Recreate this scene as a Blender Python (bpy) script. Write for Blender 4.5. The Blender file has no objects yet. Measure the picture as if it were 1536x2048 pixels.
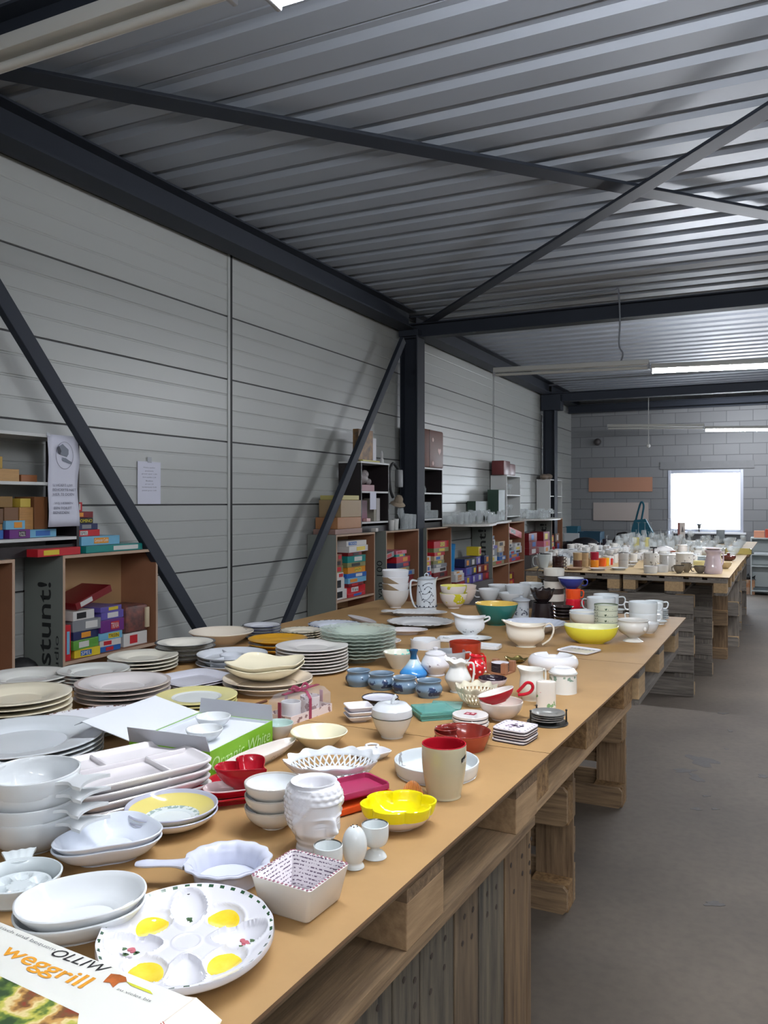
import bpy, bmesh, math, random
from mathutils import Vector, Matrix
PI = math.pi; rnd = random.Random(7)
sc = bpy.context.scene; COL = sc.collection
# ---------------------------------------------------------------- camera, world, exposure
FPX = 1640.0; YAW = math.radians(25.8); CAMH = 1.55
SY, CY = math.sin(YAW), math.cos(YAW)
cam = bpy.data.cameras.new('camera'); camo = bpy.data.objects.new('camera', cam); COL.objects.link(camo)
cam.sensor_fit = 'HORIZONTAL'; cam.sensor_width = 36; cam.lens = 36*FPX/1536; cam.shift_y = -21/1536
cam.clip_start = 0.02
camo.location = (0, 0, CAMH); camo.rotation_euler = (PI/2, 0, YAW); sc.camera = camo
w = bpy.data.worlds.new('daylight'); sc.world = w; w.use_nodes = True
w.node_tree.nodes['Background'].inputs[0].default_value = (0.86, 0.93, 1.0, 1)
w.node_tree.nodes['Background'].inputs[1].default_value = 3.0
sc.view_settings.view_transform = 'Standard'; sc.view_settings.look = 'None'
sc.view_settings.exposure = 0.16; sc.view_settings.gamma = 1.0
TUBE_POWER = 150.0

# ---------------------------------------------------------------- materials
def lin(c):
    return tuple(((v/255+0.055)/1.055)**2.4 if v > 10 else v/255/12.92 for v in c)
MATS = {}
def mat(name, col=(200,200,200), rough=0.5, metal=0.0, emit=None, es=1.0, trans=0.0, coat=0.0, var=0.0, vs=8.0, vstretch=(1,1,1), bump=0.0, col2=None, ior=1.45, alpha=1.0, rand=0.0, spec=0.5):
    if name in MATS: return MATS[name]
    m = bpy.data.materials.new(name); m.use_nodes = True; MATS[name] = m
    nt = m.node_tree; b = nt.nodes['Principled BSDF']; L = nt.links
    c = lin(col); b.inputs['Base Color'].default_value = (*c, 1)
    b.inputs['Roughness'].default_value = rough; b.inputs['Metallic'].default_value = metal
    b.inputs['Transmission Weight'].default_value = trans; b.inputs['Coat Weight'].default_value = coat
    b.inputs['IOR'].default_value = ior; b.inputs['Alpha'].default_value = alpha
    b.inputs['Specular IOR Level'].default_value = spec
    if emit: b.inputs['Emission Color'].default_value = (*lin(emit), 1); b.inputs['Emission Strength'].default_value = es
    if var or bump or rand:
        tc = nt.nodes.new('ShaderNodeTexCoord'); mp = nt.nodes.new('ShaderNodeMapping'); mp.inputs['Scale'].default_value = vstretch
        oi = nt.nodes.new('ShaderNodeObjectInfo')
        add = nt.nodes.new('ShaderNodeVectorMath'); add.operation = 'ADD'
        mul = nt.nodes.new('ShaderNodeMath'); mul.operation = 'MULTIPLY'; mul.inputs[1].default_value = 37.0
        L.new(oi.outputs['Random'], mul.inputs[0]); L.new(tc.outputs['Object'], add.inputs[0]); L.new(mul.outputs[0], add.inputs[1])
        L.new(add.outputs[0], mp.inputs[0])
        n = nt.nodes.new('ShaderNodeTexNoise'); n.inputs['Scale'].default_value = vs; n.inputs['Detail'].default_value = 5
        n.inputs['Roughness'].default_value = 0.6
        L.new(mp.outputs[0], n.inputs['Vector'])
        if var:
            r = nt.nodes.new('ShaderNodeValToRGB'); c2 = lin(col2) if col2 else tuple(x*(1-var) for x in c)
            r.color_ramp.elements[0].position = 0.3; r.color_ramp.elements[1].position = 0.7
            r.color_ramp.elements[0].color = (*c2, 1); r.color_ramp.elements[1].color = (*c, 1)
            L.new(n.outputs['Fac'], r.inputs[0]); out = r.outputs[0]
            if rand:
                hs = nt.nodes.new('ShaderNodeHueSaturation'); mr = nt.nodes.new('ShaderNodeMapRange')
                mr.inputs['To Min'].default_value = 1-rand; mr.inputs['To Max'].default_value = 1+rand
                L.new(oi.outputs['Random'], mr.inputs[0]); L.new(mr.outputs[0], hs.inputs['Value']); L.new(out, hs.inputs['Color']); out = hs.outputs[0]
            L.new(out, b.inputs['Base Color'])
        if bump:
            bp = nt.nodes.new('ShaderNodeBump'); bp.inputs['Strength'].default_value = bump; bp.inputs['Distance'].default_value = 0.01
            L.new(n.outputs['Fac'], bp.inputs['Height']); L.new(bp.outputs[0], b.inputs['Normal'])
    return m
def cer(col, rough=0.12):          # glazed ceramic
    return mat('glaze_%d_%d_%d_%d' % (*col, int(rough*100)), col, rough, coat=0.15)
def paint(col, rough=0.45):
    return mat('paint_%d_%d_%d_%d' % (*col, int(rough*100)), col, rough)
WHITE = (226,228,230)

# ---------------------------------------------------------------- mesh helpers
class MB:
    def __init__(s): s.bm = bmesh.new()
    def face(s, vs, mi=0):
        try: f = s.bm.faces.new(vs); f.material_index = mi; return f
        except ValueError: return None
    def box(s, x0, x1, y0, y1, z0, z1, mi=0, M=None, bev=0.0):
        P = [(x0,y0,z0),(x1,y0,z0),(x1,y1,z0),(x0,y1,z0),(x0,y0,z1),(x1,y0,z1),(x1,y1,z1),(x0,y1,z1)]
        v = [s.bm.verts.new(M @ Vector(p) if M else p) for p in P]; fs = []
        for q in ((0,3,2,1),(4,5,6,7),(0,1,5,4),(1,2,6,5),(2,3,7,6),(3,0,4,7)): fs.append(s.face([v[i] for i in q], mi))
        if bev:
            r = bmesh.ops.bevel(s.bm, geom=list({e for f in fs for e in f.edges}), offset=bev, segments=2, affect='EDGES', profile=0.5)
            for f in r['faces']: f.material_index = mi
        return s
    def rings(s, rings, closed=True, mis=None, caps=(False, False)):
        """rings: lists of vertices with equal counts (or one point)."""
        R = [[s.bm.verts.new(p) for p in r] for r in rings]
        for k in range(len(R)-1):
            a, b = R[k], R[k+1]; mi = mis[k] if mis else 0
            if len(a) == 1 and len(b) == 1: continue
            n = max(len(a), len(b))
            for i in range(n if closed else n-1):
                j = (i+1) % n
                if len(a) == 1: s.face([a[0], b[j], b[i]][::-1], mi)
                elif len(b) == 1: s.face([a[i], a[j], b[0]], mi)
                else: s.face([a[i], a[j], b[j], b[i]], mi)
        if caps[0] and len(R[0]) > 2: s.face(R[0][::-1], mis[0] if mis else 0)
        if caps[1] and len(R[-1]) > 2: s.face(R[-1], mis[-1] if mis else 0)
        return s
    def lathe(s, prof, n=40, fn=None, off=(0,0,0), mifn=None):
        """prof: (r,z[,mi]) from one axis end to the other."""
        rs = []; mis = []
        for k, p in enumerate(prof):
            r, z = p[0], p[1]; mis.append(p[2] if len(p) > 2 else 0)
            if r < 1e-6: 
                q = fn(0, 0, z) if fn else (0, 0, z)
                rs.append([(q[0]+off[0], q[1]+off[1], q[2]+off[2])]); continue
            ring = []
            for i in range(n):
                t = 2*PI*i/n
                q = fn(t, r, z) if fn else (r*math.cos(t), r*math.sin(t), z)
                ring.append((q[0]+off[0], q[1]+off[1], q[2]+off[2]))
            rs.append(ring)
        s.rings(rs, True, mis)
        if mifn: 
            for f in s.bm.faces: f.material_index = mifn(f)
        return s
    def tube(s, pts, r, n=8, mi=0, closed=False, flat=1.0, up=None):
        pts = [Vector(p) for p in pts]; N = len(pts); rings = []
        rr = r if isinstance(r, (list, tuple)) else [r]*N
        prev = None
        for i, p in enumerate(pts):
            if closed: t = pts[(i+1) % N]-pts[i-1]
            else: t = pts[min(i+1, N-1)]-pts[max(i-1, 0)]
            t.normalize()
            if prev is None:
                a = Vector(up) if up else (Vector((0,0,1)) if abs(t.z) < 0.9 else Vector((1,0,0)))
                a = (a-t*a.dot(t)).normalized()
            else:
                a = prev-t*prev.dot(t); a.normalize()
            prev = a; b = t.cross(a)
            rings.append([p+(a*math.cos(2*PI*k/n)+b*math.sin(2*PI*k/n)*flat)*rr[i] for k in range(n)])
        if closed: rings.append(rings[0])
        s.rings(rings, True, [mi]*len(rings), (not closed, not closed))
        if closed: bmesh.ops.remove_doubles(s.bm, verts=s.bm.verts[:], dist=1e-6)
        return s
    def prism(s, poly, z0, z1, mi=0, M=None, mitop=None):
        a = [s.bm.verts.new(M @ Vector((x,y,z0)) if M else (x,y,z0)) for x, y in poly]
        b = [s.bm.verts.new(M @ Vector((x,y,z1)) if M else (x,y,z1)) for x, y in poly]
        n = len(poly)
        s.face(a[::-1], mi); s.face(b, mi if mitop is None else mitop)
        for i in range(n): s.face([a[i], a[(i+1)%n], b[(i+1)%n], b[i]], mi)
        return s
    def sphere(s, c, r, n=16, m=10, sc3=(1,1,1), mi=0, M=None):
        R = []
        for k in range(m+1):
            ph = PI*k/m; rr = math.sin(ph)*r; z = -math.cos(ph)*r
            if k in (0, m): ring = [Vector((0,0,z*sc3[2]))]
            else: ring = [Vector((rr*math.cos(2*PI*i/n)*sc3[0], rr*math.sin(2*PI*i/n)*sc3[1], z*sc3[2])) for i in range(n)]
            R.append([(M @ p if M else p)+Vector(c) for p in ring])
        return s.rings(R, True, [mi]*len(R))
def obj(name, mb, mats, parent=None, loc=(0,0,0), rz=0.0, smooth=True, ang=38, rot=None):
    me = bpy.data.meshes.new(name)
    bmesh.ops.recalc_face_normals(mb.bm, faces=mb.bm.faces[:])
    mb.bm.to_mesh(me); mb.bm.free()
    for m in (mats if isinstance(mats, (list, tuple)) else [mats]): me.materials.append(m)
    if smooth:
        me.polygons.foreach_set('use_smooth', [True]*len(me.polygons))
        me.set_sharp_from_angle(angle=math.radians(ang))
    o = bpy.data.objects.new(name, me); COL.objects.link(o)
    o.location = loc; o.rotation_euler = rot if rot else (0, 0, rz)
    if parent: o.parent = parent
    return o
def tag(o, label=None, cat=None, group=None, kind=None):
    if label: o['label'] = label
    if cat: o['category'] = cat
    if group: o['group'] = group
    if kind: o['kind'] = kind
    return o
def empty(name, loc=(0,0,0), rz=0.0, label=None, cat=None, group=None, kind=None, rot=None):
    o = bpy.data.objects.new(name, None); COL.objects.link(o); o.empty_display_size = 0.05
    o.location = loc; o.rotation_euler = rot if rot else (0,0,rz)
    return tag(o, label, cat, group, kind)
def kids(o): return [c for c in KIDX.get(o.name, [])]
KIDX = {}
def copy_tree(o, parent=None, loc=None, rz=None, rot=None, label=None, group=None):
    c = o.copy(); COL.objects.link(c)
    if parent: c.parent = parent
    if loc is not None: c.location = loc
    if rz is not None: c.rotation_euler = (0,0,rz)
    if rot is not None: c.rotation_euler = rot
    if label: c['label'] = label
    if group: c['group'] = group
    for ch in list(o.children):
        copy_tree(ch, c)
    return c
def text_mesh(name, s, size, m, parent, M, ext=0.0004, align='LEFT', bold=0.0, sx=1.0, shear=0.0, label=None):
    cu = bpy.data.curves.new('lettering', 'FONT'); cu.body = s; cu.size = size; cu.extrude = ext; cu.align_x = align; cu.offset = bold
    cu.resolution_u = 3; cu.shear = shear
    t = bpy.data.objects.new('t', cu); COL.objects.link(t)
    dg = bpy.context.evaluated_depsgraph_get(); me = bpy.data.meshes.new_from_object(t.evaluated_get(dg))
    bpy.data.objects.remove(t); me.name = name
    me.transform(Matrix.Diagonal((sx,1,1,1))); me.materials.clear(); me.materials.append(m)
    o = bpy.data.objects.new(name, me); COL.objects.link(o); o.matrix_world = M
    if parent: o.parent = parent
    if label: o['label'] = label
    return o
def basis(o, x, y):     # matrix with local x, y axes and origin
    x = Vector(x).normalized(); y = Vector(y); y = (y-x*y.dot(x)).normalized(); z = x.cross(y)
    M = Matrix((x, y, z)).transposed().to_4x4(); M.translation = Vector(o); return M
def crom(P, k=4):       # smooth a profile
    out = []
    for i in range(len(P)-1):
        p0 = P[max(i-1,0)]; p1 = P[i]; p2 = P[i+1]; p3 = P[min(i+2, len(P)-1)]
        for j in range(k):
            t = j/k
            out.append(tuple(0.5*((2*p1[a])+(-p0[a]+p2[a])*t+(2*p0[a]-5*p1[a]+4*p2[a]-p3[a])*t*t+(-p0[a]+3*p1[a]-3*p2[a]+p3[a])*t**3) for a in range(len(p1))))
    out.append(tuple(P[-1])); return out
def shell(P, t, k=4, mo=0, mi=0, mr=None, foot=None):
    """closed dish profile from the outer line P (axis bottom -> rim) with wall thickness t. mo/mi/mr: material index out, in, rim"""
    Q = crom(P, k) if k > 1 else list(P)
    nrm = []
    for i in range(len(Q)):
        a = Q[max(i-1,0)]; b = Q[min(i+1,len(Q)-1)]; dx, dz = b[0]-a[0], b[1]-a[1]; l = math.hypot(dx,dz) or 1
        nrm.append((-dz/l, dx/l))
    inner = [(max(q[0]+n[0]*t, 0), q[1]+n[1]*t) for q, n in zip(Q, nrm)]
    inner[0] = (0, Q[0][1]+t)
    q = Q[-1]; n = nrm[-1]; tx, tz = n[1], -n[0]
    mrr = mi if mr is None else mr
    cap = [(q[0]+n[0]*t*.15+tx*t*.38, q[1]+n[1]*t*.15+tz*t*.38, mrr), (q[0]+n[0]*t*.5+tx*t*.5, q[1]+n[1]*t*.5+tz*t*.5, mrr), (q[0]+n[0]*t*.85+tx*t*.38, q[1]+n[1]*t*.85+tz*t*.38, mrr)]
    prof = [(a[0], a[1], mo) for a in Q]
    prof[-1] = (prof[-1][0], prof[-1][1], mrr)
    ip = [(a[0], a[1], mi) for a in inner[::-1]]
    if mr is not None: ip[0] = (*ip[0][:2], mr)
    # drop inner points that fold back over the axis
    res = []
    for a in ip:
        if res and a[0] > res[-1][0]+1e-5 and a[0] < t: continue
        res.append(a)
    res[-1] = (0, res[-1][1], mi)
    return prof+cap+res
def squ(sx=1, sy=1, n=4.0, lift=None):         # squared / oval outline for lathe
    def f(t, r, z):
        if r == 0: return (0, 0, z)
        c, s_ = math.cos(t), math.sin(t); k = 1/((abs(c)**n+abs(s_)**n)**(1/n))
        return (r*k*c*sx, r*k*s_*sy, z+(lift(t, r) if lift else 0))
    return f
# ---------------------------------------------------------------- where a ray of the photograph meets the world
TZ = 0.95
def ray(x, y):
    u = (x-768)/FPX; return Vector((-SY+u*CY, CY+u*SY, (1003-y)/FPX))
def onZ(x, y, Z=TZ): r = ray(x, y); t = (Z-CAMH)/r.z; return Vector((r.x*t, r.y*t, Z))
def onX(x, y, X): r = ray(x, y); t = X/r.x; return Vector((X, r.y*t, CAMH+r.z*t))
def onY(x, y, Y): r = ray(x, y); t = Y/r.y; return Vector((r.x*t, Y, CAMH+r.z*t))
def depth(p): return -SY*p[0]+CY*p[1]
def F(cx, yf, rb, z=TZ):
    """base centre of a thing whose base (radius rb) touches plane z with its nearest point at pixel (cx, yf); also metres per pixel there"""
    p = onZ(cx, yf, z); d = Vector((p.x, p.y, 0)).normalized()
    q = p+d*rb; return q, depth(q)/FPX
def ordn(i, n):
    if n == 1: return 'single'
    if i == n-1: return 'topmost'
    if i == 0: return 'lowest'
    return ['', 'second from top', 'third from top', 'fourth from top', 'fifth from top', 'sixth from top', 'seventh from top', 'eighth from top', 'ninth from top', 'tenth from top'][n-1-i]
# ================================================================ the setting
wallm = mat('panel_white', (168,171,168), 0.37)
steel = mat('steel_blue_black', (44,49,58), 0.6, spec=0.3)
deckm = mat('galvanised_deck', (148,154,162), 0.5, metal=0.08)
WX = -3.7; ROOM = (-3.7, 5.2, -2.6, 16.1); CZ = 3.56
def st(o): o['kind'] = 'structure'; return o
# floor: worn concrete
fm = bpy.data.materials.new('concrete_floor'); fm.use_nodes = True; nt = fm.node_tree; b = nt.nodes['Principled BSDF']
tc = nt.nodes.new('ShaderNodeTexCoord'); n1 = nt.nodes.new('ShaderNodeTexNoise'); n1.inputs['Scale'].default_value = 1.3; n1.inputs['Detail'].default_value = 8
n2 = nt.nodes.new('ShaderNodeTexNoise'); n2.inputs['Scale'].default_value = 26; n2.inputs['Detail'].default_value = 6
n3 = nt.nodes.new('ShaderNodeTexNoise'); n3.inputs['Scale'].default_value = 3.1; n3.inputs['Detail'].default_value = 9; n3.inputs['Roughness'].default_value = 0.75
r1 = nt.nodes.new('ShaderNodeValToRGB'); r1.color_ramp.elements[0].position = .35; r1.color_ramp.elements[1].position = .68
r1.color_ramp.elements[0].color = (*lin((93,84,75)),1); r1.color_ramp.elements[1].color = (*lin((110,100,88)),1)
r3 = nt.nodes.new('ShaderNodeValToRGB'); r3.color_ramp.elements[0].position = .66; r3.color_ramp.elements[1].position = .72
r3.color_ramp.elements[0].color = (1,1,1,1); r3.color_ramp.elements[1].color = (.55,.57,.62,1)
r2 = nt.nodes.new('ShaderNodeValToRGB'); r2.color_ramp.elements[0].position = .3; r2.color_ramp.elements[1].position = .6
r2.color_ramp.elements[0].color = (.86,.86,.86,1); r2.color_ramp.elements[1].color = (1,1,1,1)
mx = nt.nodes.new('ShaderNodeMixRGB'); mx.blend_type = 'MULTIPLY'; mx.inputs[0].default_value = 1
mx2 = nt.nodes.new('ShaderNodeMixRGB'); mx2.blend_type = 'MULTIPLY'; mx2.inputs[0].default_value = .8
for a in (n1, n2, n3): nt.links.new(tc.outputs['Object'], a.inputs['Vector'])
nt.links.new(n1.outputs['Fac'], r1.inputs[0]); nt.links.new(n2.outputs['Fac'], r2.inputs[0]); nt.links.new(n3.outputs['Fac'], r3.inputs[0])
nt.links.new(r1.outputs[0], mx.inputs[1]); nt.links.new(r2.outputs[0], mx.inputs[2]); nt.links.new(mx.outputs[0], mx2.inputs[1]); nt.links.new(r3.outputs[0], mx2.inputs[2])
nt.links.new(mx2.outputs[0], b.inputs['Base Color']); b.inputs['Roughness'].default_value = 0.7
st(obj('floor', MB().box(ROOM[0]-.2, ROOM[1]+.2, ROOM[2]-.2, ROOM[3]+.2, -.1, 0), fm, smooth=False))
# grey smears and spots on the concrete
blotm = mat('floor_stain', (92,88,85), 0.6, var=0.3, vs=30)
def blot(cx, cy, rx, ry, seed, n=26):
    p = onZ(cx, cy, 0); r = random.Random(seed); M = Matrix.Rotation(YAW, 3, 'Z')
    pts = []
    k1, k2 = r.random()*6, r.random()*6
    for i in range(n):
        t = 2*PI*i/n; q = 1+.25*math.sin(3*t+k1)+.18*math.sin(5*t+k2)+r.uniform(-.12,.12)
        v = M @ Vector((rx*q*math.cos(t), ry*q*math.sin(t), 0)); pts.append((p.x+v.x, p.y+v.y))
    return pts
sb = MB()
for i, a in enumerate([(1405,1522,.075,.10),(1368,1541,.06,.035),(1392,1556,.03,.07),(1393,1618,.022,.02),(1412,1592,.02,.012),(1453,1498,.014,.012),(1430,1618,.018,.012),(1428,1808,.035,.02),(1460,1462,.012,.03),(1528,1553,.03,.03),(1495,1250,.06,.03),(1447,1427,.04,.02)]):
    sb.prism(blot(*a, i+3), 0.0002, 0.0008+i*.0001)
st(obj('floor', sb, blotm, smooth=False))
# ceiling: trapezoid steel deck, ribs run across the hall
pitch = 0.28; prof = []
y = ROOM[2]-.1
while y < ROOM[3]+.3:
    prof += [(y, CZ), (y+.155, CZ), (y+.170, CZ+.034), (y+.210, CZ+.034), (y+.214,CZ+.028), (y+.218, CZ+.034), (y+.262, CZ+.034)]
    y += pitch
cb = MB(); nseg = 1
rows = [[cb.bm.verts.new((x, yy, zz)) for yy, zz in prof] for x in (ROOM[0]-.2, ROOM[1]+.2)]
for i in range(len(prof)-1): cb.face([rows[0][i], rows[1][i], rows[1][i+1], rows[0][i+1]])
x0 = [cb.bm.verts.new((x, yy, CZ+.2)) for x in (ROOM[0]-.2, ROOM[1]+.2) for yy in (prof[0][0], prof[-1][0])]
cb.face([x0[0], x0[1], x0[3], x0[2]])
st(obj('ceiling', cb, deckm, smooth=False))
# left wall: ribbed sandwich panels, joints every 0.466 m
JZ = [1.993+.466*k for k in range(-4, 4)]
zp = []
for j in JZ+[JZ[-1]+.466]:
    for k in range(4):
        z = j+k*.1165
        if z < 0.02 or z > 3.74: continue
        if k == 0: zp += [(z-.006,0),(z-.004,-.014),(z+.004,-.014),(z+.006,0)]
        else: zp += [(z-.008,0),(z-.003,-.004),(z+.003,-.004),(z+.008,0)]
zp = [(0,0)]+zp+[(3.74,0)]
def wallseg(y0, y1):
    m = MB(); a = [[m.bm.verts.new((WX+d, y, z)) for z, d in zp] for y in (y0, y1)]
    for i in range(len(zp)-1): m.face([a[0][i], a[1][i], a[1][i+1], a[0][i+1]], 1 if zp[i][1] < -.01 and zp[i+1][1] < -.01 else 0)
    m.box(WX-.12, WX-.03, y0, y1, 0, 3.74); return m
blackgap = mat('joint_black', (20,20,22), 0.6)
for y0, y1 in ((ROOM[2]-.2, -1.235), (-1.205, 5.01), (5.04, 11.24), (11.27, 16.15)): st(obj('wall_left', wallseg(y0, y1), [wallm, mat('joint_grey',(60,60,62),.6)], smooth=False))
for i, yj in enumerate((-1.22, 5.025, 11.255)):
    m = MB().box(WX-.03, WX+.003, yj-.013, yj+.013, 0, 3.74, 0)
    st(obj('trim_%d' % (i+1), m, blackgap, smooth=False))
# pale edging strip beside each joint
for i, yj in enumerate((5.025, 11.255)):
    m = MB().box(WX, WX+.006, yj-.045, yj-.018, 0, 3.74, 0)
    st(obj('trim_%d' % (i+4), m, wallm, smooth=False))
# far wall of grey blocks, window opening
bw = bpy.data.materials.new('block_wall'); bw.use_nodes = True; nt = bw.node_tree; b = nt.nodes['Principled BSDF']
tc = nt.nodes.new('ShaderNodeTexCoord'); sp = nt.nodes.new('ShaderNodeSeparateXYZ'); cbn = nt.nodes.new('ShaderNodeCombineXYZ')
bt = nt.nodes.new('ShaderNodeTexBrick'); bt.inputs['Scale'].default_value = 1.0; bt.inputs['Brick Width'].default_value = .44; bt.inputs['Row Height'].default_value = .2
bt.inputs['Mortar Size'].default_value = .006; bt.inputs['Color1'].default_value = (*lin((124,126,128)),1); bt.inputs['Color2'].default_value = (*lin((116,118,120)),1); bt.inputs['Mortar'].default_value = (*lin((98,99,102)),1)
nt.links.new(tc.outputs['Object'], sp.inputs[0]); nt.links.new(sp.outputs['X'], cbn.inputs['X']); nt.links.new(sp.outputs['Z'], cbn.inputs['Y'])
nt.links.new(cbn.outputs[0], bt.inputs['Vector']); nt.links.new(bt.outputs['Color'], b.inputs['Base Color']); b.inputs['Roughness'].default_value = .8
bp = nt.nodes.new('ShaderNodeBump'); bp.inputs['Distance'].default_value = .004; bp.invert = True; nt.links.new(bt.outputs['Fac'], bp.inputs['Height']); nt.links.new(bp.outputs[0], b.inputs['Normal'])
wx0, wx1, wz0, wz1 = -1.89, -.60, .99, 2.13
m = MB(); Y0, Y1 = 16.1, 16.35
m.box(ROOM[0]-.2, wx0, Y0, Y1, 0, 3.74); m.box(wx1, ROOM[1]+.2, Y0, Y1, 0, 3.74)
m.box(wx0, wx1, Y0, Y1, 0, wz0); m.box(wx0, wx1, Y0, Y1, wz1, 3.74)
st(obj('wall_back', m, bw, smooth=False))
lint = mat('concrete_lintel', (118,120,122), .8, var=.1, vs=12)
st(obj('trim_6', MB().box(-2.03, -.42, 16.075, 16.1, 2.15, 2.29), lint, smooth=False))
wf = mat('window_frame_grey', (176,182,196), .4)
win = st(empty('window_1', (0,0,0)))
m = MB()
for a in ((wx0,wx0+.055,wz0,wz1),(wx1-.055,wx1,wz0,wz1),(wx0+.055,wx1-.055,wz0,wz0+.05),(wx0+.055,wx1-.055,wz1-.06,wz1)): m.box(a[0],a[1],16.08,16.16,a[2],a[3],bev=.004)
obj('frame', m, wf, win)
gl = mat('window_glass', (250,252,255), 0.0, trans=1.0, ior=1.02)
obj('pane', MB().box(wx0+.05, wx1-.05, 16.115, 16.125, wz0+.04, wz1-.05), gl, win, smooth=False)
obj('sill', MB().box(wx0-.03, wx1+.05, 15.98, 16.14, wz0-.035, wz0, bev=.006), mat('sill_white',(214,216,220),.35), win)
al = bpy.data.lights.new('window_daylight', 'AREA'); al.shape = 'RECTANGLE'; al.size = 1.2; al.size_y = 1.1; al.energy = 60; al.color = (.86,.93,1)
ao = bpy.data.objects.new('window_daylight', al); COL.objects.link(ao); ao.location = (-1.245, 16.5, 1.56); ao.rotation_euler = (-PI/2, 0, 0)
# walls outside the frame close the hall
plain = mat('plain_wall', (186,187,186), .6)
st(obj('wall_right', MB().box(ROOM[1], ROOM[1]+.2, ROOM[2]-.2, ROOM[3]+.2, 0, 3.74), plain, smooth=False))
st(obj('wall_front', MB().box(ROOM[0]-.2, ROOM[1]+.2, ROOM[2]-.2, ROOM[2], 0, 3.74), plain, smooth=False))
# ---------------------------------------------------------------- steel frame
def hbeam(p0, p1, h, wd, tf=.012, tw=.008, mi=0):
    """H section between two points; h vertical-ish height, flanges horizontal (web vertical)"""
    p0, p1 = Vector(p0), Vector(p1); d = (p1-p0); L = d.length; x = d.normalized()
    up = Vector((0,0,1)) if abs(x.z) < .9 else Vector((1,0,0))
    M = basis(p0, x, up.cross(x)); m = MB()
    m.box(0, L, -wd/2, wd/2, h/2-tf, h/2, M=M); m.box(0, L, -wd/2, wd/2, -h/2, -h/2+tf, M=M); m.box(0, L, -tw/2, tw/2, -h/2+tf, h/2-tf, M=M)
    return m
BX = -3.54
beams = []
for i, (y0, y1) in enumerate(((-2.6, 2.14), (2.34, 7.92), (8.12, 13.75), (13.95, 16.1))):
    st(obj('steel_beam', hbeam((BX, y0, 3.455), (BX, y1, 3.455), .19, .19), steel, smooth=False))
for yy in (2.24, 8.02, 13.85):
    t = st(empty('steel_column', (BX, yy, 0)))
    obj('section', hbeam((0,0,.015), (0,0,3.36 if yy < 10 else 3.3), .2, .2), steel, t, smooth=False)
    obj('base_plate', MB().box(-.14,.14,-.14,.14,0,.015), steel, t, smooth=False)
    obj('head_plate', MB().box(-.11,.11,-.11,.11,3.30,3.36) if yy < 10 else MB().box(-.13,.2,-.11,.11,3.1,3.36), steel, t, smooth=False)
for yy, zb in ((2.24, 3.36), (8.02, 3.36), (13.85, 3.32), (15.6, 3.3)):
    st(obj('steel_beam', hbeam((BX-.1, yy, zb), (ROOM[1], yy, zb), .15, .15), steel, smooth=False))
def bar(name, p0, p1, s, mt=steel, w2=None):
    p0, p1 = Vector(p0), Vector(p1); x = (p1-p0).normalized(); L = (p1-p0).length
    M = basis(p0, x, Vector((0,1,0)) if abs(x.y) < .7 else Vector((1,0,0))); m = MB(); w2 = w2 or s
    m.box(0, L, -s/2, s/2, -w2/2, w2/2, M=M, bev=.004); return st(obj(name, m, mt, smooth=False))
DX = -3.42
a0 = onX(-241, 194, DX); a1 = onX(495, 1415, DX)
k = (.02-a0.z)/(a1.z-a0.z); bar('steel_brace', a0, a0+(a1-a0)*k, .085, w2=.045)
b0 = onX(806, 680, DX); b1 = onX(497, 1415, DX); b1.y += .04
k = (.02-b0.z)/(b1.z-b0.z); bar('steel_brace', b0, b0+(b1-b0)*k, .08, w2=.04)
RZ = 3.5
c0 = onZ(-20, 138, RZ); c1 = onZ(1600, 441, RZ); bar('steel_brace', c0, c1+(c1-c0)*.25, .14, w2=.02)
c0 = onZ(846, 652, RZ-.06); c1 = onZ(1600, 180, RZ-.06); bar('steel_brace', c0, c1+(c1-c0)*.5, .11, w2=.02)
# ---------------------------------------------------------------- lamps: pairs of battens, tubes lit on the right one
housing = mat('batten_housing', (178,178,172), .5); tubem = mat('lit_tube', (255,255,255), .4, emit=(245,248,255), es=TUBE_POWER)
deadtube = mat('unlit_tube', (186,186,180), .4); capm = mat('lamp_cap', (150,152,156), .4)
def batten(p0, p1, label, lit, double=False, group=None, mt=None):
    p0, p1 = Vector(p0), Vector(p1); L = (p1-p0).length; M = basis(p0, p1-p0, Vector((0,1,0)))
    t = empty('ceiling_lamp', p0, label=label, cat='lamp', group=group)
    def ch(n, m, mt): o = obj(n, m, mt, smooth=True); o.matrix_world = M; o.parent = t; o.matrix_parent_inverse = Matrix.Translation(-p0); return o
    ch('housing', MB().box(0, L, -.022 if double else -.035, .022 if double else .035, 0, .045, bev=.004), housing)
    for s in (0, 1): ch('end_cap', MB().box(-.004 if s == 0 else L-.012, .012 if s == 0 else L+.004, -.058, .058, -.045, .02, bev=.004) if double else MB().box(-.004 if s == 0 else L-.012, .012 if s == 0 else L+.004, -.03, .03, -.045, .02, bev=.004), capm)
    for yy in ((-.042,.042) if double else (0,)):
        ch('tube', MB().tube([(.014,yy,-.026),(L-.014,yy,-.026)], .014, 10), (mt or tubem) if lit else deadtube)
    return t
def lamp_row(Y, xs0, u0, u1, l0, l1, z0, z1, labu, labl):
    batten((u0, Y, z0), (u1, Y, z0+(z1-z0)*.45), labu, False)
    batten((l0, Y+.02, z0+(z1-z0)*.5), (l1, Y+.02, z1), labl, True)
z = 2.85
tube2 = mat('lit_tube_bright', (255,255,255), .4, emit=(245,248,255), es=TUBE_POWER*1.9)
batten((-2.75, 1.68, z), (-1.24, 1.68, z), 'unlit beige strip lamp across the top left corner of the ceiling', False)
batten((-1.16, 1.72, z), (.34, 1.72, z), 'lit strip lamp at the top edge above the near table', True, True)
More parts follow.
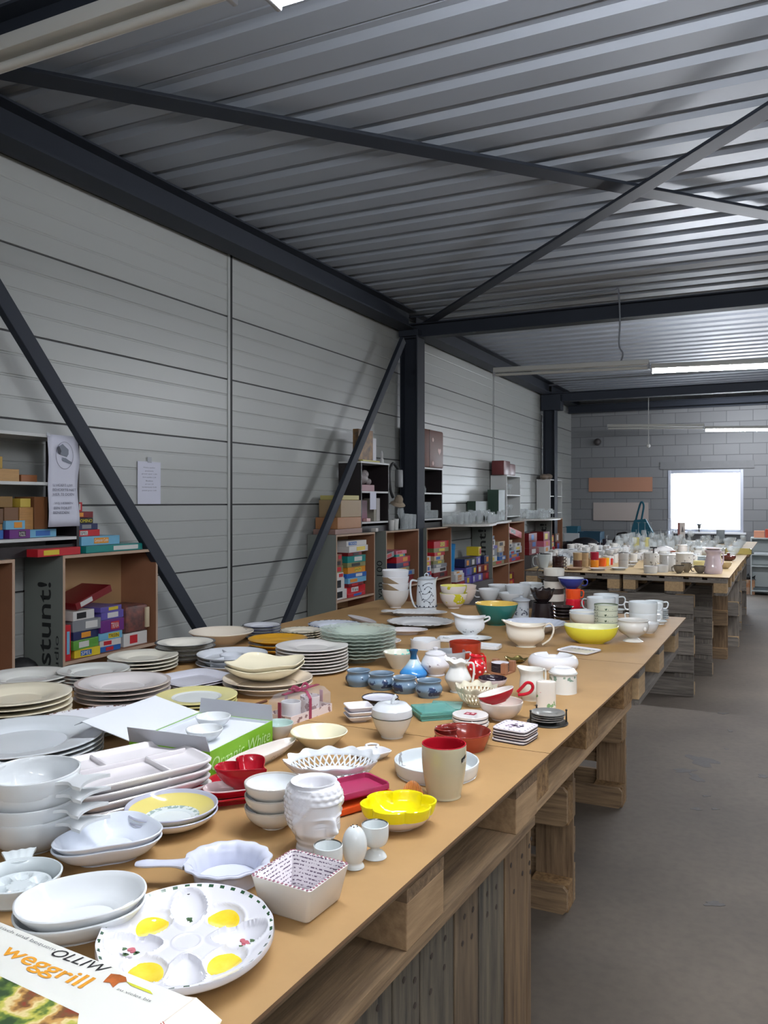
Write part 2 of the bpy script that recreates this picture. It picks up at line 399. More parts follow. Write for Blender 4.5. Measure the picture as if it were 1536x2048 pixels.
batten((.40, 1.69, z), (1.90, 1.69, z), 'added lit strip lamp further right over the aisle, out of the picture', True)  # unseen batten, added to carry the near row on for more light
p0 = onY(988, 745, 8.0); p1 = onY(1298, 729, 8.0); batten(p0, p1, 'unlit strip lamp hanging in the middle beside the lit one', False)
p0 = onY(1303, 738, 7.98); p1 = onY(1545, 727, 7.98); p1 = p0+(p1-p0).normalized()*1.5; batten(p0, p1, 'long lit strip lamp hanging at the right, nearer of the two', True, mt=tube2)
batten(p1+Vector((.05,0,0)), p1+Vector((1.55,0,0)), 'added lit strip lamp further right in the middle row, out of the picture', True, mt=tube2)  # added out of view, the middle row carried on for more light
p0 = onY(1215, 854, 14.6); p1 = onY(1408, 853, 14.6); batten(p0, p1, 'small unlit strip lamp in front of the far block wall', False)
p0 = onY(1410, 858, 14.58); p1 = onY(1560, 857, 14.58); p1 = p0+(p1-p0).normalized()*1.5; batten(p0, p1, 'small lit strip lamp in front of the far block wall', True, mt=tube2)
for X, Y in ((3.2, 1.8), (3.2, 8.0), (-.5, -1.6), (1.6, -1.6)):  # unseen fill lamps, added to the right and behind the camera
    batten((X, Y, z), (X+1.5, Y, z), 'added lit strip lamp out of the picture', True, group='added strip lamps out of the picture')
# supply cable of the middle lamp
cable = mat('grey_cable', (120,124,130), .5)
q0 = onY(1236, 578, 7.9); q1 = onY(1240, 640, 7.93); q2 = onY(1238, 690, 7.95); q3 = onY(1246, 708, 7.97); q4 = onY(1238, 730, 7.99)
qa = onZ(760, 628, CZ-.012)
pts = crom([tuple(onY(1000, 612, 7.9)), tuple(onY(1150, 592, 7.9)), tuple(onY(1225, 581, 7.9)), tuple(q0), tuple(q1), tuple(q2), tuple(q3), tuple(q4)], 5)
tag(obj('power_cable', MB().tube(pts, .008, 6), cable), 'grey cable running along the ceiling and dropping to the middle lamp', 'cable')
# rod, sensor and far things
m = MB(); a = onY(1297, 845, 14.6); m.tube([(a.x, a.y, 3.5), (a.x, a.y, 2.80)], .006, 6); c = onY(1297, 888, 14.6); m.tube([(a.x,a.y,2.82),(c.x,c.y,c.z)], .006, 6); m.sphere((c.x,c.y,c.z-.03), .035, 10, 8)
tag(obj('hanging_switch', m, mat('switch_white',(210,210,206),.4)), 'small pale pull switch hanging beneath the far unlit lamp', 'switch')
m = MB(); c = onY(1195, 884, 16.02); m.sphere(c, .07, 12, 8); m.tube([(c.x,c.y,c.z),(c.x-.02,16.1,c.z+.03)], .03, 8)
tag(obj('alarm_beacon', m, mat('beacon_dark',(70,66,66),.4)), 'small dark round sensor on the far block wall', 'sensor')
# ---------------------------------------------------------------- pallets
wdX = mat('pallet_wood_x', (168,140,106), .75, var=.4, vs=5, vstretch=(1,14,14), col2=(112,90,68), bump=.25, rand=.3)
wdY = mat('pallet_wood_y', (164,136,104), .75, var=.4, vs=5, vstretch=(14,1,14), col2=(108,86,64), bump=.25, rand=.3)
gdX = mat('grey_wood_x', (140,132,122), .8, var=.4, vs=5, vstretch=(1,14,14), col2=(92,86,80), bump=.25, rand=.25)
gdY = mat('grey_wood_y', (140,132,122), .8, var=.4, vs=5, vstretch=(14,1,14), col2=(92,86,80), bump=.25, rand=.25)
chip = mat('chip_block', (168,134,92), .85, var=.45, vs=60, col2=(104,78,50), bump=.5, rand=.15)
blk = mat('solid_block', (188,158,118), .75, var=.3, vs=9, vstretch=(1,8,8), rand=.2)
def make_pallet(mx_, my_, mb_):
    """lies flat, 1.2 m along x, 0.8 m along y, origin at the middle of its underside"""
    t = empty('euro_pallet')
    for y, wd in ((-.35,.1),(0,.145),(.35,.1)):
        o = obj('skid_board', MB().prism([(-.6,-wd/2+.015),(-.585,-wd/2),(.585,-wd/2),(.6,-wd/2+.015),(.6,wd/2-.015),(.585,wd/2),(-.585,wd/2),(-.6,wd/2-.015)], 0, .022), mx_, t, (0,y,0), smooth=False)
        for x in (-.5275, 0, .5275):
            obj('block', MB().box(-.0725,.0725,-wd/2,wd/2,.022,.1, bev=.002), mb_, t, (x,y,0), smooth=False)
    for x in (-.5275, 0, .5275): obj('stringer_board', MB().box(-.0725,.0725,-.4,.4,.1,.122), my_, t, (x,0,0), smooth=False)
    for y, wd in ((-.3275,.145),(-.165,.1),(0,.145),(.165,.1),(.3275,.145)):
        obj('deck_board', MB().box(-.6,.6,-wd/2,wd/2,.122,.144, bev=.002), mx_, t, (0,y,0), smooth=False)
    return t
palA = make_pallet(wdX, wdY, chip); palG = make_pallet(gdX, gdY, blk); palW = make_pallet(wdX, wdY, mat('plain_block', (176,146,110), .75, var=.3, vs=7, vstretch=(1,8,8), col2=(140,112,82), bump=.2))
used = {}
def pallet(src, loc, rot, label, group=None):
    if src.name in used: o = copy_tree(src, loc=loc, rot=rot)
    else: o = src; used[src.name] = 1; o.location = loc; o.rotation_euler = rot
    o['label'] = label; o['category'] = 'pallet'; o.pop('group', None) if 'group' in o else None
    if group: o['group'] = group
    return o
HP = PI/2
def edgeX(Y):  # right edge of the near table
    for (y0, x0), (y1, x1) in (((-2,-.69),(.69,-.556)),((.69,-.556),(1.89,-.50)),((1.89,-.50),(3.09,-.456)),((3.09,-.456),(6,-.43))):
        if Y <= y1: return x0+(x1-x0)*(Y-y0)/(y1-y0)
    return -.43
# near table: two rows of flat pallets at 0.80 .. 0.944 m
words = ['nearest the camera', 'second along', 'third along', 'at the far end']
for i, yc in enumerate((.09, 1.30, 2.51, 3.72)):
    a = math.atan2(edgeX(max(yc,1.3)+.6)-edgeX(max(yc,1.3)-.6), 1.2)
    src = palG if i == 3 else (palW if i < 2 else palA)
    pallet(src, (edgeX(yc)-.412-(.02 if i == 2 else 0), yc, .80), (0,0,HP-a), 'flat wooden pallet carrying the near table, right row, '+words[i])
    pallet(src, (-1.78, yc, .80), (0,0,HP), 'flat wooden pallet under the near table top, left row, '+words[i])
# standing pallets carrying it, skids towards the camera
def standing(src, xr, y, label, flip=False):
    """stands on its long side, length along world X (right end at xr), skid face towards -Y"""
    # local z (thickness) -> -Y flipped; local y -> up
    R = Matrix(((1,0,0),(0,0,1),(0,1,0))).transposed()
    rot = (HP, 0, 0) if not flip else (-HP, 0, 0)
    return pallet(src, (xr-.6, y if not flip else y, .4), rot, label)
# rotation (+90 about X): local z -> -Y ; local y -> +Z   => underside faces +Y, deck faces -Y
# rotation (-90 about X): local z -> +Y ; underside (skids) faces -Y
standing(palA, -.72, 3.06, 'upright pallet leg under the near table with its angled foot, nearest to the aisle', True)
standing(palA, -.72, 4.24, 'upright pallet leg under the far end of the near table', True)
# pallet standing along the aisle under the nearest table part: vertical boards
def boardpanel(yc, label):
    t = empty('wooden_pallet', (edgeX(yc)-.035, yc, 0), -math.atan2(edgeX(yc+.6)-edgeX(yc-.6), 1.2), label=label, cat='pallet')
    r = random.Random(int(yc*10)+5); y = -.6; mts = [mat('board_wood_%d' % i, c, .75, var=.5, vs=4, vstretch=(12,12,1), col2=c2, bump=.3) for i, (c, c2) in enumerate((((132,108,80),(84,66,48)),((120,102,80),(66,56,46)),((146,112,74),(92,64,40)),((112,102,86),(56,54,50))))]
    while y < .595:
        wd = min(r.choice((.145,.10,.145,.12)), .6-y)
        if wd > .02:
            nm = MB().box(-.011,.011,0,wd-.005,.005,.797, bev=.002)
            for zz in (.05,.10,.70,.755):
                for q in (.3,.7):
                    c = Vector((.0112, wd*q+r.uniform(-.01,.01), zz+r.uniform(-.012,.012)))
                    nm.tube([c-Vector((.002,0,0)), c+Vector((.0008,0,0))], .0055, 7, mi=1)
            obj('deck_board', nm, [r.choice(mts), mat('rusty_nail',(58,48,42),.6)], t, (r.uniform(-.002,.002), y, 0), smooth=False)
        y += wd
    for z in (.05,.40,.75): obj('rail', MB().box(-.12,-.013,-.6,.6,z-.045,z+.045), wdY, t, smooth=False)
boardpanel(1.28, 'upright pallet of vertical weathered boards under the near table, beside the aisle')
boardpanel(.06, 'upright pallet of vertical boards under the near table at the bottom edge')
# hardboard sheets
hb = mat('hardboard_tan', (172,136,88), .62, var=.10, vs=5, col2=(160,125,80), bump=.04)
hbe = mat('hardboard_edge', (120,92,66), .8)
ys = (-.65, .705, 1.93, 3.14, 4.50); nm = ['nearest the camera', 'second, with the tall mug', 'third, with the blue pots', 'farthest, with the coffee pot']
for i in range(4):
    m = MB(); y0, y1 = ys[i]+.0015, ys[i+1]-.0015; xr = [(edgeX(y), y) for y in (y0, (y0+y1)/2, y1)]
    m.prism([(-2.21, y0), (xr[0][0]+.004, y0), (xr[1][0]+.004, xr[1][1]), (xr[2][0]+.004, y1), (-2.21, y1)], .944, TZ, mi=1, mitop=0)
    tag(obj('hardboard_sheet', m, [hb, hbe], smooth=False), 'tan hardboard sheet covering the near table, '+nm[i], 'table top')
# ---------------------------------------------------------------- far table
fY0, fY1 = 7.0, 13.4
fl = ['first', 'second', 'third', 'fourth', 'fifth']
for i in range(5):
    yc = fY0+.62+i*1.21
    pallet(palG, (-.79+.03*rnd.random(), yc, .80), (0,0,HP), 'flat grey pallet carrying the far table, right row, %s from its near end' % fl[i])
    pallet(palG, (-1.61, yc, .80), (0,0,HP), 'flat grey pallet carrying the far table, left row, %s from its near end' % fl[i])
standing(palG, -.62, 7.06, 'upright grey pallet with horizontal boards at the near end of the far table')
for k, (xr, yy, l, s_) in enumerate(((-.545, 7.95, 'second upright grey pallet leg of the far table, at the aisle', palG), (-.47, 8.7, 'brown upright pallet leg of the far table, third from its near end', palA), (-.40, 9.5, 'fourth upright pallet leg of the far table, dark and weathered', palG), (-.42, 10.7, 'fifth upright pallet leg of the far table', palG), (-.42, 12.2, 'last upright pallet leg of the far table', palG))):
    standing(s_, xr, yy, l, k != 0)
hb2 = mat('hardboard_tan_far', (188,164,124), .6, var=.08, vs=4)
for i, (a, b_) in enumerate(((7.0,9.15),(9.15,11.3),(11.3,13.4))):
    m = MB().prism([(-2.02,a+.002),(-.362+.02*i,a+.002),(-.345+.02*i,b_-.002),(-2.02,b_-.002)], .944, TZ, mi=1, mitop=0)
    tag(obj('hardboard_sheet', m, [hb2, hbe], smooth=False), 'tan hardboard sheet on the far table, %s' % ('near part under the mugs','middle part under the glassware','back part before the window')[i], 'table top')
# far wall boards
tag(obj('wall_board', MB().box(-3.353,-2.168,16.075,16.098,1.74,2.01, bev=.002), mat('brown_board',(168,122,98),.6), smooth=False), 'long brown board fixed on the far block wall', 'board')
tag(obj('wall_board', MB().box(-3.266,-2.24,16.075,16.098,1.185,1.53, bev=.002), mat('grey_pink_board',(170,160,154),.6), smooth=False), 'pale greyish board on the far block wall below the brown one', 'board')
# ================================================================ crockery library
def attach(o, parent): o.parent = parent; o.matrix_parent_inverse = parent.matrix_basis.inverted(); return o
def spot(cx, yf, rbpx, z=TZ):
    s0 = (CAMH-z)/(yf-1003); return F(cx, yf, rbpx*s0, z)
def vr(cx): return YAW-math.atan((cx-768)/FPX)      # rotation that turns local -y towards the camera
PROF = {
 'plate': [(0,0),(.5,0),(.56,.12),(.66,.5),(.8,.72),(1,1)],
 'flat': [(0,0),(.62,0),(.68,.2),(.8,.6),(1,1)],
 'soup': [(0,0),(.42,0),(.47,.1),(.62,.55),(.74,.82),(1,1)],
 'coupe': [(0,0),(.5,0),(.55,.08),(.8,.42),(1,1)],
 'bowl': [(0,0),(.40,0),(.44,.04),(.70,.30),(.90,.66),(1,1)],
 'deep': [(0,0),(.46,0),(.50,.04),(.74,.22),(.92,.55),(1,1)],
 'cereal': [(0,0),(.40,0),(.42,.06),(.66,.24),(.88,.55),(.97,.82),(1,1)],
 'straight': [(0,0),(.86,0),(.93,.06),(.97,.3),(1,1)],
 'cyl': [(0,0),(.93,0),(.99,.05),(1,.3),(1,1)],
 'cone': [(0,0),(.42,0),(.47,.04),(.74,.5),(1,1)],
 'dish': [(0,0),(.72,0),(.80,.10),(.93,.6),(1,1)],
}
def pr(kind, R, H): return [(r*R, z*H) for r, z in PROF[kind]]
def dishmesh(kind, R, H, t, n=44, fn=None, mr=None, k=3):
    P = pr(kind, R, H) if isinstance(kind, str) else kind
    return MB().lathe(shell(P, t, k, 0, 1, mr), n, fn)
def dish(name, cat, label, loc, kind, R, H, col, t=.003, inner=None, rim=None, fn=None, rz=0, n=44, group=None, rough=.12, k=3, rot=None):
    mo = col if not isinstance(col, tuple) else cer(col, rough)
    mi = mo if inner is None else (cer(inner, rough) if isinstance(inner, tuple) else inner)
    ms = [mo, mi]
    if rim is not None: ms.append(cer(rim, rough) if isinstance(rim, tuple) else rim)
    o = obj(name, dishmesh(kind, R, H, t, n, fn, 2 if rim is not None else None, k), ms, None, loc, rz, rot=rot)
    return tag(o, label, cat, group)
def pile(name, cat, desc, where, q, n, dz, maker, group=None, jit=.002, rz=None, tilt=0.0):
    """n copies stacked; maker(label) builds one at the origin"""
    first = maker(); r = random.Random(int(abs(q.x)*1e4)); out = []
    for i in range(n):
        o = first if i == 0 else copy_tree(first)
        o.location = (q.x+r.uniform(-jit,jit), q.y+r.uniform(-jit,jit), q.z+i*dz)
        a = r.uniform(-.06,.06) if rz is None else rz+r.uniform(-.02,.02)
        o.rotation_euler = (tilt*i*.3, 0, a)
        o['label'] = '%s, %s %s' % (desc, ordn(i, n), where); o['category'] = cat; o['group'] = group or (desc+' stack')
        out.append(o)
    return out
def rstack(cx, yf, rbpx, wpx, yr, n, dzpx, kind, col, name, cat, desc, where, t=.003, z=TZ, **kw):
    """stack of round things measured in the photograph: base front, top rim centre and width"""
    q, s = spot(cx, yf, rbpx, z); H = (1003+(CAMH-z)/s-yr)*s-(n-1)*dzpx*s; R = wpx/2*s
    jit = kw.pop('jit', .0015); rz = kw.pop('rz', None)
    return pile(name, cat, desc, where, q, n, dzpx*s, lambda: dish(name, cat, None, (0,0,0), kind, R, max(H,.008), col, t, **kw), jit=jit, rz=rz)
def rdish(cx, yf, rbpx, wpx, yr, kind, col, name, cat, label, t=.003, z=TZ, **kw):
    q, s = spot(cx, yf, rbpx, z); H = (1003+(CAMH-z)/s-yr)*s
    return dish(name, cat, label, q, kind, wpx/2*s, max(H,.006), col, t, **kw)
def handle(parent, pts, r, m, flat=1.0, name='handle', n=8, k=5):
    return obj(name, MB().tube(crom(pts, k), r, n, flat=flat), m, parent)
def cuphandle(R, z0, z1, out, ang=0, r=.004):
    c, s_ = math.cos(ang), math.sin(ang)
    P = [(R-.002, z1), (R+out*.75, z1+.002), (R+out, (z0+z1)/2+.006), (R+out*.7, z0+.002), (R-.004, z0)]
    return [(a*c, a*s_, z) for a, z in P]
def printed(name, base, ink, scale=40, thr=.62, zlo=None, zhi=None, rough=.14, ink2=None):
    """glaze with small printed sprigs, optionally only in a band of object z"""
    if name in MATS: return MATS[name]
    m = mat(name, base, rough, coat=.15); nt = m.node_tree; b = nt.nodes['Principled BSDF']; L = nt.links
    tc = nt.nodes.new('ShaderNodeTexCoord'); n = nt.nodes.new('ShaderNodeTexNoise'); n.inputs['Scale'].default_value = scale; n.inputs['Detail'].default_value = 3
    L.new(tc.outputs['Object'], n.inputs['Vector'])
    g = nt.nodes.new('ShaderNodeMath'); g.operation = 'GREATER_THAN'; g.inputs[1].default_value = thr; L.new(n.outputs['Fac'], g.inputs[0]); fac = g.outputs[0]
    if zlo is not None:
        sp = nt.nodes.new('ShaderNodeSeparateXYZ'); L.new(tc.outputs['Object'], sp.inputs[0])
        for op, v in (('GREATER_THAN', zlo), ('LESS_THAN', zhi)):
            h = nt.nodes.new('ShaderNodeMath'); h.operation = op; h.inputs[1].default_value = v; L.new(sp.outputs['Z'], h.inputs[0])
            k = nt.nodes.new('ShaderNodeMath'); k.operation = 'MULTIPLY'; L.new(fac, k.inputs[0]); L.new(h.outputs[0], k.inputs[1]); fac = k.outputs[0]
    mx = nt.nodes.new('ShaderNodeMixRGB'); mx.inputs[1].default_value = (*lin(base),1); mx.inputs[2].default_value = (*lin(ink),1)
    if ink2:
        n2 = nt.nodes.new('ShaderNodeTexNoise'); n2.inputs['Scale'].default_value = scale*.8; L.new(tc.outputs['Object'], n2.inputs['Vector'])
        g2 = nt.nodes.new('ShaderNodeMath'); g2.operation = 'GREATER_THAN'; g2.inputs[1].default_value = .52; L.new(n2.outputs['Fac'], g2.inputs[0])
        m2 = nt.nodes.new('ShaderNodeMixRGB'); m2.inputs[1].default_value = (*lin(ink),1); m2.inputs[2].default_value = (*lin(ink2),1); L.new(g2.outputs[0], m2.inputs[0]); L.new(m2.outputs[0], mx.inputs[2])
    L.new(fac, mx.inputs[0]); L.new(mx.outputs[0], b.inputs['Base Color']); return m
def text_fit(s, O, X, Y, m, parent=None, name='lettering', lift=.0006, shear=0.0, bold=0.0, label=None):
    cu = bpy.data.curves.new('lettering', 'FONT'); cu.body = s; cu.size = 1; cu.resolution_u = 3; cu.shear = shear; cu.offset = bold; cu.align_x = 'CENTER'
    t = bpy.data.objects.new('t', cu); COL.objects.link(t)
    dg = bpy.context.evaluated_depsgraph_get(); me = bpy.data.meshes.new_from_object(t.evaluated_get(dg)); bpy.data.objects.remove(t)
    xs = [v.co.x for v in me.vertices]; ys = [v.co.y for v in me.vertices]; x0, x1, y0, y1 = min(xs), max(xs), min(ys), max(ys)
    O, X, Y = Vector(O), Vector(X), Vector(Y); N = X.cross(Y).normalized()*lift
    for v in me.vertices: v.co = O+X*((v.co.x-x0)/(x1-x0))+Y*((v.co.y-y0)/(y1-y0))+N
    me.materials.clear(); me.materials.append(m); me.name = name
    o = bpy.data.objects.new(name, me); COL.objects.link(o)
    if parent: attach(o, parent)
    if label: o['label'] = label
    return o
glassg = mat('greenish_glass', (206,220,208), .06, alpha=.42, spec=.9)
# ================================================================ near table, front part
W1 = (222,226,228); CREAM = (232,226,206); GREYW = (212,216,222); LAV = (206,208,222)
# --- grill box sealed in plastic, bottom left corner
zt = TZ+.05
A = onZ(418, 2008, zt); B = onZ(0, 1842, zt); u = (A-B).normalized(); v = Vector((-u.y, u.x, 0)); v = v if v.dot(ray(300,1900)) > 0 else -v
bx = empty('grill_carton', A-u*.3-v*.1-Vector((0,0,.05)), label='white printed grill carton with food photo at the bottom left corner', cat='carton')
O = A-v*.26-u*.62
M = basis(O-Vector((0,0,.0495)), u, v)
cart = mat('carton_white', (222,222,214), .4)
attach(obj('carton', MB().box(0, .60, 0, .26, 0, .0495, M=M, bev=.003), cart, smooth=True), bx)
# side flap with red text, under clear film
m = MB(); pA = O+u*.60; 
vs = [pA+v*.262, pA+v*.27+u*.03+Vector((0,0,-.02)), pA+v*.20+u*.045+Vector((0,0,-.045)), pA+u*.04+Vector((0,0,-.045)), pA-v*.002]
fb = [m.bm.verts.new(x) for x in vs]; fb2 = [m.bm.verts.new(x-u*.02+Vector((0,0,-.004))) for x in vs]
m.face(fb); m.face(fb2[::-1])
for i in range(5): m.face([fb[i], fb2[i], fb2[(i+1)%5], fb[(i+1)%5]])
attach(obj('end_flap', m, mat('carton_pinkish', (232,222,206), .3), smooth=False), bx)
def onbox(px_, py_): return onZ(px_, py_, zt)
orange = mat('print_orange', (228,158,48), .4); grey_ink = mat('print_grey', (120,124,124), .5); blackink = mat('ink_black', (34,34,36), .5)
def boxtext(s, pa, pb, h, m_, shear=0, bold=0):
    a, b_ = onbox(*pa), onbox(*pb); text_fit(s, a, b_-a, v*h, m_, bx, shear=shear, bold=bold)
boxtext('weggrill', (-14,1912), (150,1985), .030, orange, bold=.012)
boxtext('praktisch und bequem', (-30,1847), (106,1904), .0065, grey_ink)
boxtext('OLLIW', (98,1910), (205,1948), .015, blackink, shear=.2)
boxtext('zu vieles bis', (232,1980), (300,2005), .004, grey_ink)
lime = mat('print_lime', (206,206,60), .4)
def boxpoly(pxs, m_, name, lift=.0005):
    mb = MB(); vv = [mb.bm.verts.new(onbox(*p)+Vector((0,0,lift))) for p in pxs]; mb.face(vv); o = obj(name, mb, m_, smooth=False); attach(o, bx); return o
boxpoly([(252,1963),(300,1982),(306,1990),(262,1972)], lime, 'logo_patch')
leaf = mat('print_rust', (200,110,50), .4, var=.5, vs=60)
boxpoly([(212,1958),(222,1948),(240,1950),(252,1955),(254,1964),(238,1966),(226,1976),(220,1966),(206,1965)], leaf, 'printed_leaf')
fd = bpy.data.materials.new('printed_food'); fd.use_nodes = True; nt = fd.node_tree; b = nt.nodes['Principled BSDF']
tc = nt.nodes.new('ShaderNodeTexCoord'); vo = nt.nodes.new('ShaderNodeTexVoronoi'); vo.inputs['Scale'].default_value = 58; ns = nt.nodes.new('ShaderNodeTexNoise'); ns.inputs['Scale'].default_value = 17
ad = nt.nodes.new('ShaderNodeVectorMath'); ad.operation = 'MULTIPLY_ADD'; ad.inputs[1].default_value = (.02,.02,.02)
nt.links.new(tc.outputs['Object'], ns.inputs['Vector']); nt.links.new(ns.outputs['Color'], ad.inputs[0]); nt.links.new(tc.outputs['Object'], ad.inputs[2]); nt.links.new(ad.outputs[0], vo.inputs['Vector'])
sep = nt.nodes.new('ShaderNodeSeparateColor'); nt.links.new(vo.outputs['Color'], sep.inputs[0])
rp = nt.nodes.new('ShaderNodeValToRGB'); rp.color_ramp.interpolation = 'EASE'; ns.inputs['Detail'].default_value = 4
cs = [(40,34,30),(84,46,36),(140,64,46),(120,84,52),(196,150,84),(226,206,150),(190,184,84),(96,120,56),(52,74,46)]
while len(rp.color_ramp.elements) < len(cs): rp.color_ramp.elements.new(.5)
for i, c in enumerate(cs): rp.color_ramp.elements[i].position = .32+.36*i/len(cs); rp.color_ramp.elements[i].color = (*lin(c),1)
nt.links.new(ns.outputs['Fac'], rp.inputs[0]); nt.links.new(rp.outputs[0], b.inputs['Base Color']); b.inputs['Roughness'].default_value = .35
e0 = onbox(-14, 1925)-v*.012; e1 = onbox(185, 2010)-v*.018
mb = MB(); vv = [mb.bm.verts.new(p+Vector((0,0,.0005))) for p in (e0-u*.1, e1, e1-v*.12+u*.12, e0-u*.1-v*.14)]; mb.face(vv)
attach(obj('food_picture', mb, fd, smooth=False), bx)
redt = mat('print_red', (178,80,70), .5)
for i in range(3):
    a = pA+u*(.006+.010*i)+v*.14+Vector((0,0,-.004-.0095*i)); text_fit(('Raclette grill','Gourmet party','fur zwei')[i], a, v*(.07-.01*i), -u*.006+Vector((0,0,.0055)), redt, bx, lift=.002)

# --- egg plate
q = onZ(374, 1883, TZ+.0165); q.z = TZ; s = depth(q)/FPX; R = 172*s; OV = 1.17
def eggz(t, r):
    k = r/R; x, y_ = k*math.cos(t), k*math.sin(t)
    z = .0165+.016*max(0, (k-.66)/.34)**1.6
    for j in range(4):
        a = PI/4+j*PI/2; dx = x*math.cos(a)+y_*math.sin(a)-.60; dy = -x*math.sin(a)+y_*math.cos(a)
        e = (dx/.215)**2+(dy/.285)**2
        if e < 1: z -= .009*(1-e)**.6
        elif e < 1.35: z += .0012*(1-(e-1)/.35)
        a = j*PI/2; dx = x*math.cos(a)+y_*math.sin(a)-.60; dy = -x*math.sin(a)+y_*math.cos(a)
        e = (dx/.33)**2+(dy/(.20+.12*(dx+.1)))**2
        if e < 1: z -= .012*(1-e)**.55
        elif e < 1.5: z += .003*(1-(e-1)/.5)
    e = k/.17
    if .85 < e < 1.1: z += .0012
    return z
m = MB(); N = 200; rings = [[(0,0,eggz(0,0))]]; nr = 90
for i in range(1, nr+1):
    r = R*i/nr; rings.append([(r*math.cos(2*PI*j/N)*(1+.006*math.sin(16*PI*j/N*2)*(i/nr)**6), r*math.sin(2*PI*j/N)*(1+(OV-1)*min(1,i/nr*3)), eggz(2*PI*j/N, r)) for j in range(N)])
for (k, dz) in ((1.01, .026), (.99, .0225), (.72, .004), (.66, 0), (0, 0)):
    rings.append([(R*k*math.cos(2*PI*j/N), R*k*math.sin(2*PI*j/N)*OV, dz) for j in range(N)] if k else [(0,0,.0)])
m.rings(rings)
for f in m.bm.faces:
    c = f.calc_center_median(); k = math.hypot(c.x, c.y/OV)/R; t = math.atan2(c.y/OV, c.x)
    if c.z < .0045 and k > .5 and False: continue
    for j in range(4):
        a = PI/4+j*PI/2; dx = (c.x*math.cos(a)+c.y*math.sin(a))/R-.60; dy = (-c.x*math.sin(a)+c.y*math.cos(a))/R
        pass
    if .955 < k < .985 and int((t+PI)*N/(2*PI)) % 5 < 2 and c.z > .026: f.material_index = 2
yolk = mat('yolk_glaze', (238,206,40), .08, var=.3, vs=28, col2=(250,226,90), coat=.4)
plate = tag(obj('egg_plate', m, [cer((226,226,232)), yolk, mat('leaf_green_print',(52,84,60),.2)], None, q, vr(376)-.03, ang=60), 'oval egg plate with yellow yolk ovals, flowers and green dashed rim', 'egg plate')
m_ = None
for j in range(4):
    a = PI/4+j*PI/2; mb = MB(); rr = [[(R*.60*math.cos(a), R*.60*math.sin(a)*OV, eggz(a, R*.60)+.0006)]]
    for i in range(1, 9):
        ring = []
        for k in range(40):
            t = 2*PI*k/40; dx = .60+.19*i/8*math.cos(t); dy = .215*i/8*math.sin(t)
            x, y_ = R*(dx*math.cos(a)-dy*math.sin(a)), R*(dx*math.sin(a)+dy*math.cos(a)); ring.append((x, y_*OV, eggz(math.atan2(y_, x), math.hypot(x, y_))+.0006-(.0012 if i == 8 else 0)))
        rr.append(ring)
    mb.rings(rr); o = obj('yolk_oval', mb, yolk, plate)
pink = mat('print_pink', (196,110,120), .25); green = mat('print_green', (84,112,78), .25)
def flower(px_, py_, sc_, parent, zz=TZ+.008, dark=False):
    p = onZ(px_, py_, zz); mb = MB(); r = random.Random(int(px_))
    for i in range(7):
        a = r.random()*6.28; d = r.uniform(0, .6)*sc_; rr = sc_*.36
        cx_, cy_ = p.x+d*math.cos(a), p.y+d*math.sin(a)
        mb.prism([(cx_+rr*math.cos(2*PI*k/9), cy_+rr*math.sin(2*PI*k/9)) for k in range(9)], zz+.0002*i, zz+.0012+.0002*i, mi=0 if not dark else 1)
    for i in range(5):
        a = r.random()*6.28; d = sc_*1.05; rr = sc_*.3
        cx_, cy_ = p.x+d*math.cos(a), p.y+d*math.sin(a)
        mb.prism([(cx_+rr*math.cos(2*PI*k/7)*(1.6 if k % 2 else .7), cy_+rr*math.sin(2*PI*k/7)) for k in range(7)], zz, zz+.001, mi=1)
    return attach(obj('printed_flower', mb, [pink, green], smooth=False), parent)
flower(489, 1886, .010, plate, TZ+.0135); flower(262, 1902, .010, plate, TZ+.0135); flower(378, 1841, .005, plate, TZ+.0175, True)
m = MB(); p = onZ(377, 1788, TZ+.0215); m.tube([p, p+Vector((0,0,.0015))], .0035, 12); attach(obj('hanging_hole', m, mat('dark_hole',(40,38,36),.7)), plate)

# --- two deep oval bowls
def oval(sx, n=2.0, lift=0): return squ(sx, 1.0, n, (lambda t, r: lift*math.cos(2*t)*(r*12)**2) if lift else None)
q, s = spot(160, 1892, 62); R = 103*s; H = (1003+.6/s-1800)*s-.014
pile('serving_bowl', 'bowl', 'deep white oval bowl with thin edge', 'of two left of egg plate', q, 2, .0125, lambda: dish('serving_bowl','bowl',None,(0,0,0), 'coupe', R, H+.006, W1, .0035, fn=squ(1.22, .98, 2.3), n=56), rz=vr(160)+.12)
# --- egg dish with a shell handle
q, s = spot(38, 1818, 62); R = 82*s
def dimple(t, r, z):
    x, y_ = r*math.cos(t), r*math.sin(t)
    if z > .010 and r < R*.8:
        for j in range(6):
            a = j*PI/3+.3; e = math.hypot(x-R*.48*math.cos(a), y_-R*.48*math.sin(a))/(R*.2)
            if e < 1: z -= .010*(1-e*e)**.7
    return (x, y_, z)
P = shell([(0,0),(R*.8,0),(R*.88,.012),(R,.03)], .004, 2)
P = P[:-1]+[(R*.8*k/14, .016) for k in range(13, 0, -1)]+[(0,.016)]
t_ = empty('egg_dish', q, vr(38), label='pale round egg dish with dimples and a fluted shell handle at the left edge', cat='egg dish')
obj('dish', MB().lathe(P, 64, dimple), cer((208,216,218)), t_)
m = MB(); rr = []
for i in range(9):
    k = i/8; y_ = R*.90+k*.034; wdt = .018+.008*k**1.5
    rr.append([( -wdt+2*wdt*j/20, y_, .029+.006*k+.0006*math.sin(j*PI/2.5)*k) for j in range(21)]+[( wdt-2*wdt*j/20, y_, .025+.006*k) for j in range(21)])
m.rings(rr, True, None, (True, True)); obj('handle', m, cer((208,216,218)), t_)
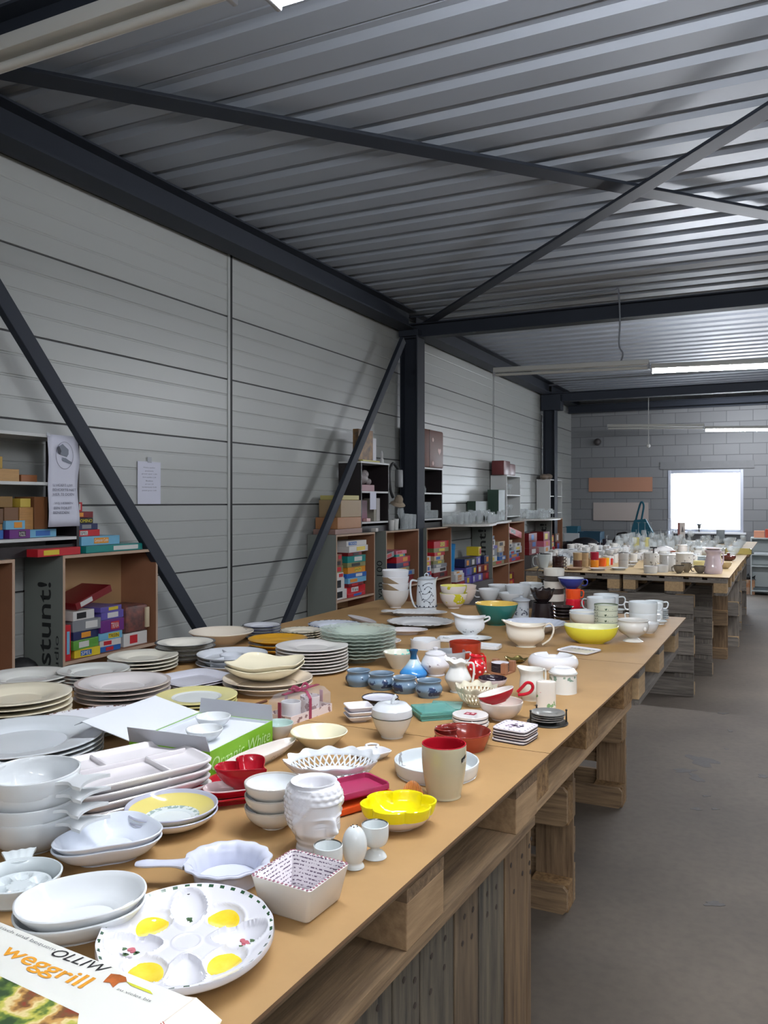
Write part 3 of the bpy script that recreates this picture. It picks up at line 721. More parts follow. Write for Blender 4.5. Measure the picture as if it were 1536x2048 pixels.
# --- two shell/leaf shaped dishes
q, s = spot(222, 1737, 60); R = 92*s
def shellfn(t, r, z):
    k = 1+.13*math.cos(3*(t-1.0))+.05*math.cos(2*t); return (r*k*1.08*math.cos(t), r*k*.95*math.sin(t), z)
pile('side_dish', 'dish', 'bluish white rounded triangular dish', 'of two behind the deep bowls', q, 2, .010, lambda: dish('side_dish','dish',None,(0,0,0),'coupe',R,.032,(214,220,230),.0035,fn=shellfn,n=60), rz=vr(222)+.5)
# --- tart dish with long handle
q, s = spot(455, 1788, 62); R = 86*s
t_ = empty('tart_dish', q, vr(455), label='pale lilac dish with wavy edge and a long handle pointing left', cat='dish')
def wavy(t, r, z): k = 1+.022*math.cos(14*t)*(z/.03); return (r*k*math.cos(t), r*k*math.sin(t), z)
P = shell([(0,0),(R*.70,0),(R*.76,.006),(R*.86,.027),(R*1.0,.031)], .004, 3)
lav = cer((208,212,228)); obj('dish', MB().lathe([(a[0],a[1],0) for a in P], 84, wavy), lav, t_)
H_ = MB(); xs = [(-R*.94, .031, .017), (-R*1.15, .031, .012), (-R*1.5, .031, .0105), (-R*1.85, .031, .012), (-R*2.05, .028, .008)]
H_.tube(crom([(x, .0+.004*i, z) for i, (x, z, w_) in enumerate(xs)], 4), [a[0] for a in crom([(w_, 0) for _, _, w_ in xs], 4)], 14, flat=.45 if False else 1.0)
for v_ in H_.bm.verts: v_.co.z = .031+(v_.co.z-.031)*.42
obj('handle', H_, lav, t_)
# --- square tapered bowl
q, s = spot(590, 1855, 52)
q2 = onZ(607, 1855); M = vr(590)
fr = onZ(607, 1853); lf = onZ(529, 1818); rt = onZ(668, 1785)
ex = (rt-fr); ey = (lf-fr); a = (ex.length+ey.length)/2
exn = (ex.normalized()-Vector((-ey.normalized().y, ey.normalized().x, 0))*1).normalized() if False else ex.normalized()
rzq = (math.atan2(ex.y, ex.x)+math.atan2(ey.y, ey.x)-PI/2)/2; c = fr+(ex+ey).normalized()*a/2*.93*math.sqrt(2)
t_ = empty('square_bowl', c, rzq, label='white square tapered bowl with small printed rows inside', cat='bowl')
hb_ = a/2*.93; ht = hb_*1.22; Hs = .054
def sqring(h, z, r=.006): 
    out = []
    for (sx_, sy_) in ((1,1),(-1,1),(-1,-1),(1,-1)):
        for k in range(4):
            an = math.atan2(sy_, sx_)-PI/4+PI/2*k/3; out.append((sx_*(h-r)+r*math.cos(an), sy_*(h-r)+r*math.sin(an), z))
    return out
dots = mat('printed_rows', (232,230,228), .15, coat=.2); nt = dots.node_tree; b = nt.nodes['Principled BSDF']
tc = nt.nodes.new('ShaderNodeTexCoord'); wv = nt.nodes.new('ShaderNodeTexWave'); wv.bands_direction = 'Z'; wv.inputs['Scale'].default_value = 56; wv.inputs['Distortion'].default_value = .6; wv.inputs['Detail'].default_value = 1
no = nt.nodes.new('ShaderNodeTexNoise'); no.inputs['Scale'].default_value = 300
nt.links.new(tc.outputs['Object'], wv.inputs['Vector']); nt.links.new(tc.outputs['Object'], no.inputs['Vector'])
g1 = nt.nodes.new('ShaderNodeMath'); g1.operation = 'GREATER_THAN'; g1.inputs[1].default_value = .7; nt.links.new(wv.outputs['Fac'], g1.inputs[0])
g2 = nt.nodes.new('ShaderNodeMath'); g2.operation = 'GREATER_THAN'; g2.inputs[1].default_value = .5; nt.links.new(no.outputs['Fac'], g2.inputs[0])
gm = nt.nodes.new('ShaderNodeMath'); gm.operation = 'MULTIPLY'; nt.links.new(g1.outputs[0], gm.inputs[0]); nt.links.new(g2.outputs[0], gm.inputs[1])
mx = nt.nodes.new('ShaderNodeMixRGB'); mx.inputs[1].default_value = (*lin((228,222,226)),1); mx.inputs[2].default_value = (*lin((110,96,114)),1); nt.links.new(gm.outputs[0], mx.inputs[0]); nt.links.new(mx.outputs[0], b.inputs['Base Color'])
m = MB(); m.rings([sqring(hb_-.004,0), sqring(hb_,.004), sqring(ht,Hs-.001), sqring(ht-.001,Hs), sqring(ht-.004,Hs), sqring(ht-.005,Hs-.001), sqring(hb_-.004,.006), [(0,0,.005)]], True, [0,0,0,0,1,1,1,1], (True, False))
obj('bowl', m, [cer((226,224,218), .2), dots], t_)
pk = MB(); r = random.Random(3)
for i in range(56):
    k = i/14*4 % 4; side = i//14; f_ = (i % 14+.5)/14*2-1; d = ht-.002
    x, y_ = [(f_*d,-d),(d,f_*d),(-f_*d,d),(-d,-f_*d)][side]; pk.box(x-.0016,x+.0016,y_-.0016,y_+.0016,Hs,Hs+.0006)
obj('rim_dots', pk, mat('print_mauve',(150,90,110),.3), t_, smooth=False)
# --- egg cups and pepper egg
eggc = cer((216,222,222)); silver = mat('silver_line', (120,118,112), .2, metal=.8)
def eggcup(cx, yf, w, top, label):
    q, s = spot(cx, yf, w*.36); R = w/2*s; H = (1003+.6/s-top)*s
    P = [(0,0),(R*.78,0),(R*.80,.003),(R*.60,.009),(R*.34,.013),(R*.36,.018),(R*.8,H*.42),(R*.98,H*.66),(R*.97,H)]
    Q = crom(P, 3); Q = [(a[0],a[1],0) for a in Q]+[(R*.93,H+.0008,1),(R*.88,H-.001,0),(R*.90,H*.66,0),(R*.66,H*.42,0),(0,H*.36,0)]
    tag(obj('egg_cup', MB().lathe(Q, 40), [eggc, silver], None, q, 0), label, 'egg cup')
eggcup(656, 1772, 60, 1690, 'white footed egg cup with silver line, behind the square bowl')
eggcup(750, 1722, 56, 1648, 'white footed egg cup with silver line, rightmost beside yellow flower bowl')
q, s = spot(709, 1743, 20); R = 25.5*s
P = crom([(0,0),(R*.72,0),(R*.74,.004),(R*.62,.009),(R*.8,.016),(R*1.0,.034),(R*.86,.052),(R*.5,.064),(0,.069)], 3)
t_ = tag(obj('pepper_shaker', MB().lathe([(max(a[0],0),a[1]) for a in P], 36), eggc, None, q), 'white egg shaped pepper shaker standing between the two egg cups', 'pepper shaker')
m = MB()
for i in range(5): 
    a = i*2*PI/5; m.sphere((.0055*math.cos(a), .0055*math.sin(a), .0677), .0011, 6, 4)
obj('holes', m, mat('dark_hole',(40,38,36),.7), t_)

# --- buddha head planter
q, s = spot(628, 1708, 33); Hh = (1003+.6/s-1562)*s; R0 = 58*s
def hr(k):   # radius along height
    T = [(0,.66),(.04,.64),(.08,.60),(.16,.68),(.32,.86),(.55,.98),(.72,1.0),(.86,.95),(.96,.84),(1.0,.76)]
    for (a, ra), (b_, rb_) in zip(T, T[1:]):
        if k <= b_: f_ = (k-a)/(b_-a); f_ = f_*f_*(3-2*f_); return ra+(rb_-ra)*f_
    return .76
def gs(x, s_): return math.exp(-(x/s_)**2)
def headp(t, k):      # t=0 is the face direction
    r = hr(k)*R0; a = (t+PI) % (2*PI)-PI; face = gs(a, 1.15)
    r *= 1-.05*math.cos(2*a)*-1*.6
    d = 0
    if k > .04:
        d += .0045*gs(a, .75)*gs(k-.22, .13)                                   # chin and mouth mass
        d += .017*gs(a, .12+.10*max(0,(.60-k))*1.6)*(gs(k-.37, .065)+.62*gs(k-.48, .09))   # nose
        d -= .0075*(gs(abs(a)-.42, .24)*gs(k-.475, .035))                      # eye socket
        d += .0040*(gs(abs(a)-.42, .17)*gs(k-.455, .024))                      # eyelid
        d -= .0022*(gs(abs(a)-.42, .2)*gs(k-.430, .008))
        d += .0030*gs(abs(a)-.40, .28)*gs(k-.55-.02*gs(abs(a)-.40,.2), .018)   # brow
        d += .0052*gs(a, .24)*gs(k-.265, .018)+.0050*gs(a, .20)*gs(k-.222, .017) # lips
        d -= .0042*gs(a, .26)*gs(k-.244, .006)
        d += .0045*gs(a, .22)*gs(k-.150, .035); d -= .003*gs(a,.3)*gs(k-.19,.014)
        d += .0035*gs(abs(a)-.75, .3)*gs(k-.34, .09)                           # cheek
    line = .74 if abs(a) < .8 else .74-.40*min(1,(abs(a)-.8)/.75)
    if k > line and k < .97:                                                      # rows of curls
        kk = (k-line)*13; row = math.floor(kk); d += .0030+.0026*abs(math.sin(PI*kk))*abs(math.sin(a*11+row*PI/2*1.0))
    if 1.15 < abs(a) < 1.62 and .2 < k < .62: d += .0085*gs(abs(a)-1.38, .13)*(gs(k-.42,.17))   # ears
    r += d
    return r
m = MB(); N = 120; rows = []
K = [i/100 for i in range(0, 101)]
rows.append([(0,0,0)])
for k in K: rows.append([(headp(2*PI*j/N, k)*math.cos(2*PI*j/N), headp(2*PI*j/N, k)*math.sin(2*PI*j/N)*.93, k*Hh) for j in range(N)])
for rr_, k in ((.80,1.015),(.66,1.01),(.60,.96),(.60,.55)): rows.append([(rr_*R0*math.cos(2*PI*j/N), rr_*R0*math.sin(2*PI*j/N), k*Hh) for j in range(N)])
rows.append([(0,0,.5*Hh)]); m.rings(rows)
tag(obj('head_planter', m, cer((228,228,232), .1), None, q, vr(628)-PI/2+.66, ang=80), 'glossy white planter shaped like a serene head with curled hair', 'planter')

# --- stack of three off-white bowls
rstack(548, 1663, 28, 116, 1563, 3, 24, 'cereal', (218,214,206), 'cereal_bowl', 'bowl', 'off white rounded bowl', 'of three beside the head planter', t=.0035, inner=(222,226,228), rim=(190,184,176))
# --- red heart bowls and plates
def heart(R):
    def f(t, r, z):
        if r == 0: return (0,0,z)
        a = t-PI/2; k = (1-.42*abs(math.sin(a/1.0))**0*0)
        # smooth heart outline
        x = 16*math.sin(a)**3; y_ = 13*math.cos(a)-5*math.cos(2*a)-2*math.cos(3*a)-math.cos(4*a)
        return (x/15*r, (y_+2)/15*r, z)
    return f
RED = (168,24,40)
q, s = spot(462, 1618, 60)
dish('heart_plate', 'plate', 'large red heart shaped plate lying under the small heart bowls', q, 'flat', 92*s, .016, RED, .004, fn=heart(1), rz=vr(462)+.9, n=72)
q3 = q+Vector((.012,.010,.0125))
dish('heart_dish', 'dish', 'red heart dish with white inside lying on the red heart plate', q3, 'dish', 60*s, .014, RED, .003, inner=(226,206,206), fn=heart(1), rz=vr(462)+.9, n=72)
dish('heart_bowl', 'bowl', 'deep glossy red heart bowl on top behind the off white bowls', q3+Vector((.012,.012,.0075)), 'bowl', 55*s, .045, RED, .003, fn=heart(1), rz=vr(462)+.75, n=72)
# --- yellow rim soup bowls
YEL = (214,200,118)
q, s = spot(343, 1668, 45); R = 91*s; H = (1003+.6/s-1612)*s-.009
def yb():
    P = shell(pr('bowl', R, H), .0035, 3, 0, 1, 2); n_ = len(P)
    P = [(a[0], a[1], (3 if (a[0] > R*.66 and a[0] < R*.93 and a[2] == 1) else (4 if (a[2] == 1 and R*.55 < a[0] <= R*.66) else (2 if (a[2]==1 and a[0] >= R*.93) else a[2])))) for a in P]
    return obj('soup_bowl', MB().lathe(P, 64), [cer((222,216,204)), cer((206,214,216)), cer((178,180,196)), cer(YEL), printed('sage_ring',(206,214,210),(150,168,164),120,.5)])
pile('soup_bowl', 'bowl', 'soup bowl with broad yellow band inside', 'of two left of red plate', q, 2, .009, yb)
# --- divided square plates
q, s = spot(262, 1638, 80)
cr = [onZ(178,1622), onZ(382,1555), onZ(283,1488+35), onZ(100,1560)]
q = onZ(258, 1592); ds = .30/2
def divided(a=.118):
    m = MB(); n = 44; h = .022
    def rr_(k, z, N=64): 
        out = []
        for j in range(N):
            t = 2*PI*j/N; c, s_ = math.cos(t), math.sin(t); e = 1/((abs(c)**7+abs(s_)**7)**(1/7)); out.append((a*k*e*c*1.22, a*k*e*s_*.92, z))
        return out
    m.rings([[(0,0,.0)], rr_(.86,0), rr_(.92,.006), rr_(1.0,.017), rr_(1.0,.0195), rr_(.985,.021), rr_(.95,.0205), rr_(.90,.013), rr_(.86,.010), [(0,0,.010)]])
    o = obj('divided_plate', m, cer((226,222,224)))
    X, Y_ = a*1.22*.93, a*.92*.93
    w_ = MB(); w_.box(-X, X*.98, Y_*.12-.003, Y_*.12+.003, .008, .0195, bev=.002); w_.box(X*.30-.003, X*.30+.003, -Y_, Y_*.12, .008, .0195, bev=.002); w_.box(-X*.30-.003, -X*.30+.003, Y_*.12, Y_, .008, .0195, bev=.002)
    obj('divider', w_, cer((226,222,224)), o); return o
pile('divided_plate', 'plate', 'white squarish divided plate', 'left of the green box', q, 4, .0165, divided, rz=vr(258)+.42, jit=.003)
# --- stack of eared gratin bowls
q, s = spot(66, 1712, 50)
def eared():
    R = 90*s; t_ = empty('eared_bowl')
    obj('bowl', MB().lathe([(a[0],a[1]) for a in shell(pr('deep', R, .062), .004, 3)], 52), cer((212,216,218)), t_)
    for sg in (1, -1):
        m = MB(); rr = []
        for i in range(7):
            k = i/6; x = R*.93+.050*k; w_ = .026-.010*math.sin(PI*min(1,k*1.6))+.010*k**1.5
            z = .060+.002*k
            rr.append([(sg*(x+.013*k*(j/6-1)**2), -w_+2*w_*j/12, z) for j in range(13)]+[(sg*(x+.013*k*(j/6-1)**2), w_-2*w_*j/12, z-.0055) for j in range(13)])
        m.rings(rr, True, None, (True, True)); obj('ear_handle', m, cer((212,216,218)), t_)
    return t_
pile('eared_bowl', 'bowl', 'white bowl with flared ear handles', 'at the left edge', q, 4, .0235, eared, rz=vr(66)-.80, jit=.004, tilt=.02)
# --- large white plates
rstack(45, 1545, 80, 306, 1472, 5, 9, 'plate', (208,214,218), 'dinner_plate', 'plate', 'large pale grey dinner plate', 'behind the eared bowls', t=.0032, fn=None)
# ================================================================ near table, stacks at the back left
rs = rstack
rs(33, 1456, 55, 208, 1388, 5, 10.5, 'soup', (222,214,190), 'soup_plate', 'plate', 'cream soup plate', 'of the tall cream stack at the left edge')
rs(52, 1388, 48, 168, 1351, 3, 8, 'soup', (216,216,210), 'soup_plate', 'plate', 'off white soup plate', 'of the low stack at the left edge')
rs(188, 1376, 40, 138, 1339, 4, 7, 'plate', (208,210,204), 'dinner_plate', 'plate', 'pale plate with ribbed rim', 'between the two soup plate stacks')
rs(246, 1414, 52, 184, 1363, 4, 9, 'soup', (216,210,208), 'soup_plate', 'plate', 'white soup plate with brown line', 'behind the white carton lid', rim=(188,174,166))
rs(286, 1347, 38, 136, 1311, 4, 7, 'soup', (226,222,206), 'soup_plate', 'plate', 'cream soup plate', 'of the stack in front of the toy crate')
rs(371, 1327, 34, 118, 1284, 4, 9, 'soup', (224,220,208), 'soup_plate', 'plate', 'white soup plate with black rim', 'left of the big conical bowl', rim=(40,38,40))
rdish(443, 1292, 24, 128, 1263, 'cone', (220,210,194), 'salad_bowl', 'bowl', 'wide beige conical bowl before the steel brace foot', .004)
rs(524, 1281, 26, 76, 1250, 5, 5.5, 'plate', (206,208,216), 'dessert_plate', 'plate', 'white plate with dark blue rim', 'right of the big conical bowl', rim=(52,56,84))
rs(556, 1309, 36, 118, 1277, 3, 8, 'coupe', (196,144,36), 'amber_plate', 'plate', 'amber yellow plate', 'behind the tall white stack')
rs(603, 1283, 28, 82, 1260, 4, 4.5, 'plate', (220,212,192), 'dessert_plate', 'plate', 'cream plate with floral rim', 'between amber and glass plates', rim=printed('floral_rim_cream',(214,206,184),(110,110,80),60,.55))
q, s = spot(466, 1342, 42); R = 70*s
def chipdip():
    P = shell([(0,0),(R*.7,0),(R*.8,.004),(R,.019)], .003, 2); o = obj('party_plate', MB().lathe([(a[0],a[1]) for a in P], 48), cer((198,202,208)))
    m = MB().lathe([(R*.30,.003),(R*.32,.016),(R*.36,.018),(R*.36,.016),(R*.34,.003)], 32)
    for a in (0.4, 2.5, 4.6):
        Mx = Matrix.Rotation(a, 4, 'Z'); m.box(R*.36, R*.92, -.002, .002, .003, .015, M=Mx, bev=.001)
    obj('divider', m, cer((198,202,208)), o); return o
pile('party_plate', 'plate', 'pale grey divided round party plate', 'behind the wavy square bowls', q, 3, .015, chipdip, jit=.006)
rs(536, 1391, 52, 178, 1355, 2, 8, 'flat', (220,206,186), 'serving_plate', 'plate', 'large beige round plate', 'under the wavy square bowls')
q, s = spot(530, 1374, 24); q.z = TZ+.022
def wvy(t, r, z): 
    k = 1+.10*math.cos(4*t); return (r*k*math.cos(t), r*k*math.sin(t), z+.006*math.cos(4*t)*(r/(75*s))**3)
pile('wavy_bowl', 'bowl', 'cream bowl with wavy squarish rim', 'of two beside the gift box', q, 2, .014, lambda: dish('wavy_bowl','bowl',None,(0,0,0),'bowl',75*s,.040,(228,220,192),.0035,fn=wvy,n=56), rz=vr(530)+.35)
rs(624, 1347, 36, 144, 1291, 8, 6.2, 'soup', (226,222,218), 'soup_plate', 'plate', 'white soup plate', 'of the tall white stack beside the glass plates', t=.0026)
q, s = spot(388, 1378, 50); R = 70*s
pile('square_plate', 'plate', 'grey white square plate with rounded corners', 'behind the yellow rimmed plates', q, 2, .006, lambda: dish('square_plate','plate',None,(0,0,0),'flat',R,.014,(204,204,214),.003,fn=squ(1,.95,6),n=56), rz=vr(388)+.62)
rs(393, 1430, 56, 160, 1391, 4, 6.5, 'plate', (212,216,214), 'dinner_plate', 'plate', 'plate with pale yellow rim', 'behind the green box')
for o in list(COL.objects):
    if o.name.startswith('dinner_plate') and o.get('group','') == 'plate with pale yellow rim stack':
        me = o.data
        if len(me.materials) < 3:
            me.materials.append(cer((218,210,142)))
            mr_ = max(math.hypot(v.co.x, v.co.y) for v in me.vertices)
            for p in me.polygons:
                if math.hypot(p.center.x, p.center.y) > mr_*.60: p.material_index = 2
q, s = spot(178, 1484, 70); R = 105*s
pile('oval_platter', 'platter', 'white oval platter with dashed brown border', 'left of the carton lid', q, 2, .012, lambda: dish('oval_platter','platter',None,(0,0,0),'plate',R,.024,(214,216,222),.003,fn=squ(1.15,.82,2.2),n=64,rim=printed('dashed_border',(214,214,220),(110,74,66),90,.52)), rz=vr(178)+.3)
rs(668, 1272, 30, 104, 1248, 3, 6, 'plate', (206,212,222), 'dinner_plate', 'plate', 'blue and white floral plate', 'behind the glass plates', rim=printed('blue_floral',(208,214,224),(70,90,130),60,.5))
# glass plates
q, s = spot(716, 1331, 54); R = 76*s; Hs_ = (1003+.6/s-1258)*s
def glassplate():
    def rip(t, r, z): return (r*math.cos(t), r*math.sin(t), z+.0012*math.cos(24*t)*(r/R)**4)
    return obj('glass_plate', MB().lathe([(a[0],a[1]) for a in shell(pr('soup', R, .030), .0035, 2)], 96, rip), glassg)
pile('glass_plate', 'plate', 'clear ribbed glass plate', 'of the tall glass stack', q, 8, (Hs_-.030)/7, glassplate, jit=.002)
rdish(764, 1296, 22, 76, 1281, 'flat', (222,214,212), 'small_plate', 'plate', 'small white plate peeking out behind the glass stack')
def platter(cx, yf, w, yr, dp, label, col, n=2.0, rz=.0, rim=None, kind='plate', H=.02, name='serving_platter', **kw):
    q, s = spot(cx, yf, w*.33*dp); R = w/2*s
    return dish(name, 'platter', label, q, kind, R, H, col, .003, fn=squ(1, dp, n, kw.get('lift')), rz=vr(cx)+rz, n=56, rim=rim)
platter(810, 1271, 90, 1261, .62, 'small plain white oval dish right of the glass stack', (220,214,214))
platter(841, 1257, 134, 1240, .95, 'white oval platter with grey printed border before the coffee pot', (212,212,212), rim=printed('grey_border',(210,210,210),(120,120,116),70,.52))
# fish shaped platter
q, s = spot(828, 1235, 30); L = 66*s
def fishfn(t, r, z):
    x = r*math.cos(t); y_ = r*math.sin(t)*.52; k = x/L
    if k < -.6: y_ *= .45+1.8*max(0, -k-.7)*2
    return (x, y_*(1+.06*math.cos(x*260)), z)
dish('fish_platter', 'platter', 'white fish shaped platter with ribbed edge before the coffee pot', q, 'plate', L, .020, (216,216,216), .003, fn=fishfn, rz=vr(828)-.12, n=72)
# grey wedge shaped dish
q, s = spot(728, 1247, 10)
dish('spoon_rest', 'dish', 'plain grey teardrop dish at the left edge of the table', q, 'coupe', 24*s, .018, (170,166,166), .003, fn=lambda t, r, z: (r*1.25*math.cos(t)*(1.2 if math.cos(t)>0 else .9), r*.6*math.sin(t), z+.012*math.cos(t)*(r/.05)), rz=vr(728)+2.7)
# stack of four bowls with the two middle ones brown on one side
q, s = spot(791, 1217, 15); R = 27*s; H = 36*s
brn = mat('bowl_brown_half', (224,224,226), .15, coat=.1); nt = brn.node_tree; tc = nt.nodes.new('ShaderNodeTexCoord'); sp = nt.nodes.new('ShaderNodeSeparateXYZ'); nt.links.new(tc.outputs['Object'], sp.inputs[0])
ma = nt.nodes.new('ShaderNodeMath'); ma.operation = 'MULTIPLY_ADD'; ma.inputs[1].default_value = .55; nt.links.new(sp.outputs['X'], ma.inputs[0]); nt.links.new(sp.outputs['Z'], ma.inputs[2])
gt = nt.nodes.new('ShaderNodeMath'); gt.operation = 'LESS_THAN'; gt.inputs[1].default_value = .078; nt.links.new(ma.outputs[0], gt.inputs[0])
mx = nt.nodes.new('ShaderNodeMixRGB'); mx.inputs[1].default_value = (*lin((224,224,226)),1); mx.inputs[2].default_value = (*lin((150,130,104)),1); nt.links.new(gt.outputs[0], mx.inputs[0]); nt.links.new(mx.outputs[0], nt.nodes['Principled BSDF'].inputs['Base Color'])
zz = 0
for i, (mm, lb, hh) in enumerate(((cer((214,212,208)), 'plain white bowl at the bottom of the four bowl stack beside the coffee pot', 1), (brn, 'white bowl with brown glaze patch, second from bottom beside the coffee pot', 1), (brn, 'white bowl with brown patch, third from bottom beside the coffee pot', 1), (cer((224,226,230)), 'white bowl on top of the four bowl stack beside the coffee pot', 1))):
    dish('cereal_bowl', 'bowl', lb, q+Vector((0,0,i*13*s)), 'cereal', R*(1.0 if i else 1.02), H, mm, .003, inner=(226,228,230), rz=vr(791), group='four stacked bowls beside the coffee pot')
# --- coffee pot with blue scrolls
q, s = spot(853, 1222, 18); H = (1003+.6/s-1158)*s; R = 20*s
potw = cer((214,222,228)); inkb = mat('blue_black_scroll', (48,56,76), .2)
P = crom([(0,0),(R*.92,0),(R*1.0,.01),(R*1.02,H*.3),(R*.98,H*.6),(R*.90,H*.93),(R*.95,H)], 3)
P = P+[(R*.90,H),(R*.86,H*.93),(R*.92,H*.6),(R*.94,.02),(0,.012)]
def spoutfn(t, r, z):
    k = max(0, math.cos(t))**6*max(0, (z-H*.86)/(H*.14)); return (r*math.cos(t)*(1+.25*k), r*math.sin(t), z+.012*k)
pot = tag(obj('coffee_pot', MB().lathe(P, 40, spoutfn), potw, None, q, vr(853)), 'tall slim white coffee pot with blue scroll pattern and lid', 'coffee pot')
m = MB().lathe([(0,H+.001),(R*.88,H+.001),(R*.86,H+.006),(R*.45,H+.014),(0,H+.016)], 32); m.tube([(-.009,0,H+.014),(-.010,0,H+.026),(0,0,H+.033),(.010,0,H+.026),(.009,0,H+.014)], .003, 8)
obj('lid', m, potw, pot)
m = MB().tube([(R*.87*math.cos(2*PI*k/32), R*.87*math.sin(2*PI*k/32), H+.0045) for k in range(32)], .001, 5, closed=True)
m.tube([(R*1.025*math.cos(2*PI*k/32), R*1.025*math.sin(2*PI*k/32), H*.115) for k in range(32)], .0013, 5, closed=True)
obj('blue_line', m, inkb, pot)
handle(pot, [(-R*.92,0,H*.93),(-R*1.45,0,H*.95),(-R*1.62,0,H*.8),(-R*1.55,0,H*.45),(-R*1.25,0,H*.15),(-R*.98,0,H*.08)], .0055, potw)
m = MB(); r = random.Random(5)
def onpot(a, z): return ((R*1.03)*math.cos(a), (R*1.03)*math.sin(a), z)
for (a0_, z0_, a1_, z1_, bow) in ((-1.9,.82,-1.0,.88,.05),(-1.75,.70,-1.1,.72,.08),(-1.95,.55,-1.25,.64,-.05),(-1.3,.60,-.9,.48,.06),(-1.9,.38,-1.1,.52,-.08),(-1.8,.30,-1.2,.22,.06),(-1.3,.28,-.8,.36,-.05),(-2.3,.6,-2.0,.35,.05),(-2.4,.8,-2.1,.62,.04)):
    pts = [onpot(a0_+(a1_-a0_)*k/8, (z0_+(z1_-z0_)*k/8+bow*math.sin(PI*k/8))*H) for k in range(9)]; m.tube(pts, .0011, 5)
    m.sphere(pts[0], .0035, 8, 5); m.sphere(pts[-1], .003, 8, 5)
for k in range(14): m.sphere(onpot(2*PI*k/14, H*.14), .0036, 6, 4, (1,1,1.4))
obj('scroll_pattern', m, inkb, pot)
# --- yellow spotted bowls
ysp = printed('yellow_spots', (228,220,214), (206,200,50), 16, .56, .028, .2)
for i, lb in enumerate(('lower pinkish white bowl with yellow flower spots beside the coffee pot', 'upper pinkish white bowl with yellow flower spots and yellow inside')):
    q, s = spot(907, 1218, 15); dish('spotted_bowl', 'bowl', lb, q+Vector((0,0,i*15*s)), 'cereal', (27 if i else 28)*s, 30*s, ysp, .003, inner=(226,220,120), rz=vr(907)+i, group='yellow spotted bowls')
for i, lb in enumerate(('lower pale pink bowl behind the yellow spotted bowls', 'upper pale pink bowl behind the yellow spotted bowls')):
    q, s = spot(929, 1208, 13); dish('pink_bowl', 'bowl', lb, q+Vector((0,0,i*8*s)), 'bowl', 24*s, 28*s, (220,204,192), .003, group='pale pink bowls')
rdish(993, 1253, 27, 86, 1207, 'bowl', (46,112,104), 'mixing_bowl', 'bowl', 'dark green mixing bowl with yellow inside', .004, inner=(222,190,96))
# --- gravy boats
def gravy(cx, yf, w, top, label, col, hx, spout=-1, mt=None, tilt=.0, loop=True):
    q, s = spot(cx, yf, w*.22); H = (1003+.6/s-top)*s*.86; R = w/2*s
    def fn(t, r, z):
        k = z/H; c = math.cos(t); lift = (.22*H*max(0, -c)**3+.10*H*max(0, c)**3)*max(0, k-.5)*2
        return (r*c*(1.0 if c > 0 else 1+.22*max(0,k-.5)*2*(-c)**3), r*math.sin(t)*.66, z+lift)
    mo = mt or cer(col); o = obj('gravy_boat', dishmesh([(0,0),(R*.42,0),(R*.45,.004),(R*.40,H*.08),(R*.78,H*.35),(R*.86,H*.6),(R*.80,H*.85),(R*.92,H)], R, H, .003, 48, fn), [mo, mo], None, q, vr(cx))
    tag(o, label, 'gravy boat')
    if loop: handle(o, hx(R, H), .004, mo)
    return o
g = gravy(940, 1277, 68, 1232, 'white gravy boat with small grey flowers on its own saucer', (224,226,228), lambda R, H: [(R*.80,0,H*.98),(R*1.1,0,H*1.05),(R*1.12,0,H*.9),(R*.8,0,H*.75)], mt=printed('grey_sprigs',(224,226,228),(120,120,124),70,.60,.018,.035))
platter(935, 1283, 96, 1274, .6, 'white saucer plate under the flowered gravy boat', (218,222,222), kind='flat', H=.010, name='gravy_saucer').location.z += .0
g.location.z += .007
gravy(1052, 1297, 86, 1244, 'large cream gravy boat with high loop handle at the right', (224,216,200), lambda R, H: [(R*.78,0,H*.72),(R*.86,0,H*1.0),(R*1.1,0,H*1.12),(R*1.26,0,H*.85),(R*1.1,0,H*.4),(R*.74,0,H*.12)])
def scal(n_, a_, s0): return lambda t, r, z: (r*(1+a_*math.cos(n_*t)*(z/s0))*math.cos(t), r*(1+a_*math.cos(n_*t)*(z/s0))*math.sin(t), z+.0)
rdish(1070, 1268, 30, 124, 1245, 'cone', (206,212,224), 'fluted_bowl', 'bowl', 'wide white bowl with pale blue fluted inside behind the cream gravy boat', .003, fn=scal(20,.02,.04), n=80)
q, s = spot(1182, 1291, 36); R = 52*s; H = (1003+.6/s-1250)*s
def cass(t, r, z): x, y_, _ = squ(1.0, .72, 2.6)(t, r, z); e = max(0, abs(math.cos(t))-.6)/.4; return (x*(1+.03*e*(z/H)), y_, z-.10*H*math.sin(t)**2*(z/H)**3*1.0)
dish('casserole_dish', 'casserole', 'bright yellow oval casserole dish with pale inside', q, 'deep', R, H, (226,216,66), .004, inner=(222,222,176), fn=cass, rz=vr(1182)+.05, n=56)
q, s = spot(1182, 1256, 34)
dish('casserole_dish', 'casserole', 'white oval casserole dish directly behind the yellow one', q, 'deep', 43*s, 24*s, (218,216,204), .003, fn=squ(1,.6,2.4), rz=vr(1182), n=48)
rdish(1168, 1251, 22, 58, 1222, 'straight', (216,220,222), 'ramekin', 'bowl', 'low white round dish behind the oval casserole')
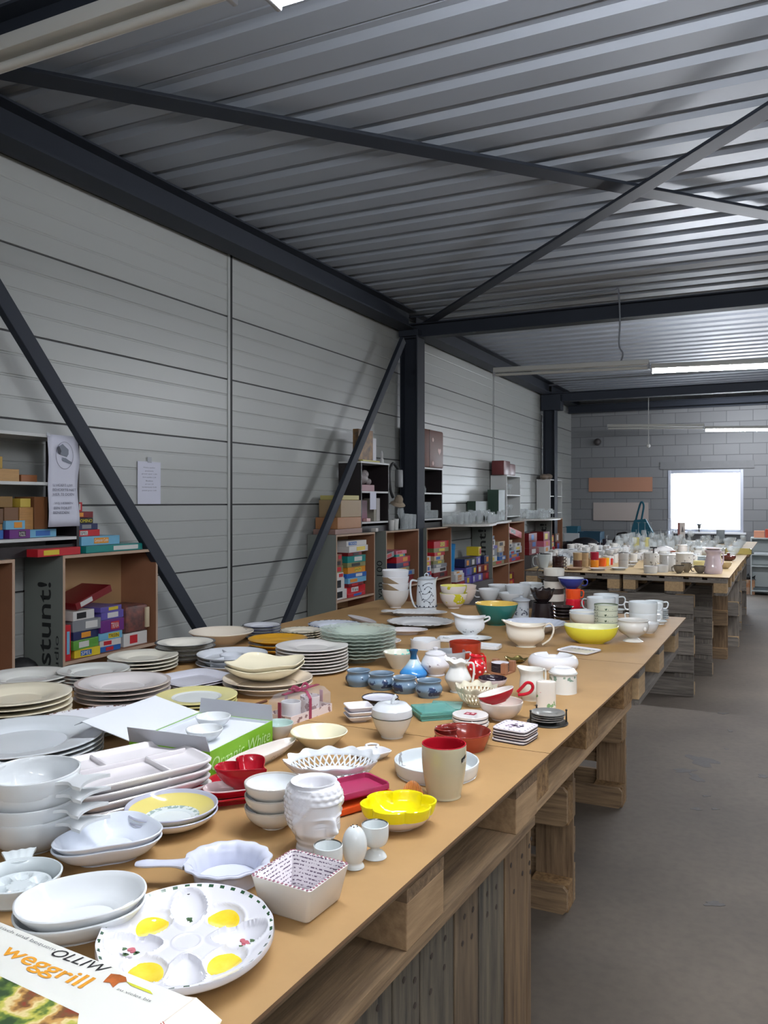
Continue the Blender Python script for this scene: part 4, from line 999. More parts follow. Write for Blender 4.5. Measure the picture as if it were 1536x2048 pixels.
# footed bowl
q, s = spot(1266, 1285, 17); H = (1003+.6/s-1240)*s; R = 31*s
P = [(0,0),(R*.60,0),(R*.58,.004),(R*.34,H*.16),(R*.36,H*.22),(R*.85,H*.46),(R*.99,H*.72),(R*.93,H*.92),(R*.97,H)]
o = tag(obj('footed_bowl', MB().lathe(shell(P, .003, 3), 44), [cer((212,210,204)), cer((212,210,204))], None, q, vr(1266)), 'white footed bowl with small relief head on its side', 'bowl')
m = MB(); m.sphere((R*.72,-R*.66,H*.66), .009, 10, 8, (1,1,1.2)); obj('relief', m, cer((212,210,204)), o)
rdish(1298, 1268, 12, 38, 1246, 'bowl', (214,216,216), 'small_bowl', 'bowl', 'small white bowl behind the footed bowl')
# printed ramekins
leafy = printed('leaf_sprigs', (206,212,190), (70,90,70), 70, .62, .008, .022)
rs(1212, 1259, 20, 47, 1209, 4, 11.5, 'straight', leafy, 'printed_ramekin', 'ramekin', 'small dish with green leaf print', 'behind the footed bowl', rim=(110,120,100), inner=(214,218,208))
def cup(cx, yf, w, top, col, label, name='cup', cat='cup', ang=0, kind='straight', rb=.4, z=TZ, out=.3, hy=(.25,.8), mt=None, inner=None, hr=.0035, rim=None, t=.003, handle_=True, group=None, both=False, hcol=None):
    q, s = spot(cx, yf, w*rb, z); H = (1003+(CAMH-z)/s-top)*s; R = w/2*s; m_ = mt or cer(col)
    o = dish(name, cat, label, q, kind, R, H, m_, t, inner=inner, rim=rim, rz=vr(cx), n=36, group=group)
    if handle_:
        for a in ((ang, ang+PI) if both else (ang,)): handle(o, cuphandle(R*(.96), H*hy[0], H*hy[1], R*out*2, a, hr), hr, cer(hcol) if hcol else m_, k=4)
    return o, q, s
WC = (218,224,226)
cup(1202, 1232, 56, 1195, WC, 'large white soup cup behind the printed ramekins', ang=2.6)
cup(1212, 1222, 50, 1189, WC, 'white soup cup with ring handle at the very back of the table', ang=0, out=.26, hy=(.35,.85))
def onz(o, dz): o.location.z += dz; return o
o, q, s = cup(1286, 1252, 54, 1226, WC, 'lower white two handled soup cup at the right rear edge', ang=0, both=True, hy=(.4,.9), out=.16)
cup(1286, 1252, 56, 1226, WC, 'upper white two handled soup cup at the right rear edge', ang=0, both=True, hy=(.3,.9), out=.16)[0].location.z += 22*s
o, q, s = cup(1308, 1244, 34, 1222, WC, 'lower white cup behind the two handled soup cups', ang=0, hy=(.3,.9), out=.2, handle_=False)
cup(1308, 1244, 36, 1222, WC, 'upper white cup with right ring handle behind the soup cups', ang=0, hy=(.3,.9), out=.26)[0].location.z += 20*s
rs(1319, 1241, 14, 34, 1221, 5, 4, 'flat', (216,222,224), 'saucer', 'saucer', 'white saucer', 'of the stack at the right rear corner')
rdish(1318, 1250, 12, 32, 1242, 'flat', (216,222,224), 'saucer', 'saucer', 'single white saucer before the saucer stack')
rdish(1235, 1226, 12, 30, 1219, 'flat', (200,206,204), 'saucer', 'saucer', 'single pale saucer behind the printed ramekins')
# dark fondue burner pots
DK = (38,30,32)
q, s = spot(1085, 1241, 20); R = 23*s
o = tag(obj('burner_stand', MB().lathe([(0,0),(R,0),(R,.004),(R*.86,33*s),(R*.80,33*s),(R*.9,.006),(0,.006)], 32), cer(DK), None, q), 'dark brown ceramic burner stand carrying a fluted pot', 'burner')
q2 = q+Vector((0,0,33.4*s)); 
def fl(t, r, z): k = 1+.05*math.cos(10*t)*(z/(26*s))**2; return (r*k*math.cos(t), r*k*math.sin(t), z+.003*math.cos(10*t)*(z/(26*s))**3)
dish('fondue_pot', 'pot', 'glossy dark brown fluted pot on top of the burner stand', q2, 'bowl', 24*s, 26*s, DK, .003, fn=fl, n=60)
# striped cups
q, s = spot(1108, 1214, 17); stripe = mat('stripe_dark', (70,64,60), .2)
for i in range(3):
    R = 21*s; H = 25*s
    P = [(0,0,1),(R*.86,0,1),(R*.9,.002,1),(R*.93,H*.42,1),(R*.95,H*.43,0),(R,H,0),(R*.93,H,0),(R*.86,H*.5,0),(R*.8,.004,0),(0,.004,0)]
    o = tag(obj('striped_cup', MB().lathe(P, 32), [cer((214,210,200)), stripe], None, q+Vector((0,0,(H+.0005)*i+.0)), vr(1108)), 'cream cup with dark lower half, %s of the striped tower' % ordn(i, 3), 'cup', 'striped cup tower')
    if i == 2: handle(o, cuphandle(R*.97, H*.2, H*.95, R*.6, PI, .003), .0035, mat('stripe_dark'))
rs(1126, 1241, 17, 42, 1213, 4, 6.5, 'flat', (48,40,40), 'saucer', 'saucer', 'dark saucer with cream underside', 'right of the burner stand', inner=(60,50,48))
# coloured cups at the back
q, s = spot(1146, 1219, 12)
for i, (c, lb) in enumerate((((206,30,50),'glossy red cup at the bottom of the coloured cup tower'),((236,84,36),'orange cup in the middle of the coloured cup tower'))):
    o = dish('colour_cup','cup',lb,q+Vector((0,0,i*20*s)),'straight',15*s,20*s,c,.003,rz=vr(1146),n=32,group='coloured cup tower'); handle(o, cuphandle(14.5*s, 4*s, 17*s, 9*s, -.5, .003), .0035, cer(c))
o = dish('wide_cup','cup','wide dark blue cup with white rim on top of the coloured cup tower',q+Vector((-.012,0,40.5*s)),'bowl',26*s,21*s,(52,62,140),.003,inner=(214,218,224),rim=(214,218,224),rz=vr(1146),n=36,group='coloured cup tower'); handle(o, cuphandle(23*s, 7*s, 18*s, 10*s, -.2, .003), .0035, cer((52,62,140)))
# grey lidded jar
q, s = spot(1042, 1239, 15); R = 18*s; H = 36*s
o = tag(obj('lidded_jar', MB().lathe(shell([(0,0),(R*.9,0),(R,.004),(R*.86,.010),(R*.9,H*.5),(R*.88,H*.9),(R,H)], .003, 2), 36), [printed('grey_relief',(178,184,190),(90,94,104),60,.58,.02,.06), cer((178,184,190))], None, q, vr(1042)), 'pale grey lidded jar with dark ornament beside the fondue burner', 'jar')
obj('lid', MB().lathe([(0,H+.001),(R*1.04,H+.001),(R*.98,H+.006),(R*.5,H+.014),(R*.22,H+.017),(R*.24,H+.024),(0,H+.028)], 32), cer((178,184,190)), o)
# white cups, piled at the back
for (cx, yf, w, top, lb, ang, dz) in ((979,1206,44,1178,'white cup with left handle standing behind the green bowl',3.3,0),(1000,1199,48,1170,'wide white cup just right of the handled cup behind green bowl',0,0),(1022,1210,50,1186,'lower white cup behind the grey lidded jar',0,0),(1036,1206,52,1170,'upper tilted white bowl cup behind the grey lidded jar',.1,0),(1062,1200,46,1166,'leaning white cup touching the striped tower',-.1,0)):
    o, q, s = cup(cx, yf, w, top, (208,212,214), lb, kind='bowl', rb=.28, ang=ang, out=.22, hy=(.4,.85), handle_=ang != 0)
# ================================================================ near table, middle part
# --- green carton with the lid open
ct = {k: onZ(*p) for k, p in {'f': (420,1562), 'r': (545,1492), 'l': (298,1520)}.items()}
ex = (ct['r']-ct['f']); ey0 = (ct['l']-ct['f']); exn = ex.normalized(); eyn = Vector((-exn.y, exn.x, 0)); 
if eyn.dot(ey0) < 0: eyn = -eyn
LX = ex.length; LY = ey0.dot(eyn); Hb = .062
greenb = mat('carton_green', (120,178,36), .4); greyin = mat('carton_grey', (168,170,176), .6); whitec = mat('carton_white_in', (222,226,232), .5)
t_ = empty('gift_carton', ct['f'], math.atan2(exn.y, exn.x), label='open bright green carton with white flaps and cups inside', cat='carton')
sy_ = 1 if Vector((-exn.y, exn.x, 0)).dot(eyn) > 0 else -1
th = .0025
def gb(name, x0, x1, y0, y1, z0, z1, m_, M=None):
    if sy_ < 0: y0, y1 = -y1, -y0
    return obj(name, MB().box(x0, x1, y0, y1, z0, z1, M=M), m_, t_, smooth=False)
gb('bottom', 0, LX, 0, LY, 0, th, greenb)
gb('front_panel', 0, LX, 0, th, th, Hb, greenb); gb('back_panel', 0, LX, LY-th, LY, th, Hb, greenb)
gb('side_panel', 0, th, th, LY-th, th, Hb, greenb); gb('side_panel', LX-th, LX, th, LY-th, th, Hb, greenb)
for a_ in ((2*th, LX-2*th, th, 1.6*th), (2*th, LX-2*th, LY-1.6*th, LY-th), (th, 1.6*th, th, LY-th), (LX-1.6*th, LX-th, th, LY-th)): gb('liner', *a_, Hb*.5, Hb-.0005, whitec)
gb('tray', 2*th, LX-th, th, LY-th, Hb*.84, Hb*.88, whitec)
def flap(name, pts, m_, tk=.0015):      # world points of a thin card
    P = [Vector(p) for p in pts]; n = (P[1]-P[0]).cross(P[2]-P[0]).normalized()*tk; m = MB()
    a = [m.bm.verts.new(p) for p in P]; b_ = [m.bm.verts.new(p+n) for p in P]; m.face(a); m.face(b_[::-1])
    for i in range(len(P)): m.face([a[i], b_[i], b_[(i+1)%len(P)], a[(i+1)%len(P)]])
    o = obj(name, m, m_, smooth=False); return attach(o, t_)
Z = Vector((0,0,1)); f0 = ct['f']+Z*Hb; l0 = f0+eyn*LY; r0 = f0+exn*LX; b0_ = l0+exn*LX
flap('side_flap', [f0, l0, l0+Z*.034-exn*.008, f0+Z*.034-exn*.008+eyn*.006], greyin)
flap('side_flap', [r0, b0_, b0_+Z*.036+exn*.008, r0+Z*.036+exn*.008+eyn*.008], greyin)
flap('lid', [l0, b0_, b0_+eyn*.135+Z*.030, l0+eyn*.135+Z*.030], whitec)
flap('lid_tab', [l0+eyn*.135+Z*.030, b0_+eyn*.135+Z*.030, b0_+eyn*.165+Z*.016-exn*.01, l0+eyn*.165+Z*.016+exn*.01], whitec)
c1 = mat('letter_pale_green', (186,220,150), .5)
a = ct['f']+exn*.006+Z*.010; text_fit('Organic White', a-eyn*.0, exn*LX*.93, Z*.036, c1, t_, shear=.25, lift=.0008)
a = l0-Z*(Hb-.020)-eyn*.02-exn*.0; text_fit('Organic White', a, -eyn*LY*.6, Z*.006, c1, t_, lift=.0008)
for i, (fx, fy) in enumerate(((.33,.35),(.70,.55))):
    q = ct['f']+exn*LX*fx+eyn*LY*fy+Z*(Hb*.88+.0005); dish('white_cup','cup',('white cup packed in the left half of the green carton','white cup packed in the right half of the green carton')[i], q, 'bowl', .042, .026, W1, .003, n=36)
# --- mint bowl partly behind the green carton, cream bowl
rdish(556, 1486, 26, 62, 1446, 'bowl', (222,214,206), 'rice_bowl', 'bowl', 'low white bowl with pale mint inside behind the green carton', inner=(190,212,206))
rdish(638, 1501, 28, 114, 1463, 'cone', (230,220,188), 'cream_bowl', 'bowl', 'plain cream yellow round bowl in the middle of the table', .003, inner=(232,226,196))
# --- long narrow dish with letters
a, b_ = onZ(452, 1556), onZ(583, 1500); c = (a+b_)/2; L = (b_-a).length/2; ang = math.atan2((b_-a).y, (b_-a).x)
def boat(t, r, z): return (r*math.cos(t)*L/.05, r*math.sin(t)*.55, z)
o = dish('bread_dish', 'dish', 'long narrow white boat dish with letters on its side', c, 'bowl', .05*1.12, .026, (220,212,204), .003, fn=boat, rz=ang, n=64)
u_ = (b_-a).normalized(); text_fit('OLIVES', c-Vector((-u_.y,u_.x,0))*.0265+Z*.011+u_*.002, u_*.046-Vector((-u_.y,u_.x,0))*-.002, Vector((0,0,.009))-Vector((-u_.y,u_.x,0))*.0035, mat('letter_grey',(120,112,110),.4), o, lift=.0025)
# --- gift box under film with ribbon
fr = onZ(582, 1451); rt = onZ(664, 1422); lf = onZ(545, 1425)
ex = rt-fr; exn = ex.normalized(); eyn = Vector((-exn.y, exn.x, 0)); LX = ex.length; LY = .085; Hg = .068
rz_ = math.atan2(exn.y, exn.x); t_ = empty('gift_box', fr, rz_, label='white floral gift tray with crockery under clear film and burgundy ribbon', cat='gift box')
tray = printed('tray_print', (226,212,210), (150,120,120), 50, .6, rough=.5)
m = MB(); m.box(0, LX, 0, .002, 0, .022); m.box(0, LX, LY-.002, LY, 0, .022); m.box(0, .002, .002, LY-.002, 0, .022); m.box(LX-.002, LX, .002, LY-.002, 0, .022); m.box(0.002, LX-.002, .002, LY-.002, 0, .002)
obj('tray', m, tray, t_, smooth=False)
film = mat('clear_film', (240,236,240), .06, alpha=.16, spec=.9)
m = MB(); m.rings([[(.003,.003,.022),(LX-.003,.003,.022),(LX-.003,LY-.003,.022),(.003,LY-.003,.022)], [(.003,.003,.054),(LX-.003,.003,.054),(LX-.003,LY-.003,.054),(.003,LY-.003,.054)], [(.016,.016,.072),(LX-.016,.016,.072),(LX-.016,LY-.016,.072),(.016,LY-.016,.072)]], True, None, (False, True)); obj('film', m, film, t_, smooth=False)
rib = mat('ribbon_burgundy', (150,60,88), .4)
for (x0, x1) in ((LX*.42, LX*.42+.011),):
    m = MB(); m.box(x0, x1, -.0015, 0, 0, .056); m.box(x0, x1, LY, LY+.0015, 0, .056); m.box(x0, x1, .012, LY-.012, .0735, .075)
    m.rings([[(x0,-.0015,.056),(x1,-.0015,.056),(x1,0.0,.056),(x0,0.0,.056)],[(x0,.012,.0735),(x1,.012,.0735),(x1,.014,.0755),(x0,.014,.0755)]], True, None, (True,True))
    m.rings([[(x0,LY+.0015,.056),(x1,LY+.0015,.056),(x1,LY,.056),(x0,LY,.056)],[(x0,LY-.012,.0735),(x1,LY-.012,.0735),(x1,LY-.014,.0755),(x0,LY-.014,.0755)]], True, None, (True,True))
    obj('ribbon', m, rib, t_, smooth=False)
m = MB(); y0 = LY*.4; m.box(-.0015, 0, y0, y0+.011, 0, .056); m.box(LX, LX+.0015, y0, y0+.011, 0, .056); m.box(.014, LX-.014, y0, y0+.011, .0735, .0752)
obj('ribbon', m, rib, t_, smooth=False)
bw_ = MB(); X0 = LX*.45
for sgn in (-1, 1): bw_.tube(crom([(X0,y0,.076),(X0+sgn*.022,y0+.006,.088),(X0+sgn*.036,y0+.004,.082),(X0+sgn*.020,y0-.004,.075),(X0,y0,.076)], 4), .004, 8, flat=.25)
obj('bow', bw_, rib, t_)
for i, (fx, fy) in enumerate(((.28,.5),(.74,.5))):
    q = fr+exn*LX*fx+eyn*LY*fy+Z*.0025
    o = dish('white_cup','cup',('white cup at the left under the gift box film','patterned white cup at the right under the gift box film')[i], q, 'straight', .028, .045, (218,220,224) if i == 0 else printed('swirl_print',(222,212,214),(140,110,112),40,.55), .003, n=32)
# --- thin brown stick and a white bit lying beside the gift box
a, b_ = onZ(494, 1416), onZ(533, 1404); tag(obj('wooden_stick', MB().tube([a+Z*.004, b_+Z*.004], [.0025,.004], 8), mat('stick_brown',(96,60,44),.5)), 'short thin brown stick lying left of the gift box', 'stick')
q, s = spot(508, 1420, 10); dish('tiny_dish', 'dish', 'tiny white dish beside the brown stick', q, 'flat', 14*s, .006, W1, .002)
# --- three small square dishes
q, s = spot(716, 1458, 24)
q = onZ(717, 1441)
sp_ = pile('square_dish', 'dish', 'small white square dish', 'left of the apple jar', q, 3, .0125, lambda: dish('square_dish','dish',None,(0,0,0),'coupe',.036,.016,(226,222,226),.0028,fn=squ(1,1,9),n=48), rz=vr(717)+.25)
m = MB(); m.box(-.014,.006,-.010,-.002,.0040,.0045); obj('printed_label', m, mat('ink_soft',(110,104,112),.5), sp_[-1], smooth=False)
# --- black rimmed round dishes, apple jar, teal glass
rs(761, 1421, 26, 74, 1395, 3, 7.5, 'straight', (34,30,36), 'butter_dish', 'dish', 'white round dish with black rim', 'behind the apple jar', inner=(212,212,224), rim=(34,30,36), t=.0025)
q, s = spot(784, 1480, 24); H = (1003+.6/s-1432)*s; R = 41*s
aj = tag(obj('apple_jar', MB().lathe(shell([(0,0),(R*.50,0),(R*.55,.004),(R*.78,H*.45),(R*.93,H*.82),(R*.98,H)], .003, 3), 44), [printed('single_flower',(218,218,212),(150,140,140),26,.70,.03,.05), cer((218,220,220))], None, q, vr(784)), 'apple shaped white lidded jar with silver line and small flower', 'jar')
obj('lid', MB().lathe([(0,H+.002),(R*.99,H+.002),(R*1.0,H+.006),(R*.97,H+.020),(R*.74,H+.032),(R*.34,H+.035),(R*.16,H+.030),(0,H+.028)], 44), cer((214,218,222)), aj)
obj('silver_line', MB().tube([(R*.995*math.cos(2*PI*k/44), R*.995*math.sin(2*PI*k/44), H+.001) for k in range(44)], .0012, 6, closed=True), silver, aj)
handle(aj, [(0,0,H+.028),(.002,0,H+.040),(.008,.002,H+.050),(.011,.002,H+.052)], .0042, cer((214,218,222)), name='stem')
m = MB()
for a in range(5): m.sphere((R*.70*math.cos(-1.05)+.0, R*.83*math.sin(-1.05), H*.55), .001, 4, 3)
teal = mat('teal_glass', (120,190,180), .06, alpha=.62, spec=.8)
def tile(w_, l_, h_): return lambda: obj('glass_coaster', MB().box(-w_, w_, -l_, l_, 0, h_, bev=.001), teal, smooth=False)
q = onZ(866, 1432); pile('glass_coaster', 'coaster', 'square teal glass plate', 'right of the apple jar', q, 4, .0062, tile(.052,.050,.0055), rz=vr(866)+.32)
q = onZ(893, 1413); o = tile(.045,.045,.0055)(); o.location = q; o.rotation_euler.z = vr(893)-.1; tag(o, 'single teal glass plate half behind the teal stack', 'coaster')
# --- small dish with ear and pink label
q, s = spot(744, 1522, 18); R = 34*s
def pentaf(t, r, z): k = 1+.05*math.cos(5*t+.6); return (r*k*math.cos(t)*1.1, r*k*math.sin(t)*.82, z)
o = dish('sauce_dish', 'dish', 'small white dish with an ear handle and pink label inside', q, 'coupe', R, .017, (224,224,228), .003, fn=pentaf, rz=vr(744), n=50)
handle(o, [(-.010,R*.72,.016),(-.014,R*.98,.019),(.0,R*1.12,.020),(.014,R*.98,.019),(.010,R*.72,.016)], .0032, cer((224,224,228)))
obj('pink_label', MB().box(-.015,.012,-.009,.006,.0040,.0046), mat('label_pink',(214,140,156),.5), o, smooth=False)
# --- openwork baskets: lattice of holes near the rim
def basket(R, H, col, fn, nh=30, rows=2, n=120, t=.003, lo=.50, hi=.86, kind='coupe'):
    m = MB(); m.lathe(shell(pr(kind, R, H), t, 4), n, fn)
    o = obj('openwork_bowl', m, cer(col)); hs = MB(); P = crom(pr(kind, R, H), 6)
    return o
def openwork(R, H, col, sx, sy, scallop, nseg, kind, lo, hi, rowsn):
    """solid middle, then a pierced band made of crossing straps, then a wavy rim"""
    P = crom(pr(kind, R, H), 6); m_ = cer(col)
    def at(f_, t, off=0):
        i = f_*(len(P)-1); j = min(int(i), len(P)-2); k = i-j; r = P[j][0]+(P[j+1][0]-P[j][0])*k; z = P[j][1]+(P[j+1][1]-P[j][1])*k
        w_ = 1+scallop*math.cos(nseg*t)*max(0, f_-.8)/.2
        return Vector((r*w_*math.cos(t)*sx, r*w_*math.sin(t)*sy, z+.0025+(scallop*.06*math.cos(nseg*t) if f_ > .97 else 0)))
    N = 96
    def band(f0, f1, k=6, caps=True):
        m = MB(); out = [[at(f0+(f1-f0)*i/k, 2*PI*j/N) for j in range(N)] for i in range(k+1)]; inn = [[p+Vector((0,0,.003)) for p in r_] for r_ in out]
        return m.rings(out+inn[::-1]+[out[0]])
    mid = MB(); out = [[(0,0,0)]]+[[at(lo*i/8, 2*PI*j/N) for j in range(N)] for i in range(1, 9)]
    out[1:] = [[Vector((p.x,p.y,p.z-.0025)) if i < 5 else p for p in r_] for i, r_ in enumerate(out[1:])]
    inn = [[Vector(p)+Vector((0,0,.003)) for p in r_] for r_ in out]; mid.rings(out+inn[::-1])
    o = obj('openwork_bowl', mid, m_); obj('rim', band(hi, 1.0), m_, o)
    st_ = MB(); K = int(nseg*3)
    for d in (1, -1):
        for j in range(K):
            a0_ = 2*PI*j/K; st_.tube([at(lo+(hi-lo)*i/5, a0_+d*2*PI/K*rowsn*.5*i/5)+Vector((0,0,.0015)) for i in range(6)], .0021, 5)
    obj('lattice', st_, m_, o); return o
q, s = spot(664, 1573, 44)
o = openwork(84*s, .040, (220,224,228), 1.12, .88, .045, 12, 'coupe', .60, .86, 2); o.location = q; o.rotation_euler.z = vr(664)+.1; tag(o, 'white oval openwork basket dish with scalloped rim in the foreground', 'bowl')
q, s = spot(953, 1415, 18)
o = openwork(42*s, .052, (222,216,196), 1, 1, .06, 10, 'bowl', .45, .86, 2); o.location = q; tag(o, 'small cream openwork bowl with lacy rim beside the red scoop', 'bowl')
# --- low round white dish, tall mug, terracotta dish
rdish(873, 1569, 70, 170, 1520, 'straight', (222,226,226), 'round_dish', 'dish', 'low round white dish with faint print behind the tall mug', .004, inner=printed('faint_print',(220,226,228),(150,150,150),30,.66))
q, s = spot(888, 1603, 32); H = (1003+.6/s-1487)*s; R = 45*s
mugm = mat('mug_cream', (196,188,160), .14, coat=.2); mg = tag(obj('tall_mug', MB().lathe([(a[0],a[1],a[2]) for a in shell([(0,0),(R*.70,0),(R*.75,.006),(R*.86,H*.28),(R*.98,H*.62),(R*.99,H)], .0035, 4, 0, 1)], 56), [mugm, cer((176,26,42))], None, q, vr(888)), 'tall cream mug with glossy red inside near the table edge', 'mug')
m = MB(); ww = []
for i in range(9):
    a = -.72+.42*i/8; ww.append([(R*.962*math.cos(a), R*.962*math.sin(a), H*.70+.003*i/8*2), (R*.975*math.cos(a), R*.975*math.sin(a), H*.80+.003*i/8*2)])
vv = [[m.bm.verts.new(Vector(p)*1.0+Vector((math.cos(-.5)*.0012, math.sin(-.5)*.0012, 0))) for p in w_] for w_ in ww]
for a_, b2 in zip(vv, vv[1:]): m.face([a_[0], b2[0], b2[1], a_[1]])
obj('printed_label', m, mat('ink_black'), mg, smooth=False)
P0 = Vector((R*.985*math.cos(-.70), R*.985*math.sin(-.70), H*.715)); P1 = Vector((R*.985*math.cos(-.32), R*.985*math.sin(-.32), H*.735)); tm = text_fit('ESPRESSO', P0+Vector((.002,-.0015,0)), P1-P0, Vector((0,0,H*.07)), mat('letter_white',(220,220,214),.4), None, lift=.0012); tm.parent = mg
TC = (142,58,44)
rdish(925, 1507, 42, 114, 1462, 'dish', (164,72,48), 'terracotta_dish', 'dish', 'brown red glazed terracotta dish behind the tall mug', .004, inner=(134,50,40))
q, s = spot(893, 1500, 20); q.z += .006; H = .040
o = tag(obj('dip_pot', MB().lathe(shell([(0,0),(20*s,0),(24*s,.006),(25*s,.018),(20*s,.030),(23*s,.040)], .003, 3), 36), [cer((122,40,36)), cer((122,40,36))], None, q), 'small dark red pot standing in the terracotta dish', 'pot')
# --- yellow flower bowl, orange shell, two trays
q, s = spot(797, 1664, 34); R = 70*s
def petal(t, r, z): k = 1+(.15*abs(math.cos(3*t))**.6-.10)*(z/.042); return (r*k*math.cos(t)*1.06, r*k*math.sin(t)*.94, z)
P = shell(pr('deep', R, .042), .0045, 4, 0, 1); P = [(a[0], a[1], 1 if (a[2] == 1 or a[1] > .020) else 0) for a in P]
tag(obj('flower_bowl', MB().lathe(P, 84, petal), [cer((222,204,186)), cer((240,226,22), .08)], None, q, vr(797)+.2), 'bright yellow flower shaped bowl with pale base near the table edge', 'bowl')
q, s = spot(825, 1592, 20)
m = MB(); rr = []
for i in range(13):
    k = i/12; w_ = 26*s*(k**.6); rr.append([(w_*2*(j/24-.5), -.045*s*0+.052*(1-k)-.02, .002+.020*math.sin(PI*min(1, k*.9+.05))*(1-(2*j/24-1)**2)**.5+.0010*math.cos(j*PI)*k) for j in range(25)]+[(w_*2*(.5-j/24), .052*(1-k)-.02, .0) for j in range(25)])
m.rings(rr, True, None, (True, True)); tag(obj('scallop_shell', m, mat('shell_orange',(214,150,84),.3,var=.3,vs=60,col2=(190,110,50)), None, q, vr(825)), 'ribbed orange scallop shell half hidden behind the yellow flower bowl', 'shell')
def traymb(w_, l_, h_):
    m = MB(); N = 40
    def rg(k, z): 
        out = []
        for j in range(N):
            t = 2*PI*j/N; c, s_ = math.cos(t), math.sin(t); e = 1/((abs(c)**12+abs(s_)**12)**(1/12)); out.append((w_*k*e*c, l_*k*e*s_, z))
        return out
    return m.rings([[(0,0,0)], rg(.9,0), rg(1,.004), rg(1,h_), rg(.985,h_+.001), rg(.96,h_), rg(.94,.005), [(0,0,.005)]])
c = onZ(700, 1606)
o = tag(obj('orange_tray', traymb(.046,.080,.014), cer((216,84,34), .25), None, c+Vector((.008,.0,0)), vr(700)-.95), 'orange rectangular tray lying under the magenta one', 'tray')
o2 = tag(obj('magenta_tray', traymb(.044,.080,.014), cer((166,52,92), .25), None, c+Vector((-.014,.012,.0155)), vr(700)-.99), 'magenta rectangular tray on top of the orange one behind the head planter', 'tray')
# --- coasters
q, s = spot(941, 1458, 33); Rc = 36*s
pl = pile('round_coaster', 'coaster', 'round white coaster with dark line', 'behind the terracotta dish', q, 3, .0098, lambda: obj('round_coaster', MB().lathe([(0,0,1),(Rc*.97,0,1),(Rc*.97,.0025,1),(Rc,.003,0),(Rc,.0085,0),(Rc*.98,.0095,0),(0,.0095,0)], 44), [cer((226,222,220)), mat('coaster_black2',(50,36,40),.6)]), jit=.0012)
mt = mat('motif_red',(150,40,56),.5); mo = MB().box(-.015,.015,-.012,.012,.0095,.0100); mo.box(-.010,-.002,-.008,.002,.0100,.0103,mi=1); mo.box(.002,.010,-.002,.008,.0100,.0103,mi=1)
obj('printed_motif', mo, [mt, mat('motif_pale',(220,190,196),.5)], pl[-1], smooth=False)
def coaster(w_, l_, h_):
    m = MB(); N = 40
    def rg(k, z): 
        out = []
        for j in range(N):
            t = 2*PI*j/N; c, s_ = math.cos(t), math.sin(t); e = 1/((abs(c)**8+abs(s_)**8)**(1/8)); out.append((w_*k*e*c, l_*k*e*s_, z))
        return out
    m.rings([[(0,0,0)], rg(.99,0), rg(1,.0004), rg(1,h_*.5), rg(1,h_*.55), rg(1,h_), [(0,0,h_)]], True, [1,1,1,1,0,0,0]); return m
cpr = printed('coaster_print', (222,218,226), (110,90,120), 90, .60, rough=.4)
q = onZ(1030, 1478); pl = pile('square_coaster', 'coaster', 'rounded square coaster with dark flower print', 'at the table edge', q, 5, .0068, lambda: obj('square_coaster', coaster(.046,.046,.0062), [mat('coaster_white',(224,220,226),.4), mat('coaster_black',(40,30,38),.6)], smooth=False), rz=vr(1030)-.42)
r = random.Random(9); m = MB()
for i in range(26):
    a, d = r.random()*6.28, r.random()**.7*.020; m.prism([(d*math.cos(a)*1.3+.004*r.uniform(.5,1.2)*math.cos(k*1.05+a), d*math.sin(a)+.004*math.sin(k*1.05+a)) for k in range(6)], .0062, .0065+.0001*(i % 3), mi=i % 3)
for k in range(20):
    t = 2*PI*k/20; c_, s_ = math.cos(t), math.sin(t); e = 1/((abs(c_)**8+abs(s_)**8)**(1/8)); m.box(.039*e*c_-.0022,.039*e*c_+.0022,.039*e*s_-.0012,.039*e*s_+.0012,.0062,.0065,mi=0)
obj('printed_flower', m, [mat('ink_violet',(92,84,110),.5), mat('ink_mauve',(150,120,150),.5), mat('ink_dark',(60,54,66),.5)], pl[-1], smooth=False)
# metal coaster set
q, s = spot(1095, 1456, 38); pew = mat('pewter', (150,150,146), .32, metal=.45)
t_ = empty('coaster_holder', q, vr(1095), label='round dark metal coaster holder with small posts at the table edge', cat='coaster holder')
obj('base', MB().lathe([(0,0),(40*s,0),(41*s,.002),(40*s,.004),(0,.004)], 40), mat('dark_metal',(58,58,56),.4,metal=.7), t_)
for a in (.1, 2.2, 3.6): obj('post', MB().tube([(37*s*math.cos(a), 37*s*math.sin(a), .004), (37*s*math.cos(a), 37*s*math.sin(a), .034)], [.0025,.0018], 8).sphere((37*s*math.cos(a), 37*s*math.sin(a), .036), .0032, 8, 6), mat('dark_metal'), t_)
pile('metal_coaster', 'coaster', 'round pewter coaster', 'in the metal holder', q+Vector((0,0,.0045)), 4, .0055, lambda: dish('metal_coaster','coaster',None,(0,0,0),'plate',33.5*s,.008,pew,.002,n=40))
# --- bowl with red scoop
rdish(1002, 1443, 18, 88, 1402, 'cereal', (220,208,198), 'white_bowl', 'bowl', 'white bowl holding a red scoop with heart handle', .003)
q, s = spot(1002, 1443, 18)
t_ = empty('red_scoop', q+Vector((.0,.0,.050)), vr(1002), label='glossy red scoop with a heart shaped loop handle, resting in the white bowl', cat='scoop')
M = Matrix.Translation((-.006,0,-.004)) @ Matrix.Rotation(-.30, 4, 'Y')
def scoopf(t, r, z): v_ = M @ Vector((r*math.cos(t)*1.15, r*math.sin(t)*.8, z)); return (v_.x, v_.y, v_.z)
obj('bowl', MB().lathe([(a[0],a[1],a[2]) for a in shell(pr('bowl', .045, .030), .003, 3, 0, 1)], 44, scoopf), [cer((184,24,42), .08), cer((222,214,208))], t_)
hp = [(.045,0,.026),(.058,0,.040),(.070,0,.052),(.083,0,.050),(.086,0,.038),(.078,0,.026),(.062,0,.020),(.046,0,.018)]
